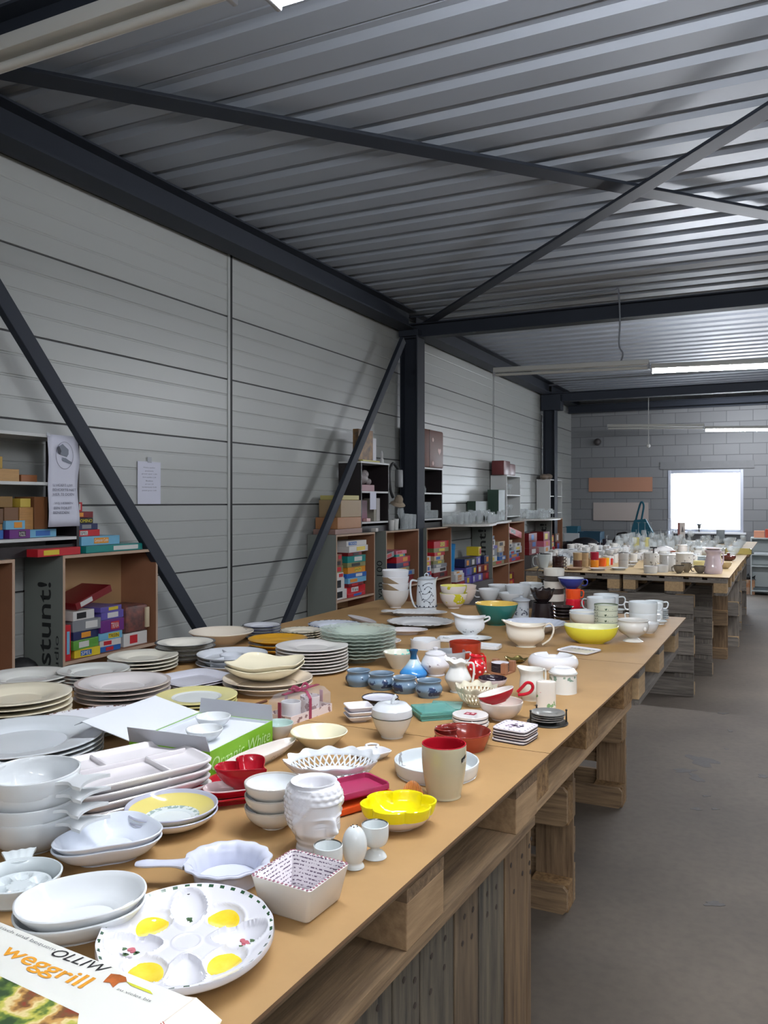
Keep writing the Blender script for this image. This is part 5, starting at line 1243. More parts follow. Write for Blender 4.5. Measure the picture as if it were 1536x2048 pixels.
handle(t_, [(x, y_, z+.0) for x, y_, z in hp], .0045, cer((184,24,42), .08))
# --- cow pattern dish and jugs
rdish(985, 1378, 24, 58, 1356, 'deep', (212,204,214), 'small_dish', 'dish', 'small white and black heart pattern dish behind the lace bowl', inner=(42,30,40))
def jug(cx, yf, w, top, label, prof, col, ha, mt=None, spout=.3, sa=PI*.9, hz=(.25,.92), ho=.5, name='milk_jug', wave=0, lid=False):
    q, s = spot(cx, yf, w*.3); H = (1003+.6/s-top)*s; R = w/2*s; m_ = mt or cer(col)
    def fn(t, r, z):
        k = max(0, (z/H-.72)/.28); sp_ = max(0, math.cos(t-sa))**5*k; wv = wave*math.cos(5*t)*k
        return (r*math.cos(t)*(1+spout*sp_), r*math.sin(t)*(1+spout*sp_), z+.06*H*sp_+wv*H)
    o = obj(name, MB().lathe(shell([(a*R, b_*H) for a, b_ in prof], .0028, 3, 0, 1), 44, fn), [m_, m_], None, q, vr(cx)); tag(o, label, 'jug')
    Rm = R*prof[len(prof)//2][0]; Rt = R*prof[-2][0]
    ca, sa_ = math.cos(ha), math.sin(ha)
    handle(o, [((Rt-.001)*ca,(Rt-.001)*sa_,H*hz[1]),((Rt+R*ho)*ca,(Rt+R*ho)*sa_,H*(hz[1]+.02)),((Rt+R*ho*1.2)*ca,(Rt+R*ho*1.2)*sa_,H*(hz[1]*.6+hz[0]*.4)),((Rm+R*ho*.3)*ca,(Rm+R*ho*.3)*sa_,H*(hz[0]+.03)),((Rm-.002)*ca,(Rm-.002)*sa_,H*hz[0])], .0035, m_, flat=.8)
    return o
JP = [(0,0),(.58,0),(.62,.03),(.55,.08),(.92,.34),(1.0,.48),(.70,.74),(.58,.86),(.78,1.0)]
jug(916, 1387, 52, 1323, 'white jug with wavy rim beside the red dotted jug', JP, (222,222,218), .15, wave=.03, ho=.55)
dots_ = mat('polka_red', (206,26,40), .08, coat=.5)
rj = jug(953, 1358, 38, 1312, 'small round red jug with white dots', [(0,0),(.5,0),(.6,.05),(1.0,.42),(.95,.65),(.55,.88),(.62,1.0)], (206,26,40), .6, mt=dots_)
m = MB(); r = random.Random(2); q, s = spot(953, 1358, 12)
for a, z in ((-2.2,.45),(-1.5,.62),(-1.2,.34),(-.6,.5),(-1.8,.25),(-.9,.72),(-2.6,.62),(-.2,.3)):
    zz = z*44*s; R_ = 19*s*(1.0-.9*abs(z-.5)**1.7); c = Vector((R_*math.cos(a), R_*math.sin(a), zz)); m.sphere(c, .0042, 10, 6, (1,1,1))
obj('white_dots', m, mat('dot_white',(226,210,206),.2), rj)
# red terracotta pot behind, grey cup, sugar bowl
o, q, s = cup(930, 1323, 64, 1284, (168,56,34), 'red brown terracotta pot with rim and side handle', name='terracotta_pot', cat='pot', kind=[(0,0),(19*.0006*1.0,0)] if False else 'straight', rb=.36, ang=-.5, out=.2, inner=(150,50,32), hy=(-.3,.4))
cup(900, 1332, 62, 1302, (176,178,180), 'grey stoneware cup behind the white teapot', kind='straight', rb=.4, ang=.1, out=.2, hy=(.25,.85), inner=(150,154,158))
q, s = spot(871, 1354, 20); R = 29*s; H = (1003+.6/s-1308)*s
tb = obj('sugar_pot', MB().lathe(shell([(0,0),(R*.6,0),(R*.62,.004),(R*.60,.008),(R*.95,H*.42),(R*.98,H*.62),(R*.80,H*.88),(R*.66,H)], .0028, 3), 40), [printed('band_flowers',(222,222,226),(120,110,120),60,.58,.034,.048), cer((222,222,226))], None, q, vr(871)); tag(tb, 'round white teapot with small lid and floral band', 'teapot')
obj('lid', MB().lathe([(0,H),(R*.72,H),(R*.70,H+.004),(R*.4,H+.012),(R*.12,H+.014),(R*.2,H+.022),(0,H+.026)], 32), cer((222,222,226)), tb)
handle(tb, [(R*.9,0,H*.75),(R*1.35,0,H*.8),(R*1.4,0,H*.45),(R*.95,0,H*.3)], .0035, cer((222,222,226)))
handle(tb, [(-R*.9,0,H*.45),(-R*1.15,0,H*.6),(-R*1.3,0,H*.85),(-R*1.4,0,H*1.0)], .005, cer((222,222,226)), name='spout')
# tagine shaped blue bottle
q, s = spot(827, 1357, 24); R = 27*s; H = (1003+.6/s-1299)*s
bl = bpy.data.materials.new('blue_gradient_glaze'); bl.use_nodes = True; nt = bl.node_tree; b = nt.nodes['Principled BSDF']; tc = nt.nodes.new('ShaderNodeTexCoord'); sp = nt.nodes.new('ShaderNodeSeparateXYZ'); rp = nt.nodes.new('ShaderNodeValToRGB'); mr = nt.nodes.new('ShaderNodeMapRange'); mr.inputs['From Max'].default_value = H
for p_, c_ in ((.0,(40,110,190)),(.28,(70,150,214)),(.5,(196,222,232)),(.62,(206,226,230)),(.66,(30,84,120)),(1.0,(28,76,116))):
    e = rp.color_ramp.elements.new(p_); e.color = (*lin(c_),1)
rp.color_ramp.elements.remove([e for e in rp.color_ramp.elements if e.position > .999 and e.color[0] > .9][0]); rp.color_ramp.elements.remove([e for e in rp.color_ramp.elements if e.position < .001 and e.color[2] < .01][0])
nt.links.new(tc.outputs['Object'], sp.inputs[0]); nt.links.new(sp.outputs['Z'], mr.inputs[0]); nt.links.new(mr.outputs[0], rp.inputs[0]); nt.links.new(rp.outputs[0], b.inputs['Base Color']); b.inputs['Roughness'].default_value = .1
tag(obj('blue_bottle', MB().lathe(crom([(0,0),(R*.85,0),(R,.004),(R*1.0,H*.16),(R*.62,H*.38),(R*.34,H*.58),(R*.24,H*.70),(R*.25,H*.84),(R*.34,H*.97),(R*.30,H),(R*.16,H*.99),(0,H*.97)], 4), 36), bl, None, q), 'cone shaped blue and white glazed bottle behind the four blue pots', 'bottle')
rdish(797, 1340, 20, 62, 1304, 'cone', (226,222,206), 'dip_bowl', 'bowl', 'white bowl with turquoise patch inside beside the blue bottle', inner=printed('turquoise_patch',(222,222,206),(110,196,184),9,.52))
q, s = spot(851, 1300, 24)
o = dish('ashtray', 'ashtray', 'low white round ashtray with notches behind the teapot', q, 'cyl', 30*s, 17*s, (222,224,226), .004, n=48, fn=lambda t, r, z: (r*math.cos(t), r*math.sin(t), z-(.006 if (z > 14*s and abs(math.sin(1.5*t)) > .97) else 0)))
# rectangular trays behind the terracotta pot
for i, (px_, py_, lb) in enumerate(((915, 1283, 'upper white rectangular tray left of the terracotta pot'), (960, 1296, 'white rectangular tray right of the terracotta pot'))):
    c = onZ(px_, py_); tag(obj('white_tray', traymb(.085,.040,.016), cer((216,218,220)), None, c, vr(px_)-.18-.1*i), lb, 'tray')
c = onZ(975, 1300); c.z += .0
# four blue pots
pb = printed('blue_pot_glaze', (112,136,158), (44,60,92), 34, .57, .008, .034); pbi = cer((120,140,158), .2)
for i, (cx, yf, w, top, lb) in enumerate(((717,1374,52,1341,'leftmost of the four blue grey pots'),(763,1381,56,1347,'second blue grey pot from the left'),(809,1388,52,1355,'third blue grey pot from the left'),(858,1397,54,1361,'rightmost of the four blue grey pots'))):
    q, s = spot(cx, yf, w*.34); H = (1003+.6/s-top)*s; R = w/2*s
    tag(obj('blue_pot', MB().lathe(shell([(0,0),(R*.72,0),(R*.80,.003),(R*1.0,H*.38),(R*.98,H*.6),(R*.84,H*.82),(R*.92,H)], .0035, 3, 0, 1), 44), [pb, pbi], None, q, rnd.random()*6), lb+', with dark leaf drawing', 'pot', 'row of four blue grey pots')
# coaster set in a wooden holder
q = onZ(1000, 1345); wd_ = mat('holder_wood', (166,116,86), .6, var=.2, vs=30)
t_ = empty('wooden_holder', q, vr(1000)-.45, label='small brown wooden holder with round striped coasters', cat='coaster holder')
obj('base', MB().box(-.040,.040,-.040,.040,0,.005), wd_, t_, smooth=False)
for x, y_ in ((-.032,-.032),(.032,-.032),(.032,.032),(-.032,.032)): obj('post', MB().box(x-.010,x+.010,y_-.010,y_+.010,.005,.040, bev=.001), wd_, t_, smooth=False)
pile('round_coaster', 'coaster', 'thin round coaster with black edge', 'in the wooden holder', q+Vector((0,0,.0055)), 5, .0062, lambda: obj('round_coaster', MB().lathe([(0,0,1),(.031,0,1),(.031,.003,1),(.031,.0055,0),(0,.0055,0)], 32), [mat('coaster_white'), mat('coaster_black')]), jit=.0005)
# brass leaf ashtray
q, s = spot(1032, 1327, 12); brass = mat('brass', (150,136,84), .3, metal=.9)
dish('brass_dish', 'dish', 'small leaf shaped brass dish behind the wooden holder', q, 'coupe', 20*s, .014, brass, .002, fn=lambda t, r, z: (r*math.cos(t)*(1.1+.12*math.cos(5*t)), r*math.sin(t)*(1+.12*math.cos(5*t)), z+.004*math.cos(5*t)*(r/(20*s))**2), rz=.4, n=60)
# white heart shaped ring ashtray
q, s = spot(1106, 1343, 40); R = 33*s
m = MB().lathe(crom([(0,.006),(R*.70,.006),(R*.84,.022),(R*.92,.040),(R*1.08,.047),(R*1.28,.040),(R*1.40,.022),(R*1.34,.008),(R*1.15,0),(0,0)], 3), 56, lambda t, r, z: (r*math.cos(t)*1.08, r*math.sin(t)*.95*(1-.0), z-(.010 if abs(t-PI*.5) < .25 and z > .03 else 0)))
tag(obj('ring_bowl', m, cer((226,226,228)), None, q, vr(1106)), 'thick walled glossy white rounded bowl right of the brass dish', 'bowl')
# floral square tray
q = onZ(1158, 1303); o = tag(obj('floral_tray', traymb(.070,.062,.008), cer((222,222,226)), None, q, vr(1158)-.5), 'flat white square tray with a row of small blue flowers before yellow casserole', 'tray')
m = MB(); r = random.Random(4)
for i in range(7): 
    x = -.048+.016*i
    for k in range(4): m.prism([(x+r.uniform(-.004,.004)+.003*math.cos(j*1.26), .030+r.uniform(-.004,.004)+.003*math.sin(j*1.26)) for j in range(5)], .0052, .0056)
obj('printed_flower', m, mat('ink_blue',(70,80,112),.4), o, smooth=False)
# lidded cans and jugs at the right
q, s = spot(1126, 1390, 26); H = (1003+.6/s-1345)*s; R = 27*s
jb = tag(obj('sugar_jar', MB().lathe(shell([(0,0),(R*.92,0),(R,.004),(R,H*.9),(R,H)], .003, 2), 40), [printed('green_garland',(222,222,216),(130,156,140),56,.55,H*.66,H*.9), cer((222,222,216))], None, q, vr(1126)), 'white cylindrical jar with green garland band and sloping lid', 'jar')
obj('lid', MB().lathe([(0,H+.001),(R*1.0,H+.001),(R*1.0,H+.004),(R*.8,H+.014),(R*.66,H+.016),(R*.62,H+.013),(0,H+.012)], 36), cer((224,224,222)), jb)
obj('green_line', MB().tube([(R*1.003*math.cos(2*PI*k/40), R*1.003*math.sin(2*PI*k/40), H-.001) for k in range(40)], .0011, 6, closed=True), mat('line_green',(70,96,84),.3), jb)
jug(1064, 1402, 50, 1338, 'white jug with ornate handle behind the red scoop', [(0,0),(.72,0),(.80,.03),(1.0,.3),(.98,.6),(.88,.82),(.95,1.0)], (222,220,212), .6, mt=printed('jug_print',(222,220,212),(110,110,110),40,.68,.05,.07), ho=.35)
q, s = spot(1092, 1417, 14); H = (1003+.6/s-1362)*s; R = 19.5*s
o = tag(obj('card_vase', MB().lathe(crom([(0,0),(R*.96,0),(R,.003),(R,H*.5),(R*.99,H-.006),(R*.9,H),(R*.5,H+.001),(R*.35,H-.004),(0,H-.006)], 3), 40, squ(1.0,.55,2.6)), printed('pink_sprig',(224,218,208),(206,120,140),40,.62,.0,.045,ink2=(120,160,110)), None, q, vr(1092)+.1), 'flat sided white vase with pink flower sprig behind the metal coasters', 'vase')
# ================================================================ along the left wall: crates, bookcases, games, glasses
cg = mat('crate_grey_green', (122,126,120), .55); cb_ = mat('crate_brown', (150,104,76), .6, var=.12, vs=6); ce = mat('crate_edge', (176,150,128), .7); cbk = mat('crate_back_tan', (176,140,100), .6)
let = mat('crate_letter', (34,36,36), .6)
CF, CB, CT = -3.40, -3.685, 1.265
def crate(y0, y1, label, word=None, small=None, shelfz=.70, yshift=0):
    t_ = empty('display_crate', (CF, y0, 0), label=label, cat='crate'); W_ = y1-y0; D = CF-CB; k = .016
    def two(n, x0, x1, a, b_, z0, z1, outer):   # grey outside, brown inside
        m = MB(); m.box(x0, x1, a, b_, z0, z1, 0)
        for f in m.bm.faces:
            c = f.calc_center_median(); nn = f.normal
            f.normal_update(); nn = f.normal
            f.material_index = {'y0': 0 if nn.y < -.5 else 1, 'y1': 0 if nn.y > .5 else 1, 't': 0 if nn.z > .5 else 1, 'n': 1}[outer]
            if nn.x > .5: f.material_index = 2
        return obj(n, m, [cg, cb_, ce], t_, smooth=False)
    two('side_panel', -D, 0, 0, k, 0, CT, 'y0'); two('side_panel', -D, 0, W_-k, W_, 0, CT, 'y1')
    two('top_panel', -D, 0, k, W_-k, CT-k, CT, 't'); two('shelf_board', -D+.01, -.004, k, W_-k, shelfz-.018, shelfz, 'n'); two('bottom_panel', -D, 0, k, W_-k, .0, k, 'n')
    obj('back_panel', MB().box(-D, -D+.008, k, W_-k, k, CT-k), cbk, t_, smooth=False)
    if word:
        z0, z1, x0, h_ = word[1:]
        text_fit(word[0], (CF-x0, y0, z0), (0,0,z1-z0), (-h_,0,0), let, t_, bold=.01, lift=.001)
    if small: text_fit(small[0], (CF-small[3], y0, small[1]), (0,0,small[2]-small[1]), (-small[4],0,0), let, t_, lift=.001)
    return t_
crate(2.12, 2.85, 'brown and grey crate cut off by the left picture edge')
crate(3.15, 3.88, 'grey crate with brown inside nearest the camera, tunt! lettering on its side', ('stunt!', .68, 1.12, .085, .10), ('studio', .58, .84, .03, .03))
crate(6.10, 6.84, 'grey crate below the nearer black bookcase, full of stacked game boxes')
crate(7.08, 7.87, 'brown crate with small side lettering between the two black bookcases', None, ('van 100', .62, .98, .04, .06))
crate(8.08, 8.81, 'narrow looking crate under the second black bookcase, red games inside')
crate(10.30, 11.03, 'crate under the first white bookcase, big tunt! lettering on its side', ('stunt!', .62, 1.18, .09, .11))
crate(11.035, 11.80, 'crate with a red box and tilted boxes, right of the lettered crate')
crate(13.40, 14.15, 'last crate at the far end of the wall with nt! lettering', ('stunt!', .62, 1.18, .09, .11))
def bookcase(y0, y1, z0, z1, shelves, dark, label, front=-3.45, openback=False):
    t_ = empty('bookcase', (front, y0, 0), label=label, cat='bookcase'); D = front-CB; W_ = y1-y0; k = .018
    mc = mat('bookcase_black', (34,28,30), .45) if dark else mat('bookcase_white', (196,198,196), .45); ms = mat('bookcase_white', (196,198,196), .45)
    for a in (0, W_-k): obj('side_panel', MB().box(-D, 0, a, a+k, z0, z1), mc, t_, smooth=False)
    for z in shelves: obj('shelf_board', MB().box(-D+.008, -.001, k, W_-k, z, z+.016), ms, t_, smooth=False)
    obj('top_panel', MB().box(-D, .001, -.001, W_+.001, z1, z1+.016), ms, t_, smooth=False)
    if not openback: obj('back_panel', MB().box(-D, -D+.006, k+(.12 if dark else 0), W_-k, z0, z1), mc, t_, smooth=False)
    if dark: obj('plinth', MB().box(-.03, -.015, k, W_-k, z0, z0+.055), mc, t_, smooth=False)
    return t_
bookcase(2.30, 3.31, CT, 1.885, (1.345, 1.635), True, 'dark bookcase with white shelves at the left edge, notices on its end', openback=True)
bookcase(6.655, 7.25, CT, 1.905, (1.345, 1.63), True, 'nearer black bookcase with white shelves beside the steel column')
bookcase(8.09, 8.66, CT, 1.905, (1.345, 1.63), True, 'black bookcase with glasses below the brown suitcase')
bookcase(11.08, 11.76, CT, 1.905, (1.33, 1.63), False, 'white bookcase with glasses below the red bread bin')
bookcase(13.50, 14.30, CT, 1.905, (1.35, 1.63), False, 'last white bookcase near the far corner')
# wavy shelves
wsm = mat('shelf_laminate', (200,198,190), .4)
tag(obj('wavy_shelf', MB().prism([(-3.69,8.68)]+[tuple(p) for p in crom([(-3.42,8.68),(-3.12,8.72),(-2.99,8.95),(-3.06,9.4),(-3.20,9.9),(-3.27,10.5),(-3.36,11.02)], 4)]+[(-3.69,11.02)], CT+.002, CT+.026), wsm, smooth=False), 'wavy edged pale shelf full of glasses between black and white bookcases', 'shelf')
tag(obj('wavy_shelf', MB().prism([(-3.69,11.82)]+[tuple(p) for p in crom([(-3.42,11.82),(-3.15,12.0),(-3.08,12.6),(-3.2,13.1),(-3.40,13.45)], 4)]+[(-3.69,13.45)], CT+.002, CT+.022), wsm, smooth=False), 'second wavy glass shelf between the two white bookcases', 'shelf')
# ---------------------------------------------------------------- game boxes
GC = {'red':(188,34,44),'dark red':(120,28,34),'white':(206,204,200),'blue':(38,96,170),'light blue':(110,170,200),'teal':(30,130,124),'green':(90,150,60),'yellow':(214,190,50),'orange':(214,140,40),'purple':(104,44,120),'violet':(96,84,160),'pink':(206,110,130),'beige':(196,172,136),'brown':(124,84,56),'black':(30,30,34),'grey':(130,132,136),'olive':(130,130,84),'navy':(40,48,90)}
def gamebox(col, y0, z0, w_, h_, d_, label, xf=CF-.02, rot=0, group=None, accent=None, word=None, tilt=0, name='game_box', cat='game box', rx=None):
    """front face towards +X at xf; width along Y"""
    r = random.Random(int((y0*97+z0*1013)*100) & 0xffff); m = MB().box(-d_, 0, -w_/2, w_/2, 0, h_, bev=.0015)
    c = GC[col]; t_ = obj(name, m, paint(c, .35), None, (xf, y0+w_/2, z0), smooth=False); t_.rotation_euler = (tilt, 0, rot)
    tag(t_, label, cat, group)
    ac = accent or r.choice([k for k in ('white','yellow','red','blue','black','orange') if k != col])
    f0 = r.uniform(-.4, .0); f1 = f0+r.uniform(.3, .5)
    obj('printed_panel', MB().box(0, .0012, w_*f0, min(w_*f1, w_*.46), h_*.18, h_*.82), paint(GC[ac], .4), t_, smooth=False)
    if word:
        tm = text_fit(word, Vector((.0012, w_*f0*.95, h_*.26)), Vector((0, (min(w_*f1, w_*.46)-w_*f0)*.92, 0)), Vector((0,0,h_*.46)), mat('ink_black') if ac in ('white','yellow') else mat('letter_white',(220,220,214),.4), None, lift=.001); tm.parent = t_
    return t_
def gstack(y0, z0, items, where, xf=CF-.02, seed=1, d_=.215):
    r = random.Random(seed); z = z0+.0005; n = len(items)
    for i, it in enumerate(items):
        col, w_, h_ = it[:3]; word = it[3] if len(it) > 3 else None
        gamebox(col, y0+r.uniform(-.008,.012), z, w_, h_, d_, '%s game box, %s %s' % (col, ordn(i, n), where), xf+r.uniform(-.02,.0), r.uniform(-.12,.12) if z0 > .69 and y0 < 3.7 else r.uniform(-.05,.05), word=word, accent=it[4] if len(it) > 4 else None)
        z += h_+.0008
    return z
SZ = .7005
# crate nearest the camera
gamebox('red', 3.178, SZ, .045, .19, .22, 'narrow red game box standing upright at the left inside the nearest crate', accent='light blue')
gstack(3.245, SZ, (('yellow',.17,.045,'SPEL'),('green',.19,.05),('navy',.20,.045),('grey',.19,.06),('white',.16,.05)), 'of left stack in the nearest crate', seed=2)
gstack(3.440, SZ, (('blue',.16,.030),('white',.15,.035),('light blue',.17,.042,'TREIN'),('purple',.18,.07,'TRIVIA'),('violet',.18,.045),('violet',.18,.028)), 'of middle stack in the nearest crate', seed=3)
gb_ = gamebox('dark red', 3.26, SZ+.30, .27, .04, .22, 'large dark red game box lying tilted on top in the nearest crate', accent='white', tilt=.30)
gstack(3.640, SZ, (('white',.19,.075,None,'red'),), 'box in the nearest crate, at right', seed=4)
puz = mat('puzzle_picture', (140,84,72), .5, var=.6, vs=26, col2=(80,60,60))
tag(obj('puzzle_bag', MB().box(-.20,0,-.10,.09,0,.16,bev=.02).box(-.19,.012,.055,.085,.02,.14,mi=1,bev=.003), [puz, paint((196,180,150))], None, (CF-.03, 3.745, SZ+.0765)), 'bag of brown and purple picture pieces at the right inside the nearest crate', 'bag')
gamebox('dark red', 3.185, .018, .2, .05, .2, 'dark red box low inside the nearest crate', accent='white')
# on top of the nearest crate
gamebox('red', 2.98, CT+.001, .30, .040, .20, 'flat red game box overhanging the top left of the nearest crate', xf=-3.40, rot=.06)
def topbox(y0, z0, w_, h_, col, ac, label, word=None, xf=-3.47, d_=.18): gamebox(col, y0, z0, w_, h_, d_, label, xf=xf, accent=ac, word=word)
topbox(3.33, CT+.001, .44, .038, 'teal', 'white', 'long flat teal and white game box on the nearest crate', None, -3.42, .22)
topbox(3.335, CT+.040, .29, .050, 'light blue', 'orange', 'light blue and orange game box on the nearest crate', 'Computer Code', -3.46)
topbox(3.335, CT+.0905, .175, .036, 'red', 'white', 'red, white and blue game box above the light blue one', 'Stratego' if False else 'SPEL', -3.50)
topbox(3.335, CT+.1270, .160, .034, 'navy', 'grey', 'navy and grey game box below the black domino box', None, -3.50)
topbox(3.335, CT+.1615, .125, .032, 'black', 'black', 'black domino box with yellow lettering', None, -3.50)
tm = text_fit('DOMINO', (-3.4985, 3.345, CT+.168), (0,.105,0), (0,0,.018), mat('letter_yellow',(222,206,40),.4), None, lift=.001); attach(tm, [o for o in COL.objects if o.get('label') == 'black domino box with yellow lettering'][0])
topbox(3.335, CT+.1945, .125, .034, 'dark red', 'orange', 'dark red and orange box above the domino box', None, -3.50)
topbox(3.335, CT+.2292, .045, .052, 'red', 'white', 'small red box on top of the game pile beside the notice', None, -3.50, .05)
# left edge bookcase contents
gstack(2.52, 1.362, (('blue',.33,.045),), 'box flat on the bottom shelf of the left bookcase', xf=-3.47, seed=5, d_=.2)
gstack(2.872, 1.362, (('purple',.125,.045,'Klaverjas' if False else 'PUZZEL'),('light blue',.12,.045)), 'of the pair on the left bookcase bottom shelf', xf=-3.47, seed=6, d_=.2)
gstack(3.0, 1.362, (('light blue',.20,.042,None,'blue'),), 'box behind the hanging notice', xf=-3.48, seed=7, d_=.19)
wdb = mat('light_wood_box', (178,132,78), .55, var=.25, vs=14, vstretch=(8,1,8), rand=.2)
def woodbox(y0, z0, w_, h_, label, x=-3.50, d_=.15, m_=None):
    tag(obj('wooden_box', MB().box(-d_, 0, 0, w_, 0, h_, bev=.002), m_ or wdb, None, (x, y0, z0), smooth=False), label, 'box')
woodbox(2.56, 1.408, .30, .03, 'flat wooden box on the blue game box, left bookcase')
woodbox(2.78, 1.44, .085, .075, 'brown wooden cube box, leftmost of the row on left bookcase', m_=paint((104,74,50)))
woodbox(2.87, 1.452, .085, .068, 'dark wooden cube box, second of the row on left bookcase', m_=paint((112,78,50)))
woodbox(2.962, 1.405, .085, .115, 'tan wooden block box behind the hanging notice')
woodbox(3.055, 1.405, .085, .17, 'tall brown wooden box behind the hanging notice', m_=paint((130,86,54)))
woodbox(2.83, 1.5205, .09, .055, 'small golden brown box on the dark cube boxes', m_=paint((132,100,48)))
woodbox(2.966, 1.5205, .065, .045, 'little yellow and blue box on the tan wooden box', m_=paint((196,170,70)))
woodbox(2.60, 1.652, .36, .062, 'long pale wooden box on the upper left shelf', m_=mat('pale_wood',(186,146,96),.55,var=.2,vs=10,vstretch=(8,1,8)))
woodbox(2.972, 1.652, .10, .036, 'small orange brown wooden box on the upper left shelf', m_=paint((146,92,56)))
woodbox(2.62, 1.7145, .24, .06, 'yellow labelled wooden box on top of the long pale one', m_=paint((176,142,56)))
# notices
paper = mat('notice_paper', (206,208,222), .6); tape = mat('clear_tape', (236,240,244), .1, trans=.6, ior=1.2)
p0, p1 = onX(95, 868, -3.44), onX(158, 1052, -3.44)
t_ = empty('paper_notice', (-3.44, p0.y, p1.z), label='long white notice with surveillance camera picture and capital letter text, left bookcase', cat='notice')
W_, H_ = p1.y-p0.y, p0.z-p1.z
m = MB(); rows = []
for i in range(13):
    z = H_*i/12; xx = .004*math.sin(i*.9); rows.append([(xx+.002*math.sin(j*1.3+i*.4), W_*(j/6)*(1-.06*abs(math.sin(i*.35)))+.004, z) for j in range(7)])
grid = [[m.bm.verts.new(p) for p in r_] for r_ in rows]
for i in range(12):
    for j in range(6): m.face([grid[i][j], grid[i][j+1], grid[i+1][j+1], grid[i+1][j]])
pp = obj('paper', m, paper, t_); md = pp.modifiers.new('thickness', 'SOLIDIFY'); md.thickness = .0008
inkp = mat('notice_ink', (96,98,116), .6)
for s_, zc, w0, wf in (('U HOEFT UW',.475,.06,.62),('BEHOEFTE NIET',.425,.05,.74),('HIER TE DOEN',.375,.06,.66),('WIJ HEBBEN',.275,.10,.58),('EEN TOILET',.225,.09,.56),('BENEDEN.',.175,.07,.52)):
    tm = text_fit(s_, Vector((.009, W_*(w0+.07), H_*(zc-.035))), Vector((0,W_*wf,0)), Vector((0,0,H_*.028)), inkp, None, lift=.0008); tm.parent = t_
cx_, cz_ = W_*.50, H_*.78
m = MB(); m.tube([(.008, cx_+.058*math.cos(2*PI*k/40), cz_+.072*math.sin(2*PI*k/40)) for k in range(40)], .0009, 5, closed=True)
tm = obj('circle', m, inkp, t_)
cgm = mat('camera_print_grey', (120,126,138), .6); cgd = mat('camera_print_dark', (60,64,74), .6)
def flatpoly(pts, m_, n='camera_picture', x=.0085):
    mb = MB(); mb.face([mb.bm.verts.new((x, cx_+a*1.45, cz_+b_*1.35)) for a, b_ in pts]); return obj(n, mb, m_, t_, smooth=False)
flatpoly([(-.032,.030),(-.010,.045),(.018,.024),(.018,.006),(.010,-.006),(-.024,.004)], cgm); flatpoly([(-.036,.030),(-.026,.036),(-.016,.016),(-.022,.002),(-.032,.010)], cgd, x=.0090); flatpoly([(-.012,-.008),(.004,-.010),(.034,-.026),(.030,-.034),(-.010,-.022)], cgm)
m = MB(); m.box(.006,.010,-.012,.012,H_-.010,H_+.006).box(.006,.010,W_-.014,W_+.008,H_-.014,H_+.006); obj('tape', m, tape, t_, smooth=False)
p0, p1 = onX(275, 922, WX+.006), onX(321, 1008, WX+.006)
t_ = empty('paper_notice', (WX+.006, p0.y, p1.z), label='small white price notice with eight grey lines taped to the wall panels', cat='notice'); W_, H_ = p1.y-p0.y, p0.z-p1.z
obj('paper', MB().box(0,.001,0,W_,0,H_), paper, t_, smooth=False)
for s_, zc, w_ in (('Kleine spellen',.86,.50),('puzzels',.78,.36),('groot spel 1,50',.71,.66),('doos spellen 2,50',.63,.58),('Boeken',.55,.30),('per stuk 1,00',.47,.36),('kinderboek 0,50',.40,.62),('puzzel groot 2,00',.32,.62)):
    tm = text_fit(s_, Vector((.001, W_*(.5-w_/2), H_*(zc-.02))), Vector((0,W_*w_,0)), Vector((0,0,H_*.035)), inkp, None, lift=.0006); tm.parent = t_
obj('tape', MB().box(.0005,.002,W_*.42,W_*.60,H_-.006,H_+.03), tape, t_, smooth=False)
# crate below the nearer black bookcase
gstack(6.13, SZ, (('white',.22,.085),('white',.17,.10,None,'black'),('white',.16,.045),('olive',.15,.06),('brown',.13,.05),('brown',.12,.05)), 'of left stack, crate below nearer black bookcase', seed=11)
gstack(6.36, SZ, (('red',.34,.030),('red',.36,.062,'Yes','white'),('dark red',.30,.028),('light blue',.36,.045),('blue',.36,.040),('orange',.36,.055,'JACK','yellow'),('olive',.34,.040),('teal',.32,.060),('dark red',.26,.030),('white',.40,.055),('white',.36,.045,'TRIVIA')), 'of right stack, crate below nearer black bookcase', seed=12)
gamebox('brown', 6.16, .55, .4, .035, .2, 'brown box on the lower shelf of the crate below the nearer bookcase', accent='white')
# crate between the bookcases
gstack(7.10, SZ, (('white',.24,.045),('white',.18,.040),('teal',.15,.035),('pink',.16,.045)), 'of left stack, crate between black bookcases', seed=13)
gamebox('grey', 7.105, SZ+.30, .20, .05, .22, 'grey game box leaning on top of the left stack between the bookcases', tilt=.12)
gstack(7.38, SZ, (('dark red',.40,.05),('dark red',.40,.045),('grey',.42,.05),('olive',.32,.035),('navy',.36,.05),('red',.36,.06),('teal',.22,.025),('pink',.26,.035)), 'of right stack, crate between black bookcases', seed=14)
# second black bookcase crate
gstack(8.10, SZ, (('light blue',.20,.05),('red',.16,.04),('white',.16,.06),('pink',.16,.05),('white',.16,.05)), 'of left stack, crate below second black bookcase', seed=15)
gstack(8.36, SZ, (('dark red',.40,.06),('white',.38,.05),('grey',.36,.04),('olive',.30,.04),('beige',.30,.05),('red',.34,.04),('olive',.40,.045),('red',.42,.075,'Party' if False else 'FLEX')), 'of right stack, crate below second black bookcase', seed=16)
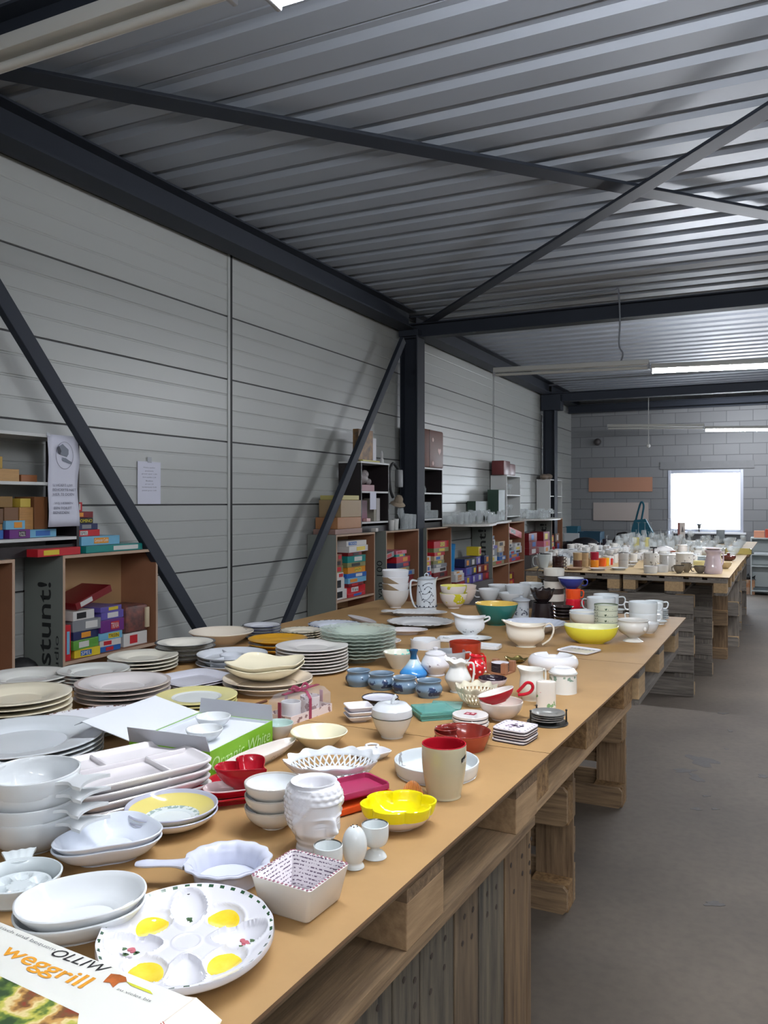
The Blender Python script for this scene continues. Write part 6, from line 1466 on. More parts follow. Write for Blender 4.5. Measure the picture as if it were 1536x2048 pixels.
# piles in the gap before the lettered crate (standing on a low crate)
crate(8.95, 10.15, 'low plain crate holding loose dark toys before the lettered crate', shelfz=.35) if False else None
tag(obj('low_bench', MB().box(-3.68,-3.36,8.86,10.22,.0,.55,bev=.004), mat('bench_grey',(88,84,82),.7), smooth=False), 'low grey bench carrying toys before the lettered crate', 'bench')
gstack(8.90, .552, (('dark red',.34,.06),('white',.30,.09,'Game'),('white',.26,.03)), 'of the pile on the low bench, left', xf=-3.38, seed=17)
r = random.Random(21)
tag(obj('plastic_tub', MB().lathe([(0,0),(.07,0),(.08,.26),(.085,.265),(.085,.32),(0,.33)], 24), mat('tub_blue',(40,130,190),.3), None, (-3.50, 8.97, .735)), 'tall blue plastic tub on the white game box, low bench', 'tub')
for i in range(12):
    col = r.choice(['navy','violet','dark red','black','grey','navy']); y_ = 9.25+(i % 4)*.22+r.uniform(-.03,.03); z_ = .552+(i//4)*.105
    gamebox(col, y_, z_, .19, .095, .2, '%s toy box in the jumbled pile on the low bench, row %s from below' % (col, ('one','two','three')[i//4]), xf=-3.38+r.uniform(-.03,0), rot=r.uniform(-.15,.15), group='%s jumbled toy boxes row %d' % (col, i//4), tilt=0)
gamebox('yellow', 9.75, .87, .1, .11, .16, 'pale yellow box on top of the jumbled toy boxes', xf=-3.4)
# lettered crate and the next one
gstack(10.33, SZ, (('olive',.55,.05),('white',.26,.07),('grey',.24,.10),('violet',.26,.04),('white',.16,.08),('black',.14,.05)), 'of left stack in the lettered crate', seed=18)
gstack(10.66, SZ+.0512, (('blue',.30,.05),('grey',.22,.06),('beige',.26,.07),('beige',.28,.07)), 'of right stack in the lettered crate', seed=19)
gstack(11.07, SZ, (('red',.60,.05),('blue',.55,.05),('light blue',.34,.05),('grey',.26,.05),('white',.26,.05),('beige',.22,.05)), 'of left stack in the next crate', seed=20)
gstack(11.40, SZ+.1016, (('white',.34,.045),('white',.34,.05),('white',.34,.05)), 'of right stack in the next crate', seed=22)
gamebox('red', 11.09, 1.06, .62, .09, .2, 'big bright red game box high in the next crate', tilt=-.16, accent='white', word='RISK' if False else 'SPEL')
gstack(11.08, .12, (('red',.6,.12),('beige',.3,.10),('red',.3,.10),('dark red',.3,.1)), 'in the lower half of the next crate', seed=23)
gstack(11.9, .75, (('dark red',.5,.10),('dark red',.45,.10),('dark red',.4,.12)), 'of the dark red pile beside the last crate', xf=-3.35, seed=24)
tag(obj('low_bench', MB().box(-3.68,-3.30,11.82,13.3,.0,.748,bev=.004), mat('bench_grey'), smooth=False), 'low grey bench carrying boxes before the last crate', 'bench')
gstack(12.6, .75, (('white',.4,.09),('pink',.4,.09),('dark red',.34,.14)), 'of the pink and white pile before the last crate', xf=-3.32, seed=25)
gstack(13.43, SZ, (('red',.3,.09),('white',.28,.07),('red',.26,.12)), 'of left stack in the last crate', seed=26)
gstack(13.80, SZ, (('dark red',.3,.16),('brown',.3,.14)), 'of right stack in the last crate', seed=27)
# ---------------------------------------------------------------- on and in the bookcases
card = mat('cardboard', (166,124,84), .7, var=.08, vs=6)
def cbox(y0, z0, w_, h_, label, x=-3.42, d_=.22, m_=None, name='cardboard_box'):
    tag(obj(name, MB().box(-d_, 0, 0, w_, 0, h_, bev=.003), m_ or card, None, (x, y0, z0), smooth=False), label, 'box')
cbox(6.12, CT+.001, .50, .045, 'flat pinkish box under the cardboard boxes, left of the black bookcase', m_=paint((140,110,100)))
cbox(6.16, CT+.047, .44, .100, 'lower brown cardboard box left of the nearer black bookcase', m_=paint((160,112,72)))
cbox(6.22, CT+.148, .38, .150, 'upper square cardboard box left of the nearer black bookcase', m_=paint((150,126,92)))
cbox(6.24, CT+.299, .32, .040, 'flat yellowish carton on the cardboard boxes', m_=paint((170,160,96)))
cbox(6.86, CT+.001, .05, .035, 'tiny white box at the foot of the nearer black bookcase', x=-3.4, d_=.05, m_=paint((190,186,180)))
pic = mat('old_picture', (150,110,60), .5, var=.6, vs=14, col2=(80,64,50))
cbox(6.70, 1.922, .30, .30, 'large brown patterned picture box on top of the nearer black bookcase', x=-3.50, d_=.06, m_=pic, name='puzzle_box')
cbox(7.01, 1.922, .10, .235, 'narrow white box standing beside the patterned picture box', x=-3.52, d_=.06, m_=paint((190,190,196)), name='white_box')
cbox(6.69, 1.922, .36, .014, 'thin yellow booklet under the picture box', x=-3.45, d_=.04, m_=paint((186,180,90)), name='booklet')
tag(obj('small_figurine', MB().lathe(crom([(0,0),(.018,0),(.02,.03),(.010,.05),(.014,.08),(.006,.11),(0,.12)], 3), 14), cer((200,200,200)), None, (-3.47, 7.13, 1.922)), 'small white figurine at the right end on the nearer bookcase', 'figurine')
cbox(6.69, 1.647, .30, .06, 'folded pink checked cloth box on the upper shelf, nearer bookcase', x=-3.48, d_=.18, m_=paint((150,104,112)), name='pink_box')
m = MB(); m.sphere((0,0,.06), .09, 14, 8, (.8,1.4,.7)); m.sphere((.02,.07,.10), .05, 10, 6, (.7,1.1,.8)); m.sphere((.03,.13,.03), .04, 10, 6, (.6,1.2,.8))
tag(obj('wrapped_bundle', m, mat('grey_wrap',(146,138,138),.5,bump=.6,vs=20), None, (-3.56, 6.83, 1.708)), 'grey plastic wrapped bundle on the pink cloth box', 'bundle')
cbox(6.70, 1.362, .22, .20, 'large burgundy box on the lower shelf, nearer black bookcase', x=-3.52, d_=.14, m_=paint((112,36,66)), name='burgundy_box')
cbox(7.02, 1.362, .05, .21, 'slim grey upright box on the lower shelf, nearer black bookcase', x=-3.50, d_=.14, m_=paint((150,146,132)), name='grey_box')
cbox(7.08, 1.362, .07, .22, 'white upright box with brown squares, nearer black bookcase', x=-3.50, d_=.14, m_=paint((184,180,176)), name='white_box')
cbox(6.83, 1.362, .08, .03, 'tiny pink box on the lower shelf, nearer black bookcase', x=-3.48, d_=.06, m_=paint((200,160,156)), name='pink_box')
tag(obj('paper_notice', MB().box(0,.001,0,.13,0,.165), paper, None, (-3.447, 6.83, 1.475), smooth=False), 'blank white sheet hanging from the shelf of the nearer black bookcase', 'notice')
# suitcase
t_ = empty('suitcase', (-3.46, 8.10, 1.922), label='brown suitcase with pale heart sticker standing on the second black bookcase', cat='suitcase')
sm_ = mat('suitcase_brown', (104,62,46), .5, bump=.1, vs=60)
obj('body', MB().box(-.20, 0, 0, .62, 0, .42, bev=.02), sm_, t_); obj('edge', MB().box(-.203,.003,.20,.212,.004,.416), mat('suitcase_edge',(72,44,36),.5), t_, smooth=False)
stk = mat('sticker_pink', (214,180,170), .5)
for yy, zz in ((.30,.31),(.30,.05)): obj('sticker', MB().tube([(0,yy,zz),(.002,yy,zz)], .024, 16), stk, t_)
m = MB(); m.bm.faces.new([m.bm.verts.new((.002, .49+.045*(16*math.sin(t)**3)/16, .19+.045*(13*math.cos(t)-5*math.cos(2*t)-2*math.cos(3*t)-math.cos(4*t))/16)) for t in [2*PI*k/28 for k in range(28)]]); obj('heart_sticker', m, stk, t_, smooth=False)
obj('handle', MB().tube(crom([(-.10,-.002,.12),(-.10,-.03,.15),(-.10,-.03,.27),(-.10,-.002,.30)], 4), .008, 8), mat('suitcase_edge'), t_)
# bread bin and lumps on the white bookcases
tag(obj('bread_bin', MB().box(-.18,0,0,.30,0,.20,bev=.01).box(-.17,-.01,.32,.60,0,.17,bev=.02), mat('dark_red_bin',(104,50,50),.4), None, (-3.47,11.02,1.922)), 'dark red bread bin and lid on the first white bookcase', 'bin')
m = MB()
for c in ((-.08,.1,.04),(-.06,.3,.05),(-.09,.5,.045),(-.07,.7,.05)): m.sphere(c, .07, 12, 8, (1,1.9,.7))
tag(obj('folded_cloth', m, mat('cloth_grey_brown',(116,104,92),.9,bump=.5,vs=14), None, (-3.48,13.42,1.922)), 'lumpy grey brown cloth lying on the last white bookcase', 'cloth')
cbox(13.52, 1.368, .5, .06, 'white box low in the last white bookcase', x=-3.49, d_=.15, m_=paint((196,196,196)), name='white_box')
# dark green cartons beside the first white bookcase
cbox(10.75, CT+.027, .28, .42, 'tall dark green carton before the first white bookcase', x=-3.46, d_=.16, m_=paint((50,72,60)), name='green_carton')
cbox(10.10, CT+.16, .50, .13, 'dark green carton with pale print lying above the glasses', x=-3.56, d_=.12, m_=paint((46,66,54)), name='green_carton')
# telephone box, hat hanging at the column
t_ = empty('wall_phone', onX(800, 955, -3.44)+Vector((0,.26,0)), label='grey intercom box with coiled dark cable beside the steel column', cat='intercom')
obj('box', MB().box(-.04,0,-.30,-.18,-.10,.08,bev=.01), mat('box_grey',(96,98,98),.5), t_); obj('cable', MB().tube(crom([(-.05,-.18,.08),(-.05,-.32,.14),(-.05,-.40,.04),(-.05,-.38,-.12),(-.05,-.32,-.20)], 5), .015, 8), mat('cable_dark',(46,48,50),.5), t_)
m = MB().lathe([(0,.16),(.05,.155),(.085,.10),(.09,.03),(.15,-.02),(.155,-.025),(.09,.0),(.07,.02),(.065,.1),(0,.14)], 28)
tag(obj('tan_hat', m, mat('hat_tan',(150,136,118),.9), None, onX(796, 1006, -3.44), rot=(0.25,.35,0)), 'tan brimmed hat hanging beside the steel column', 'hat').scale = (.5,.5,.5)
# ---------------------------------------------------------------- glasses
shelfglass = mat('shelf_glass', (228,236,238), .05, alpha=.20, spec=1.0)
def gl_(kind, R, H):
    if kind == 'tumbler': P = shell([(0,0),(R*.8,0),(R*.84,.003),(R,H)], .0022, 1)
    elif kind == 'wine': P = [(a[0],a[1]) for a in crom([(0,0),(R*.9,0),(R*.9,.002),(R*.2,.006),(.004,.014),(.004,H*.45),(R*.6,H*.55),(R,H*.75),(R*.85,H)], 2)]+[(R*.80,H),(R*.94,H*.75),(R*.5,H*.57),(0,H*.52)]
    elif kind == 'upside': P = [(0,H*.5),(R*.5,H*.47),(R*.94,H*.26),(R*.82,0)]+[(R*.87,0),(R,H*.26),(R*.6,H*.46),(.004,H*.56),(.004,H*.97),(R*.85,H*.995),(R*.85,H),(0,H)]
    elif kind == 'mug': P = shell([(0,0),(R*.9,0),(R*.95,.006),(R*.9,H*.5),(R,H)], .003, 2)
    else: P = shell(pr('bowl', R, H), .003, 2)
    o = obj({'tumbler':'drinking_glass','wine':'wine_glass','upside':'wine_glass','mug':'beer_mug','bowl':'glass_bowl'}[kind], MB().lathe([(a[0],a[1]) for a in P], 16), shelfglass)
    if kind == 'mug': handle(o, cuphandle(R*.95, H*.2, H*.85, R*.7, PI*.5, .004), .004, shelfglass, k=3)
    return o
protos = {}
def glass(kind, x, y_, z, label, group, R=.035, H=.12):
    key = (kind, R, H)
    if key not in protos: o = gl_(kind, R, H); protos[key] = o
    else: o = copy_tree(protos[key])
    o.location = (x, y_, z); o.rotation_euler = (0,0,rnd.uniform(-.5,.5)); tag(o, label, 'glass', group); return o
def glassfield(x0, x1, y0, y1, z, nx, ny, kinds, label, group, edge=None):
    for i in range(nx):
        for j in range(ny):
            k = rnd.choice(kinds); x = x0+(x1-x0)*(i+.5)/nx+rnd.uniform(-.008,.008); y_ = y0+(y1-y0)*(j+.5)/ny+rnd.uniform(-.012,.012)
            if edge and x > edge(y_): continue
            glass(k[0], x, y_, z, label, group, k[1], k[2])
KS = [('tumbler',.030,.09),('tumbler',.033,.12),('wine',.034,.15),('wine',.030,.13)]
glassfield(-3.66, -3.06, 8.76, 10.9, CT+.0265, 4, 15, KS, 'clear glass crowded on the first wavy shelf', 'glasses on the first wavy shelf', lambda y_: -3.06 if y_ < 9.3 else -3.06-(y_-9.3)*.20)
glassfield(-3.66, -3.14, 11.9, 13.35, CT+.0225, 3, 9, KS, 'clear glass on the second wavy shelf', 'glasses on the second wavy shelf', lambda y_: -3.18 if y_ < 12.8 else -3.30)
glassfield(-3.64, -3.47, 8.12, 8.62, 1.3615, 2, 4, [('mug',.038,.09)], 'glass beer mug in the lower row of the second black bookcase', 'beer mugs lower row')
for j in range(3): glass('mug', -3.54, 8.19+j*.125, 1.4525, 'glass beer mug stacked on the lower row, second black bookcase', 'beer mugs stacked', .038, .09)
for j in range(3): glass('upside', -3.54, 8.15+j*.085, 1.6465, 'upturned wine glass on the upper shelf, second black bookcase', 'upturned glasses in the bookcase', .032, .16)
for z, l in ((1.3465,'lower'),(1.6465,'upper')):
    glassfield(-3.64, -3.49, 11.12, 11.72, z, 1, 4, [('wine',.034,.16)], 'wine glass on the %s shelf of the first white bookcase' % l, '%s shelf glasses' % l)
for z, l in ((1.4285,'lower'),(1.6465,'upper')):
    glassfield(-3.64, -3.50, 13.56, 14.2, z, 1, 4, [('wine',.034,.14)], 'stemmed glass on the %s shelf of the last white bookcase' % l, 'last bookcase %s shelf glasses' % l)
for j, (y_, k, R, H, lb) in enumerate(((7.30,'tumbler',.033,.10,'white paper cup, left of the glasses on the crate'),(7.40,'tumbler',.033,.11,'white paper cup, right one, on the crate'))):
    tag(obj('paper_cup', MB().lathe([(a[0],a[1]) for a in shell([(0,0),(R*.75,0),(R*.8,.003),(R,H)], .002, 1)], 20), paint((204,204,200)), None, (-3.45,y_,CT+.001)), lb, 'cup')
for y_, k, R, H, lb in ((7.50,'wine',.035,.22,'tall wine glass on the crate beside the steel column'),(7.60,'tumbler',.042,.16,'large tumbler on the crate, left one'),(7.70,'tumbler',.042,.155,'large tumbler on the crate, middle one'),(7.80,'tumbler',.040,.15,'large tumbler on the crate, right one')):
    o = gl_(k, R, H); o.location = (-3.44, y_, CT+.001); tag(o, lb, 'glass')
m = MB(); m.sphere((0,0,.12), .10, 14, 8, (.7,1.3,1.3)); m.sphere((.02,.08,.08), .08, 12, 8, (.7,1,1.1))
tag(obj('black_bag', m, mat('bag_black_soft',(28,28,30),.5,bump=.4,vs=12), None, (-3.52, 2.98, .50)), 'crumpled black bag between the two crates at the left edge', 'bag')
tag(obj('low_stool', MB().box(-3.66,-3.40,2.88,3.13,0,.50,bev=.004), mat('bench_grey'), smooth=False), 'small grey stool under the crumpled black bag', 'stool')
# ================================================================ far table
FZ = TZ
def at(cx, yf, rbpx): return spot(cx, yf, rbpx)
FW = (214,216,216)
cup(1088, 1140, 28, 1108, (196,204,204), 'pale cup with dark rim pattern at the near left corner, far table', rim=(40,40,44), ang=PI, kind='cone', rb=.25)
cup(1083, 1137, 26, 1112, (200,200,198), 'plain pale bowl behind the dark rimmed corner cup', handle_=False, kind='bowl', rb=.25).__class__
cup(1103, 1131, 18, 1107, (190,188,186), 'rounded pale mug left of the dark brown cups', handle_=False, kind='cereal', rb=.3)
q, s = at(1116, 1140, 12)
for i in range(4): 
    o = dish('brown_cup','cup','dark brown cup, %s of the brown tower at far table front' % ordn(i,4), q+Vector((0,0,i*6.6*s)), 'straight', 11.5*s, 6.4*s, (52,26,26), .003, n=28, group='dark brown cup tower'); handle(o, cuphandle(11*s, 1*s, 5.5*s, 5*s, .2, .003), .003, cer((52,26,26)), k=3)
rdish(1116, 1142, 13, 28, 1139.5, 'flat', (52,26,26), 'saucer', 'saucer', 'dark brown saucer under the brown cup tower') if False else None
for cx, yf, w, top, lb in ((1131,1131,30,1103,'white printed plate standing upright behind the brown cups'),):
    q, s = at(cx, yf, 6); o = obj('dinner_plate', dishmesh('flat', 15*s, .012, .003, 40), [cer((204,208,212)), printed('grey_blue_print',(204,208,212),(130,140,150),30,.58)], None, q+Vector((0,0,15*s)), rot=(1.35,0,vr(cx)+.2)); tag(o, lb, 'plate')
    q2 = q+Vector((.09,.05,0)); o = obj('dinner_plate', dishmesh('flat', 14*s, .012, .003, 40), [cer((206,210,214)), cer((206,210,214))], None, q2+Vector((0,0,14*s)), rot=(1.35,0,vr(cx)-.1)); tag(o, 'white plate standing upright beside the printed one', 'plate')
def tower(cx, yf, w, hpx, cols, desc, where, kind='straight', hang=.2, handle_=True):
    q, s = at(cx, yf, w*.4); n = len(cols); z = 0
    for i, c in enumerate(cols):
        o = dish('cup','cup','%s cup, %s %s' % (c[0], ordn(i, n), where), q+Vector((0,0,z)), kind, w/2*s, hpx*s, c[1], .003, n=28, group=desc, inner=c[2] if len(c) > 2 else None); z += hpx*s+.0005
        if handle_: handle(o, cuphandle(w/2*s*.96, hpx*.2*s, hpx*.85*s, w*.2*s, hang, .003), .003, cer(c[1]), k=3)
BR, BE = (96,58,50), (176,150,112)
tower(1155, 1136, 18, 15, (('brown',BR),('beige',BE,(190,180,160))), 'brown beige cups', 'beside the upright plates', handle_=False)
tower(1168, 1134, 18, 14, (('beige',BE),('dark banded beige',BE,(40,34,30))), 'beige cups', 'right of the brown cup pair')
tower(1179, 1132, 16, 14, (('tan',BE),('white tilted',FW)), 'tan cups', 'just left of the orange cup', handle_=False)
tower(1189, 1136, 17, 15.5, (('orange',(232,142,40)),('crimson red',(160,28,50),(200,80,100))), 'orange red cups', 'at the front of the far table', handle_=False)
cup(1204, 1133, 17, 1117, (228,96,34), 'bright orange cup right of the orange and crimson tower', kind='straight', handle_=False)
cup(1211, 1132, 15, 1116, (236,176,36), 'yellow orange cup with dark ring handle', kind='straight', ang=-1.6, out=.1, hcol=(60,40,20))
cup(1219, 1130, 14, 1117, (196,52,44), 'small red cup behind the yellow orange cup', kind='straight', handle_=False)
cup(1206, 1117, 16, 1103, (48,46,52), 'dark grey cup standing behind the orange cups', kind='straight', handle_=False).__class__
q, s = at(1247, 1138, 9)
tower(1247, 1136, 20, 15, (('light grey dark rimmed',(190,190,188),(70,66,64)),('grey dark rimmed',(190,190,188),(70,66,64))), 'grey cup pair', 'of the pair at mid front', hang=.1)
def sauc(cx, yf, w, col, label): 
    q, s = at(cx, yf, w*.25); dish('saucer','saucer',label,q,'flat',w/2*s,4*s,col,.003,n=32)
sauc(1150, 1140.5, 38, (170,140,116), 'tan saucer under the brown cups, far table front'); sauc(1196, 1141.5, 36, (200,190,186), 'pinkish saucer under the orange cups'); sauc(1238, 1140.5, 34, (204,206,204), 'white saucer under the grey rimmed cups')
for cx, yf, w, lb in ((1258,1134,26,'white saucer right of the grey rimmed cups'),(1264,1128,24,'white saucer behind the first right hand saucer'),(1270,1122,22,'white saucer farther back in the row of saucers'),(1275,1115,20,'farthest white saucer in the row')): sauc(cx, yf, w, (196,196,194), lb)
# canisters
def canister(cx, yf, w, top, label, lid=True, col=(206,204,198), pr_=True):
    q, s = at(cx, yf, w*.46); R = w/2*s; H = (1003+.6/s-top)*s*(.86 if lid else 1)
    o = obj('storage_jar', MB().lathe(shell([(0,0),(R*.95,0),(R,.004),(R,H)], .004, 1), 32), [printed('canister_print',col,(140,136,130),26,.62,.02,.12) if pr_ else cer(col)]*2, None, q, rnd.random()*6); tag(o, label, 'storage jar')
    if lid: obj('lid', MB().lathe([(0,H+.001),(R*1.02,H+.001),(R*1.02,H*1.06),(R*.9,H*1.09),(0,H*1.1)], 32), cer(col), o)
    return o
canister(1301, 1139, 27, 1103, 'grey printed storage jar at left of the three, behind dark spatula')
canister(1335, 1143, 31, 1106, 'tallest flower printed storage jar in the middle of the three')
canister(1369, 1137, 33, 1104, 'wide pale storage jar with dark label, right one of three')
q = onZ(1307, 1139); tag(obj('spatula', MB().tube([(q.x,q.y,TZ+.002),(q.x,q.y,TZ+.19)], .006, 8).box(q.x-.03,q.x+.03,q.y-.006,q.y+.006,TZ+.188,TZ+.20), mat('spatula_dark',(60,58,60),.4)), 'dark upright spatula standing before the grey printed jar', 'utensil')
for cx, yf, w, lb in ((1301,1147,27,'small white ramekin at the front edge, left one'),(1324,1145,25,'small white ramekin at the front edge, right one')):
    cup(cx, yf, w, yf-15, (214,214,212), lb, kind='straight', handle_=False, name='ramekin', cat='ramekin')
SG = (120,112,100)
cup(1358, 1147, 22, 1131, SG, 'small brown glazed cup with dark rim, leftmost of three', kind='cereal', rb=.3, rim=(50,44,40), ang=PI, out=.14)
cup(1373, 1145, 22, 1126, (140,130,112), 'taller brown glazed pot with pale lid between two brown cups', kind='cereal', rb=.3, rim=(60,54,50), handle_=False)
cup(1400, 1147, 24, 1132, SG, 'small brown cup with large dark handle, rightmost of three', kind='cereal', rb=.3, rim=(50,44,40), ang=PI, out=.22, hcol=(50,44,40))
cup(1399, 1136, 28, 1122, (214,206,150), 'pale yellow bowl behind the small brown cups', kind='straight', handle_=False)
cup(1450, 1138, 26, 1125, (196,176,136), 'beige bowl right of the pink vase', kind='bowl', handle_=False, rb=.3)
q, s = at(1426, 1148, 14); H = (1003+.6/s-1100)*s; R = 18*s
o = tag(obj('pink_vase', MB().lathe(crom([(0,0),(R*.8,0),(R*.92,.004),(R,H*.2),(R*.82,H*.55),(R*.7,H*.8),(R*.88,H*.95),(R*.84,H)], 3)+[(R*.7,H*.98),(R*.6,H*.8),(0,H*.7)], 32), cer((222,204,210)), None, q), 'pale pink glossy pitcher at the right front of the far table', 'pitcher')
handle(o, cuphandle(R*.75, H*.35, H*.88, R*.5, .6, .006), .006, cer((222,204,210)))
dish('lid_dish', 'dish', 'shallow pale pink dish lying on the pink pitcher', q+Vector((0,0,H+.001)), 'flat', 17*s, .012, (226,210,210), .004, n=30)
q, s = at(1457, 1122, 10); o = dish('brown_pot','pot','dark brown lidded pot right of the pink pitcher', q, 'deep', 14*s, 8*s, (84,40,34), .004, n=30); obj('lid', MB().lathe([(0,9*s),(14*s,8.6*s),(13*s,10.5*s),(3*s,12.5*s),(3*s,15.5*s),(0,16*s)], 28), cer((84,40,34)), o)
for i in range(4): 
    q, s = at(1394, 1123, 14); dish('dinner_plate','plate','pale plate, %s behind the yellow bowl' % ordn(i,4), q+Vector((0,0,.012*i)), 'flat', (22-i)*s, .014, (206,214,216), .003, n=32, group='pale plates behind the yellow bowl')
q, s = at(1409, 1113, 16); dish('salad_bowl','bowl','big white bowl behind the pale plates', q+Vector((0,0,.0)), 'bowl', 21*s, 17*s, (216,220,222), .004, n=32)
canister(1365, 1117, 18, 1088, 'slim cream bottle shaped jar behind the wide storage jar', True, (214,206,196), False)
q, s = at(1327, 1112, 20); o = dish('terracotta_bowl','bowl','brown red bowl with white domed lid behind the jars', q, 'deep', 24*s, 10*s, (140,74,54), .004, n=32); obj('lid', MB().lathe([(0,10*s+.001),(20*s,10*s+.001),(16*s,15*s),(6*s,18.5*s),(0,19*s)], 28), cer((226,224,222)), o)
# crowd of cups: prototypes copied
cp = []
for k, (R, H, c, kd) in enumerate(((.040,.068,(214,216,216),'straight'),(.043,.060,(206,210,212),'cereal'),(.039,.085,(212,210,204),'straight'),(.048,.055,(218,220,222),'bowl'),(.040,.075,None,'straight'))):
    mt = printed('cup_print',(210,208,204),(130,120,116),40,.58) if c is None else c
    o = dish('cup','cup',None,(0,0,-5),kd,R,H,mt,.003,n=24); handle(o, cuphandle(R*.95,H*.2,H*.85,R*.6,0,.0035),.0035, o.data.materials[0], k=3); cp.append(o)
usedp = set(); cntc = 0
def crowd(o_i, loc, rot, label, group):
    o = cp[o_i]
    if o_i in usedp: o = copy_tree(o)
    usedp.add(o_i); o.location = loc; o.rotation_euler = rot; tag(o, label, 'cup', group)
r = random.Random(31)
CUPH = [.068,.060,.085,.055,.075]
for i in range(5):
    for j in range(13):
        x = -1.93+i*.115+r.uniform(-.015,.015); y_ = 7.55+j*.125+r.uniform(-.02,.02)
        if y_ < 7.9 and x > -1.72: continue
        k = r.randrange(5); crowd(k, (x, y_, TZ+.0005), (0,0,r.uniform(0,6.28)), 'white cup in the crowded left rows of the far table', 'crowded cups left half')
        if r.random() < .75:
            k2 = r.randrange(5); crowd(k2, (x, y_, TZ+.001+CUPH[k]), (0,0,r.uniform(0,6.28)), 'white cup stacked on another in the crowded left rows', 'stacked cups left half')
for i in range(6):
    for j in range(7):
        x = -1.30+i*.105+r.uniform(-.012,.012); y_ = 8.35+j*.14+r.uniform(-.02,.02)
        if r.random() < .18 or x > -.75: continue
        k = r.randrange(5); crowd(k, (x, y_, TZ+.0005), (0,0,r.uniform(0,6.28)), 'cup in the middle rows of the far table behind the storage jars', 'crowded cups middle')
for k_, o in enumerate(cp):
    if k_ not in usedp: bpy.data.objects.remove(o)
dk = paint((52,50,62)); 
for (px_, py_, h_, lb) in ((1212,1100,.16,'dark blue mug among the white cups at the back'),):
    cup(px_, 1098, 14, 1078, (44,42,52), lb, kind='straight', ang=PI, hcol=(200,200,204))
for cx, lb in ((1272,'pale yellow tumbler behind the cups, left one'),(1293,'pale yellow tumbler behind the cups, right one')):
    cup(cx, 1096, 13, 1075, (214,206,140), lb, kind='straight', handle_=False, name='tumbler', cat='cup')
# glassware
glassfield(-1.92, -1.10, 9.75, 12.9, TZ+.0005, 6, 13, [('wine',.036,.17),('tumbler',.034,.13),('upside',.036,.20),('bowl',.06,.05)], 'clear glass in the left glassware rows of the far table', 'left glassware, far table')
glassfield(-1.05, -.40, 9.4, 13.2, TZ+.0005, 4, 15, [('bowl',.062,.05),('bowl',.07,.07),('tumbler',.034,.10),('wine',.036,.12),('bowl',.055,.04)], 'clear glass dish in the right glassware rows of the far table', 'right glassware, far table')
for i, (px_, lb) in enumerate(((1262,'leftmost tall upturned bluish glass'),(1277,'second tall upturned bluish glass'),(1290,'third tall upturned bluish glass'),(1302,'fourth tall upturned bluish glass'),(1336,'tallest slender glass left of the window'),(1342,'slender glass just right of the tallest one'))):
    p = onZ(px_, 1087, TZ); o = gl_('upside', .04, .30 if i < 4 else .36); o.location = (p.x, p.y, TZ+.0005); tag(o, lb+', back of far table', 'glass')
amb = mat('amber_tint_glass', (206,190,120), .08, trans=.6, ior=1.4)
q = onZ(1476, 1108); tag(obj('glass_dish', traymb(.14,.10,.06), amb, None, q, .1), 'rectangular yellowish glass oven dish at the right edge, far table', 'dish')
for (x, y_, w_, l_, h_, c, lb) in ((-1.42,11.0,.035,.07,.30,(196,186,178),'tall white box with grey triangle shapes among the glassware'),):
    o = tag(obj('tall_box', MB().box(-w_,w_,-l_,l_,0,h_), paint(c), None, (*onZ(1365,1088)[:2], TZ+.0005), vr(1365), smooth=False), lb, 'box')
    o.scale = (1,1,1)
    obj('side_panel', MB().box(-w_-.03,-w_,-l_,l_,0,h_), paint((124,66,60)), o, smooth=False); mb = MB()
    mb.prism([(-.018,0),(.018,0),(.0,.09)], 0, .001, M=basis((0,-l_-.0003,.17),(1,0,0),(0,0,1))); mb.prism([(-.018,.05),(.018,.0),(.018,.08)], 0, .001, M=basis((0,-l_-.0003,.04),(1,0,0),(0,0,1))); obj('printed_triangles', mb, paint((90,84,84)), o, smooth=False)
p = onZ(1441, 1087); tag(obj('grey_canister', MB().box(-.055,.055,-.03,.03,0,.20,bev=.015), paint((124,132,136)), None, (p.x,p.y,TZ+.0005), vr(1441)), 'upright grey rounded box before the window', 'box')
p = onZ(1340, 1090); tag(obj('white_column_jar', MB().lathe([(0,0),(.03,0),(.032,.1),(.045,.13),(.045,.2),(0,.21)], 20), mat('frosted_glass',(214,222,236),.3,trans=.3), None, (p.x,p.y,TZ+.0005)), 'frosted bluish glass jar left of the tall box', 'jar')
# things beyond, by the far wall
tealp = mat('crate_teal', (36,96,116), .5); tealp2 = mat('crate_teal_dark', (28,70,92), .5)
def crate2(px0, px1, py0, py1, Y, d_, m_, label, name='plastic_crate'):
    a, b_ = onY(px0, py1, Y), onY(px1, py0, Y); w_ = b_.x-a.x; h_ = b_.z-a.z; m = MB(); k = .012
    m.box(0,w_,0,k,0,h_).box(0,w_,d_-k,d_,0,h_).box(0,k,k,d_-k,0,h_).box(w_-k,w_,k,d_-k,0,h_).box(k,w_-k,k,d_-k,0,k).box(-.008,w_+.008,-.008,0,h_-.02,h_)
    return tag(obj(name, m, m_, None, (a.x, Y, a.z), smooth=False), label, 'crate')
a = onY(1133, 1150, 14.75); z_t = onY(1133, 1086, 14.75).z
tag(obj('side_table', MB().box(-3.66,-2.3,14.6,15.3,z_t-.03,z_t).box(-3.64,-3.58,14.62,15.28,0,z_t-.03).box(-2.38,-2.32,14.62,15.28,0,z_t-.03), mat('dark_table',(60,56,54),.6), smooth=False), 'dark low table in the far left corner carrying crates', 'table')
crate2(1157, 1200, 1064, 1086, 14.75, .4, tealp2, 'dark teal plastic crate in the far left corner, right one')
crate2(1133, 1155, 1053, 1086, 15.0, .28, tealp, 'lighter teal plastic crate in the far left corner')
crate2(1128, 1156, 1067, 1082, 14.62, .12, paint((200,204,206)), 'small white basket before the teal crates', 'plastic_basket')
m = MB()
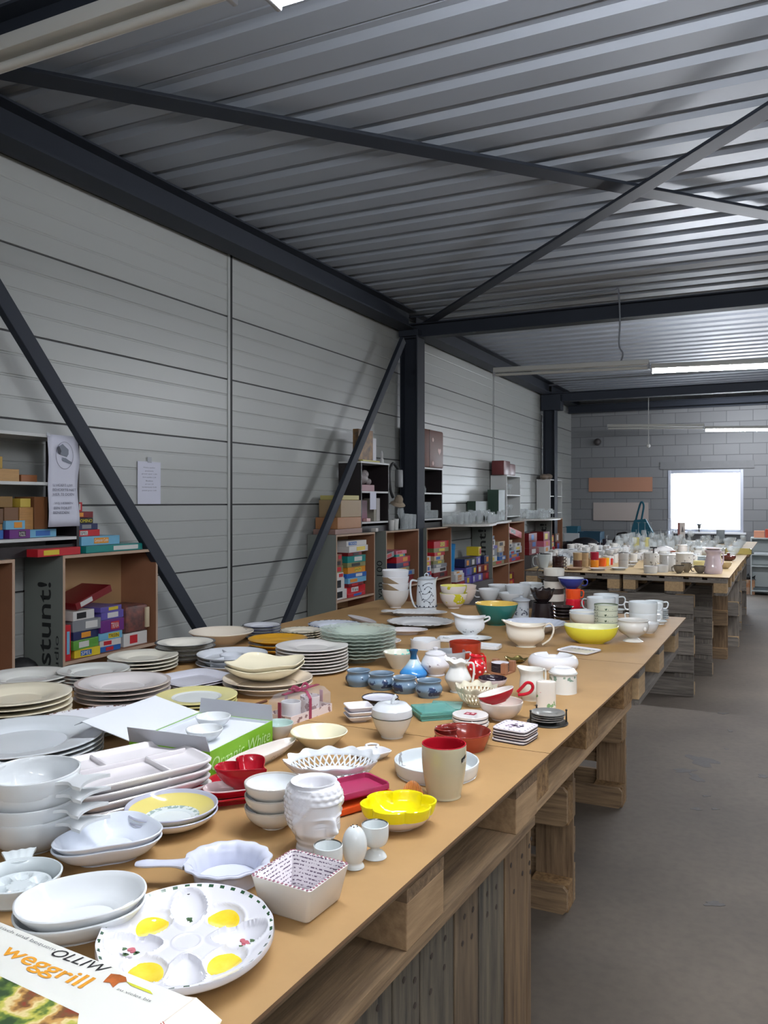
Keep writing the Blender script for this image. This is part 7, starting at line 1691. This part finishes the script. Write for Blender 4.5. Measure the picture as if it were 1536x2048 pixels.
for c, s3 in (((0,0,.12),(1.5,.8,.8)),((.30,0,.08),(1.4,.8,.55)),((-.2,-.02,.08),(1.1,.8,.6))): m.sphere(c, .16, 16, 10, s3)
p = onY(1170, 1108, 13.9); tag(obj('black_bag', m, mat('bag_black',(26,26,32),.6,bump=.3,vs=8), None, (p.x, 13.9, z_t-.10)), 'slumped black bag before the teal crates', 'bag')
tag(obj('stool', MB().box(-.3,.4,-.15,.15,0,z_t-.10), mat('dark_table'), None, (p.x,13.9,0), smooth=False), 'dark low chest under the black bag', 'chest')
a, b_, c_, d__ = onY(1222,1088,13.8), onY(1236,1067,13.8), onY(1250,1065,13.8), onY(1260,1068,13.8)
tag(obj('trolley', MB().tube([(a.x,13.8,0.0),a,b_,c_,d__,(d__.x,13.8,0.0)], .014, 8), mat('trolley_dark',(44,40,42),.4,metal=.4)), 'dark tubular trolley handle behind the far table', 'trolley')
p = onY(1285, 1064, 14.2); tb_ = mat('bag_teal', (32,92,110), .8, bump=.2, vs=10)
t_ = empty('tote_bag', (p.x, 14.2, p.z), label='teal tote bag with upright handles before the far block wall', cat='bag')
obj('bag', MB().rings([[(-.17,-.08,-.35),(.17,-.08,-.35),(.17,.08,-.35),(-.17,.08,-.35)],[(-.18,-.07,.0),(.17,-.07,.0),(.17,.07,.0),(-.18,.07,.0)],[(-.13,-.03,.20),(.05,-.03,.22),(.05,.03,.22),(-.13,.03,.20)]], True, None, (True, True)), tb_, t_)
obj('handle', MB().tube(crom([(-.12,0,.14),(-.07,0,.35),(-.02,0,.50),(.02,0,.44),(.00,0,.30),(-.02,0,.18)], 4), .016, 8), tb_, t_)
tag(obj('stool', MB().box(p.x-.2,p.x+.2,14.05,14.35,0,p.z-.352), mat('dark_table'), smooth=False), 'dark stand under the teal tote bag', 'stand')
# window sill ornament
p = onY(1398, 1050, 16.02); m = MB(); m.lathe([(0,0),(.03,0),(.012,.01),(.008,.05),(.03,.08),(.028,.12),(.06,.15),(.0,.15)], 18); tag(obj('ornament', m, paint((60,58,56)), None, (p.x,16.04,wz0)), 'small dark ornament standing on the window sill', 'ornament')
# white shelf unit at the right
wb = mat('shelf_white', (196,204,204), .4); xa = onY(1501, 1100, 14.9).x
t_ = empty('shelf_unit', (xa, 14.9, 0), label='low white shelf unit at the right edge beyond the far table', cat='shelf unit')
for x in (0, 1.2): obj('side_panel', MB().box(x, x+.02, 0, .35, 0, .95), wb, t_, smooth=False)
for z in (.06,.47,.66,.93): obj('shelf_board', MB().box(.02, 1.2, 0, .35, z, z+.02), wb, t_, smooth=False)
obj('back_panel', MB().box(.02, 1.2, .34, .35, 0, .93), wb, t_, smooth=False)
def sbox(x, w_, z, h_, c, lb, name='box'): tag(obj(name, MB().box(0,w_,0,.22,0,h_,bev=.003), paint(c), None, (xa+x,14.93,z), smooth=False), lb, 'box')
sbox(.05,.16,.9505,.11,(214,150,120),'peach and red box on top of the white shelf unit','peach_box'); sbox(.22,.3,.9505,.14,(190,70,50),'red box at the picture edge on the white shelf unit','red_box')
sbox(.04,.4,.0805,.04,(90,100,104),'flat dark item on the bottom shelf of the white unit','flat_box'); sbox(.05,.35,.6805,.03,(200,206,210),'flat white item on the upper shelf of the white unit','flat_box')
p = onZ(1495, 1189, 0)
tag(obj('toy_box', MB().box(-.14,.11,0,.2,0,.24,bev=.004), mat('toy_print',(196,186,170),.5,var=.5,vs=8,col2=(190,120,60)), None, (p.x,p.y,0), smooth=False), 'white toy carton with orange green picture on the floor', 'carton')
m = MB(); m.sphere((0,0,.035), .035, 14, 10, (3.0,.9,1.0)); m.prism([(.0,.0),(.05,.0),(.035,.055)], -.006, .006, M=basis((0,0,.06),(1,0,0),(0,0,1))); m.prism([(.08,.02),(.14,.06),(.13,.0),(.15,-.03)], -.006, .006, M=basis((0,0,.02),(1,0,0),(0,0,1)))
tag(obj('toy_shark', m, paint((28,34,38)), None, (p.x-.02,p.y+.08,.241)), 'dark toy shark lying on the toy carton', 'toy')
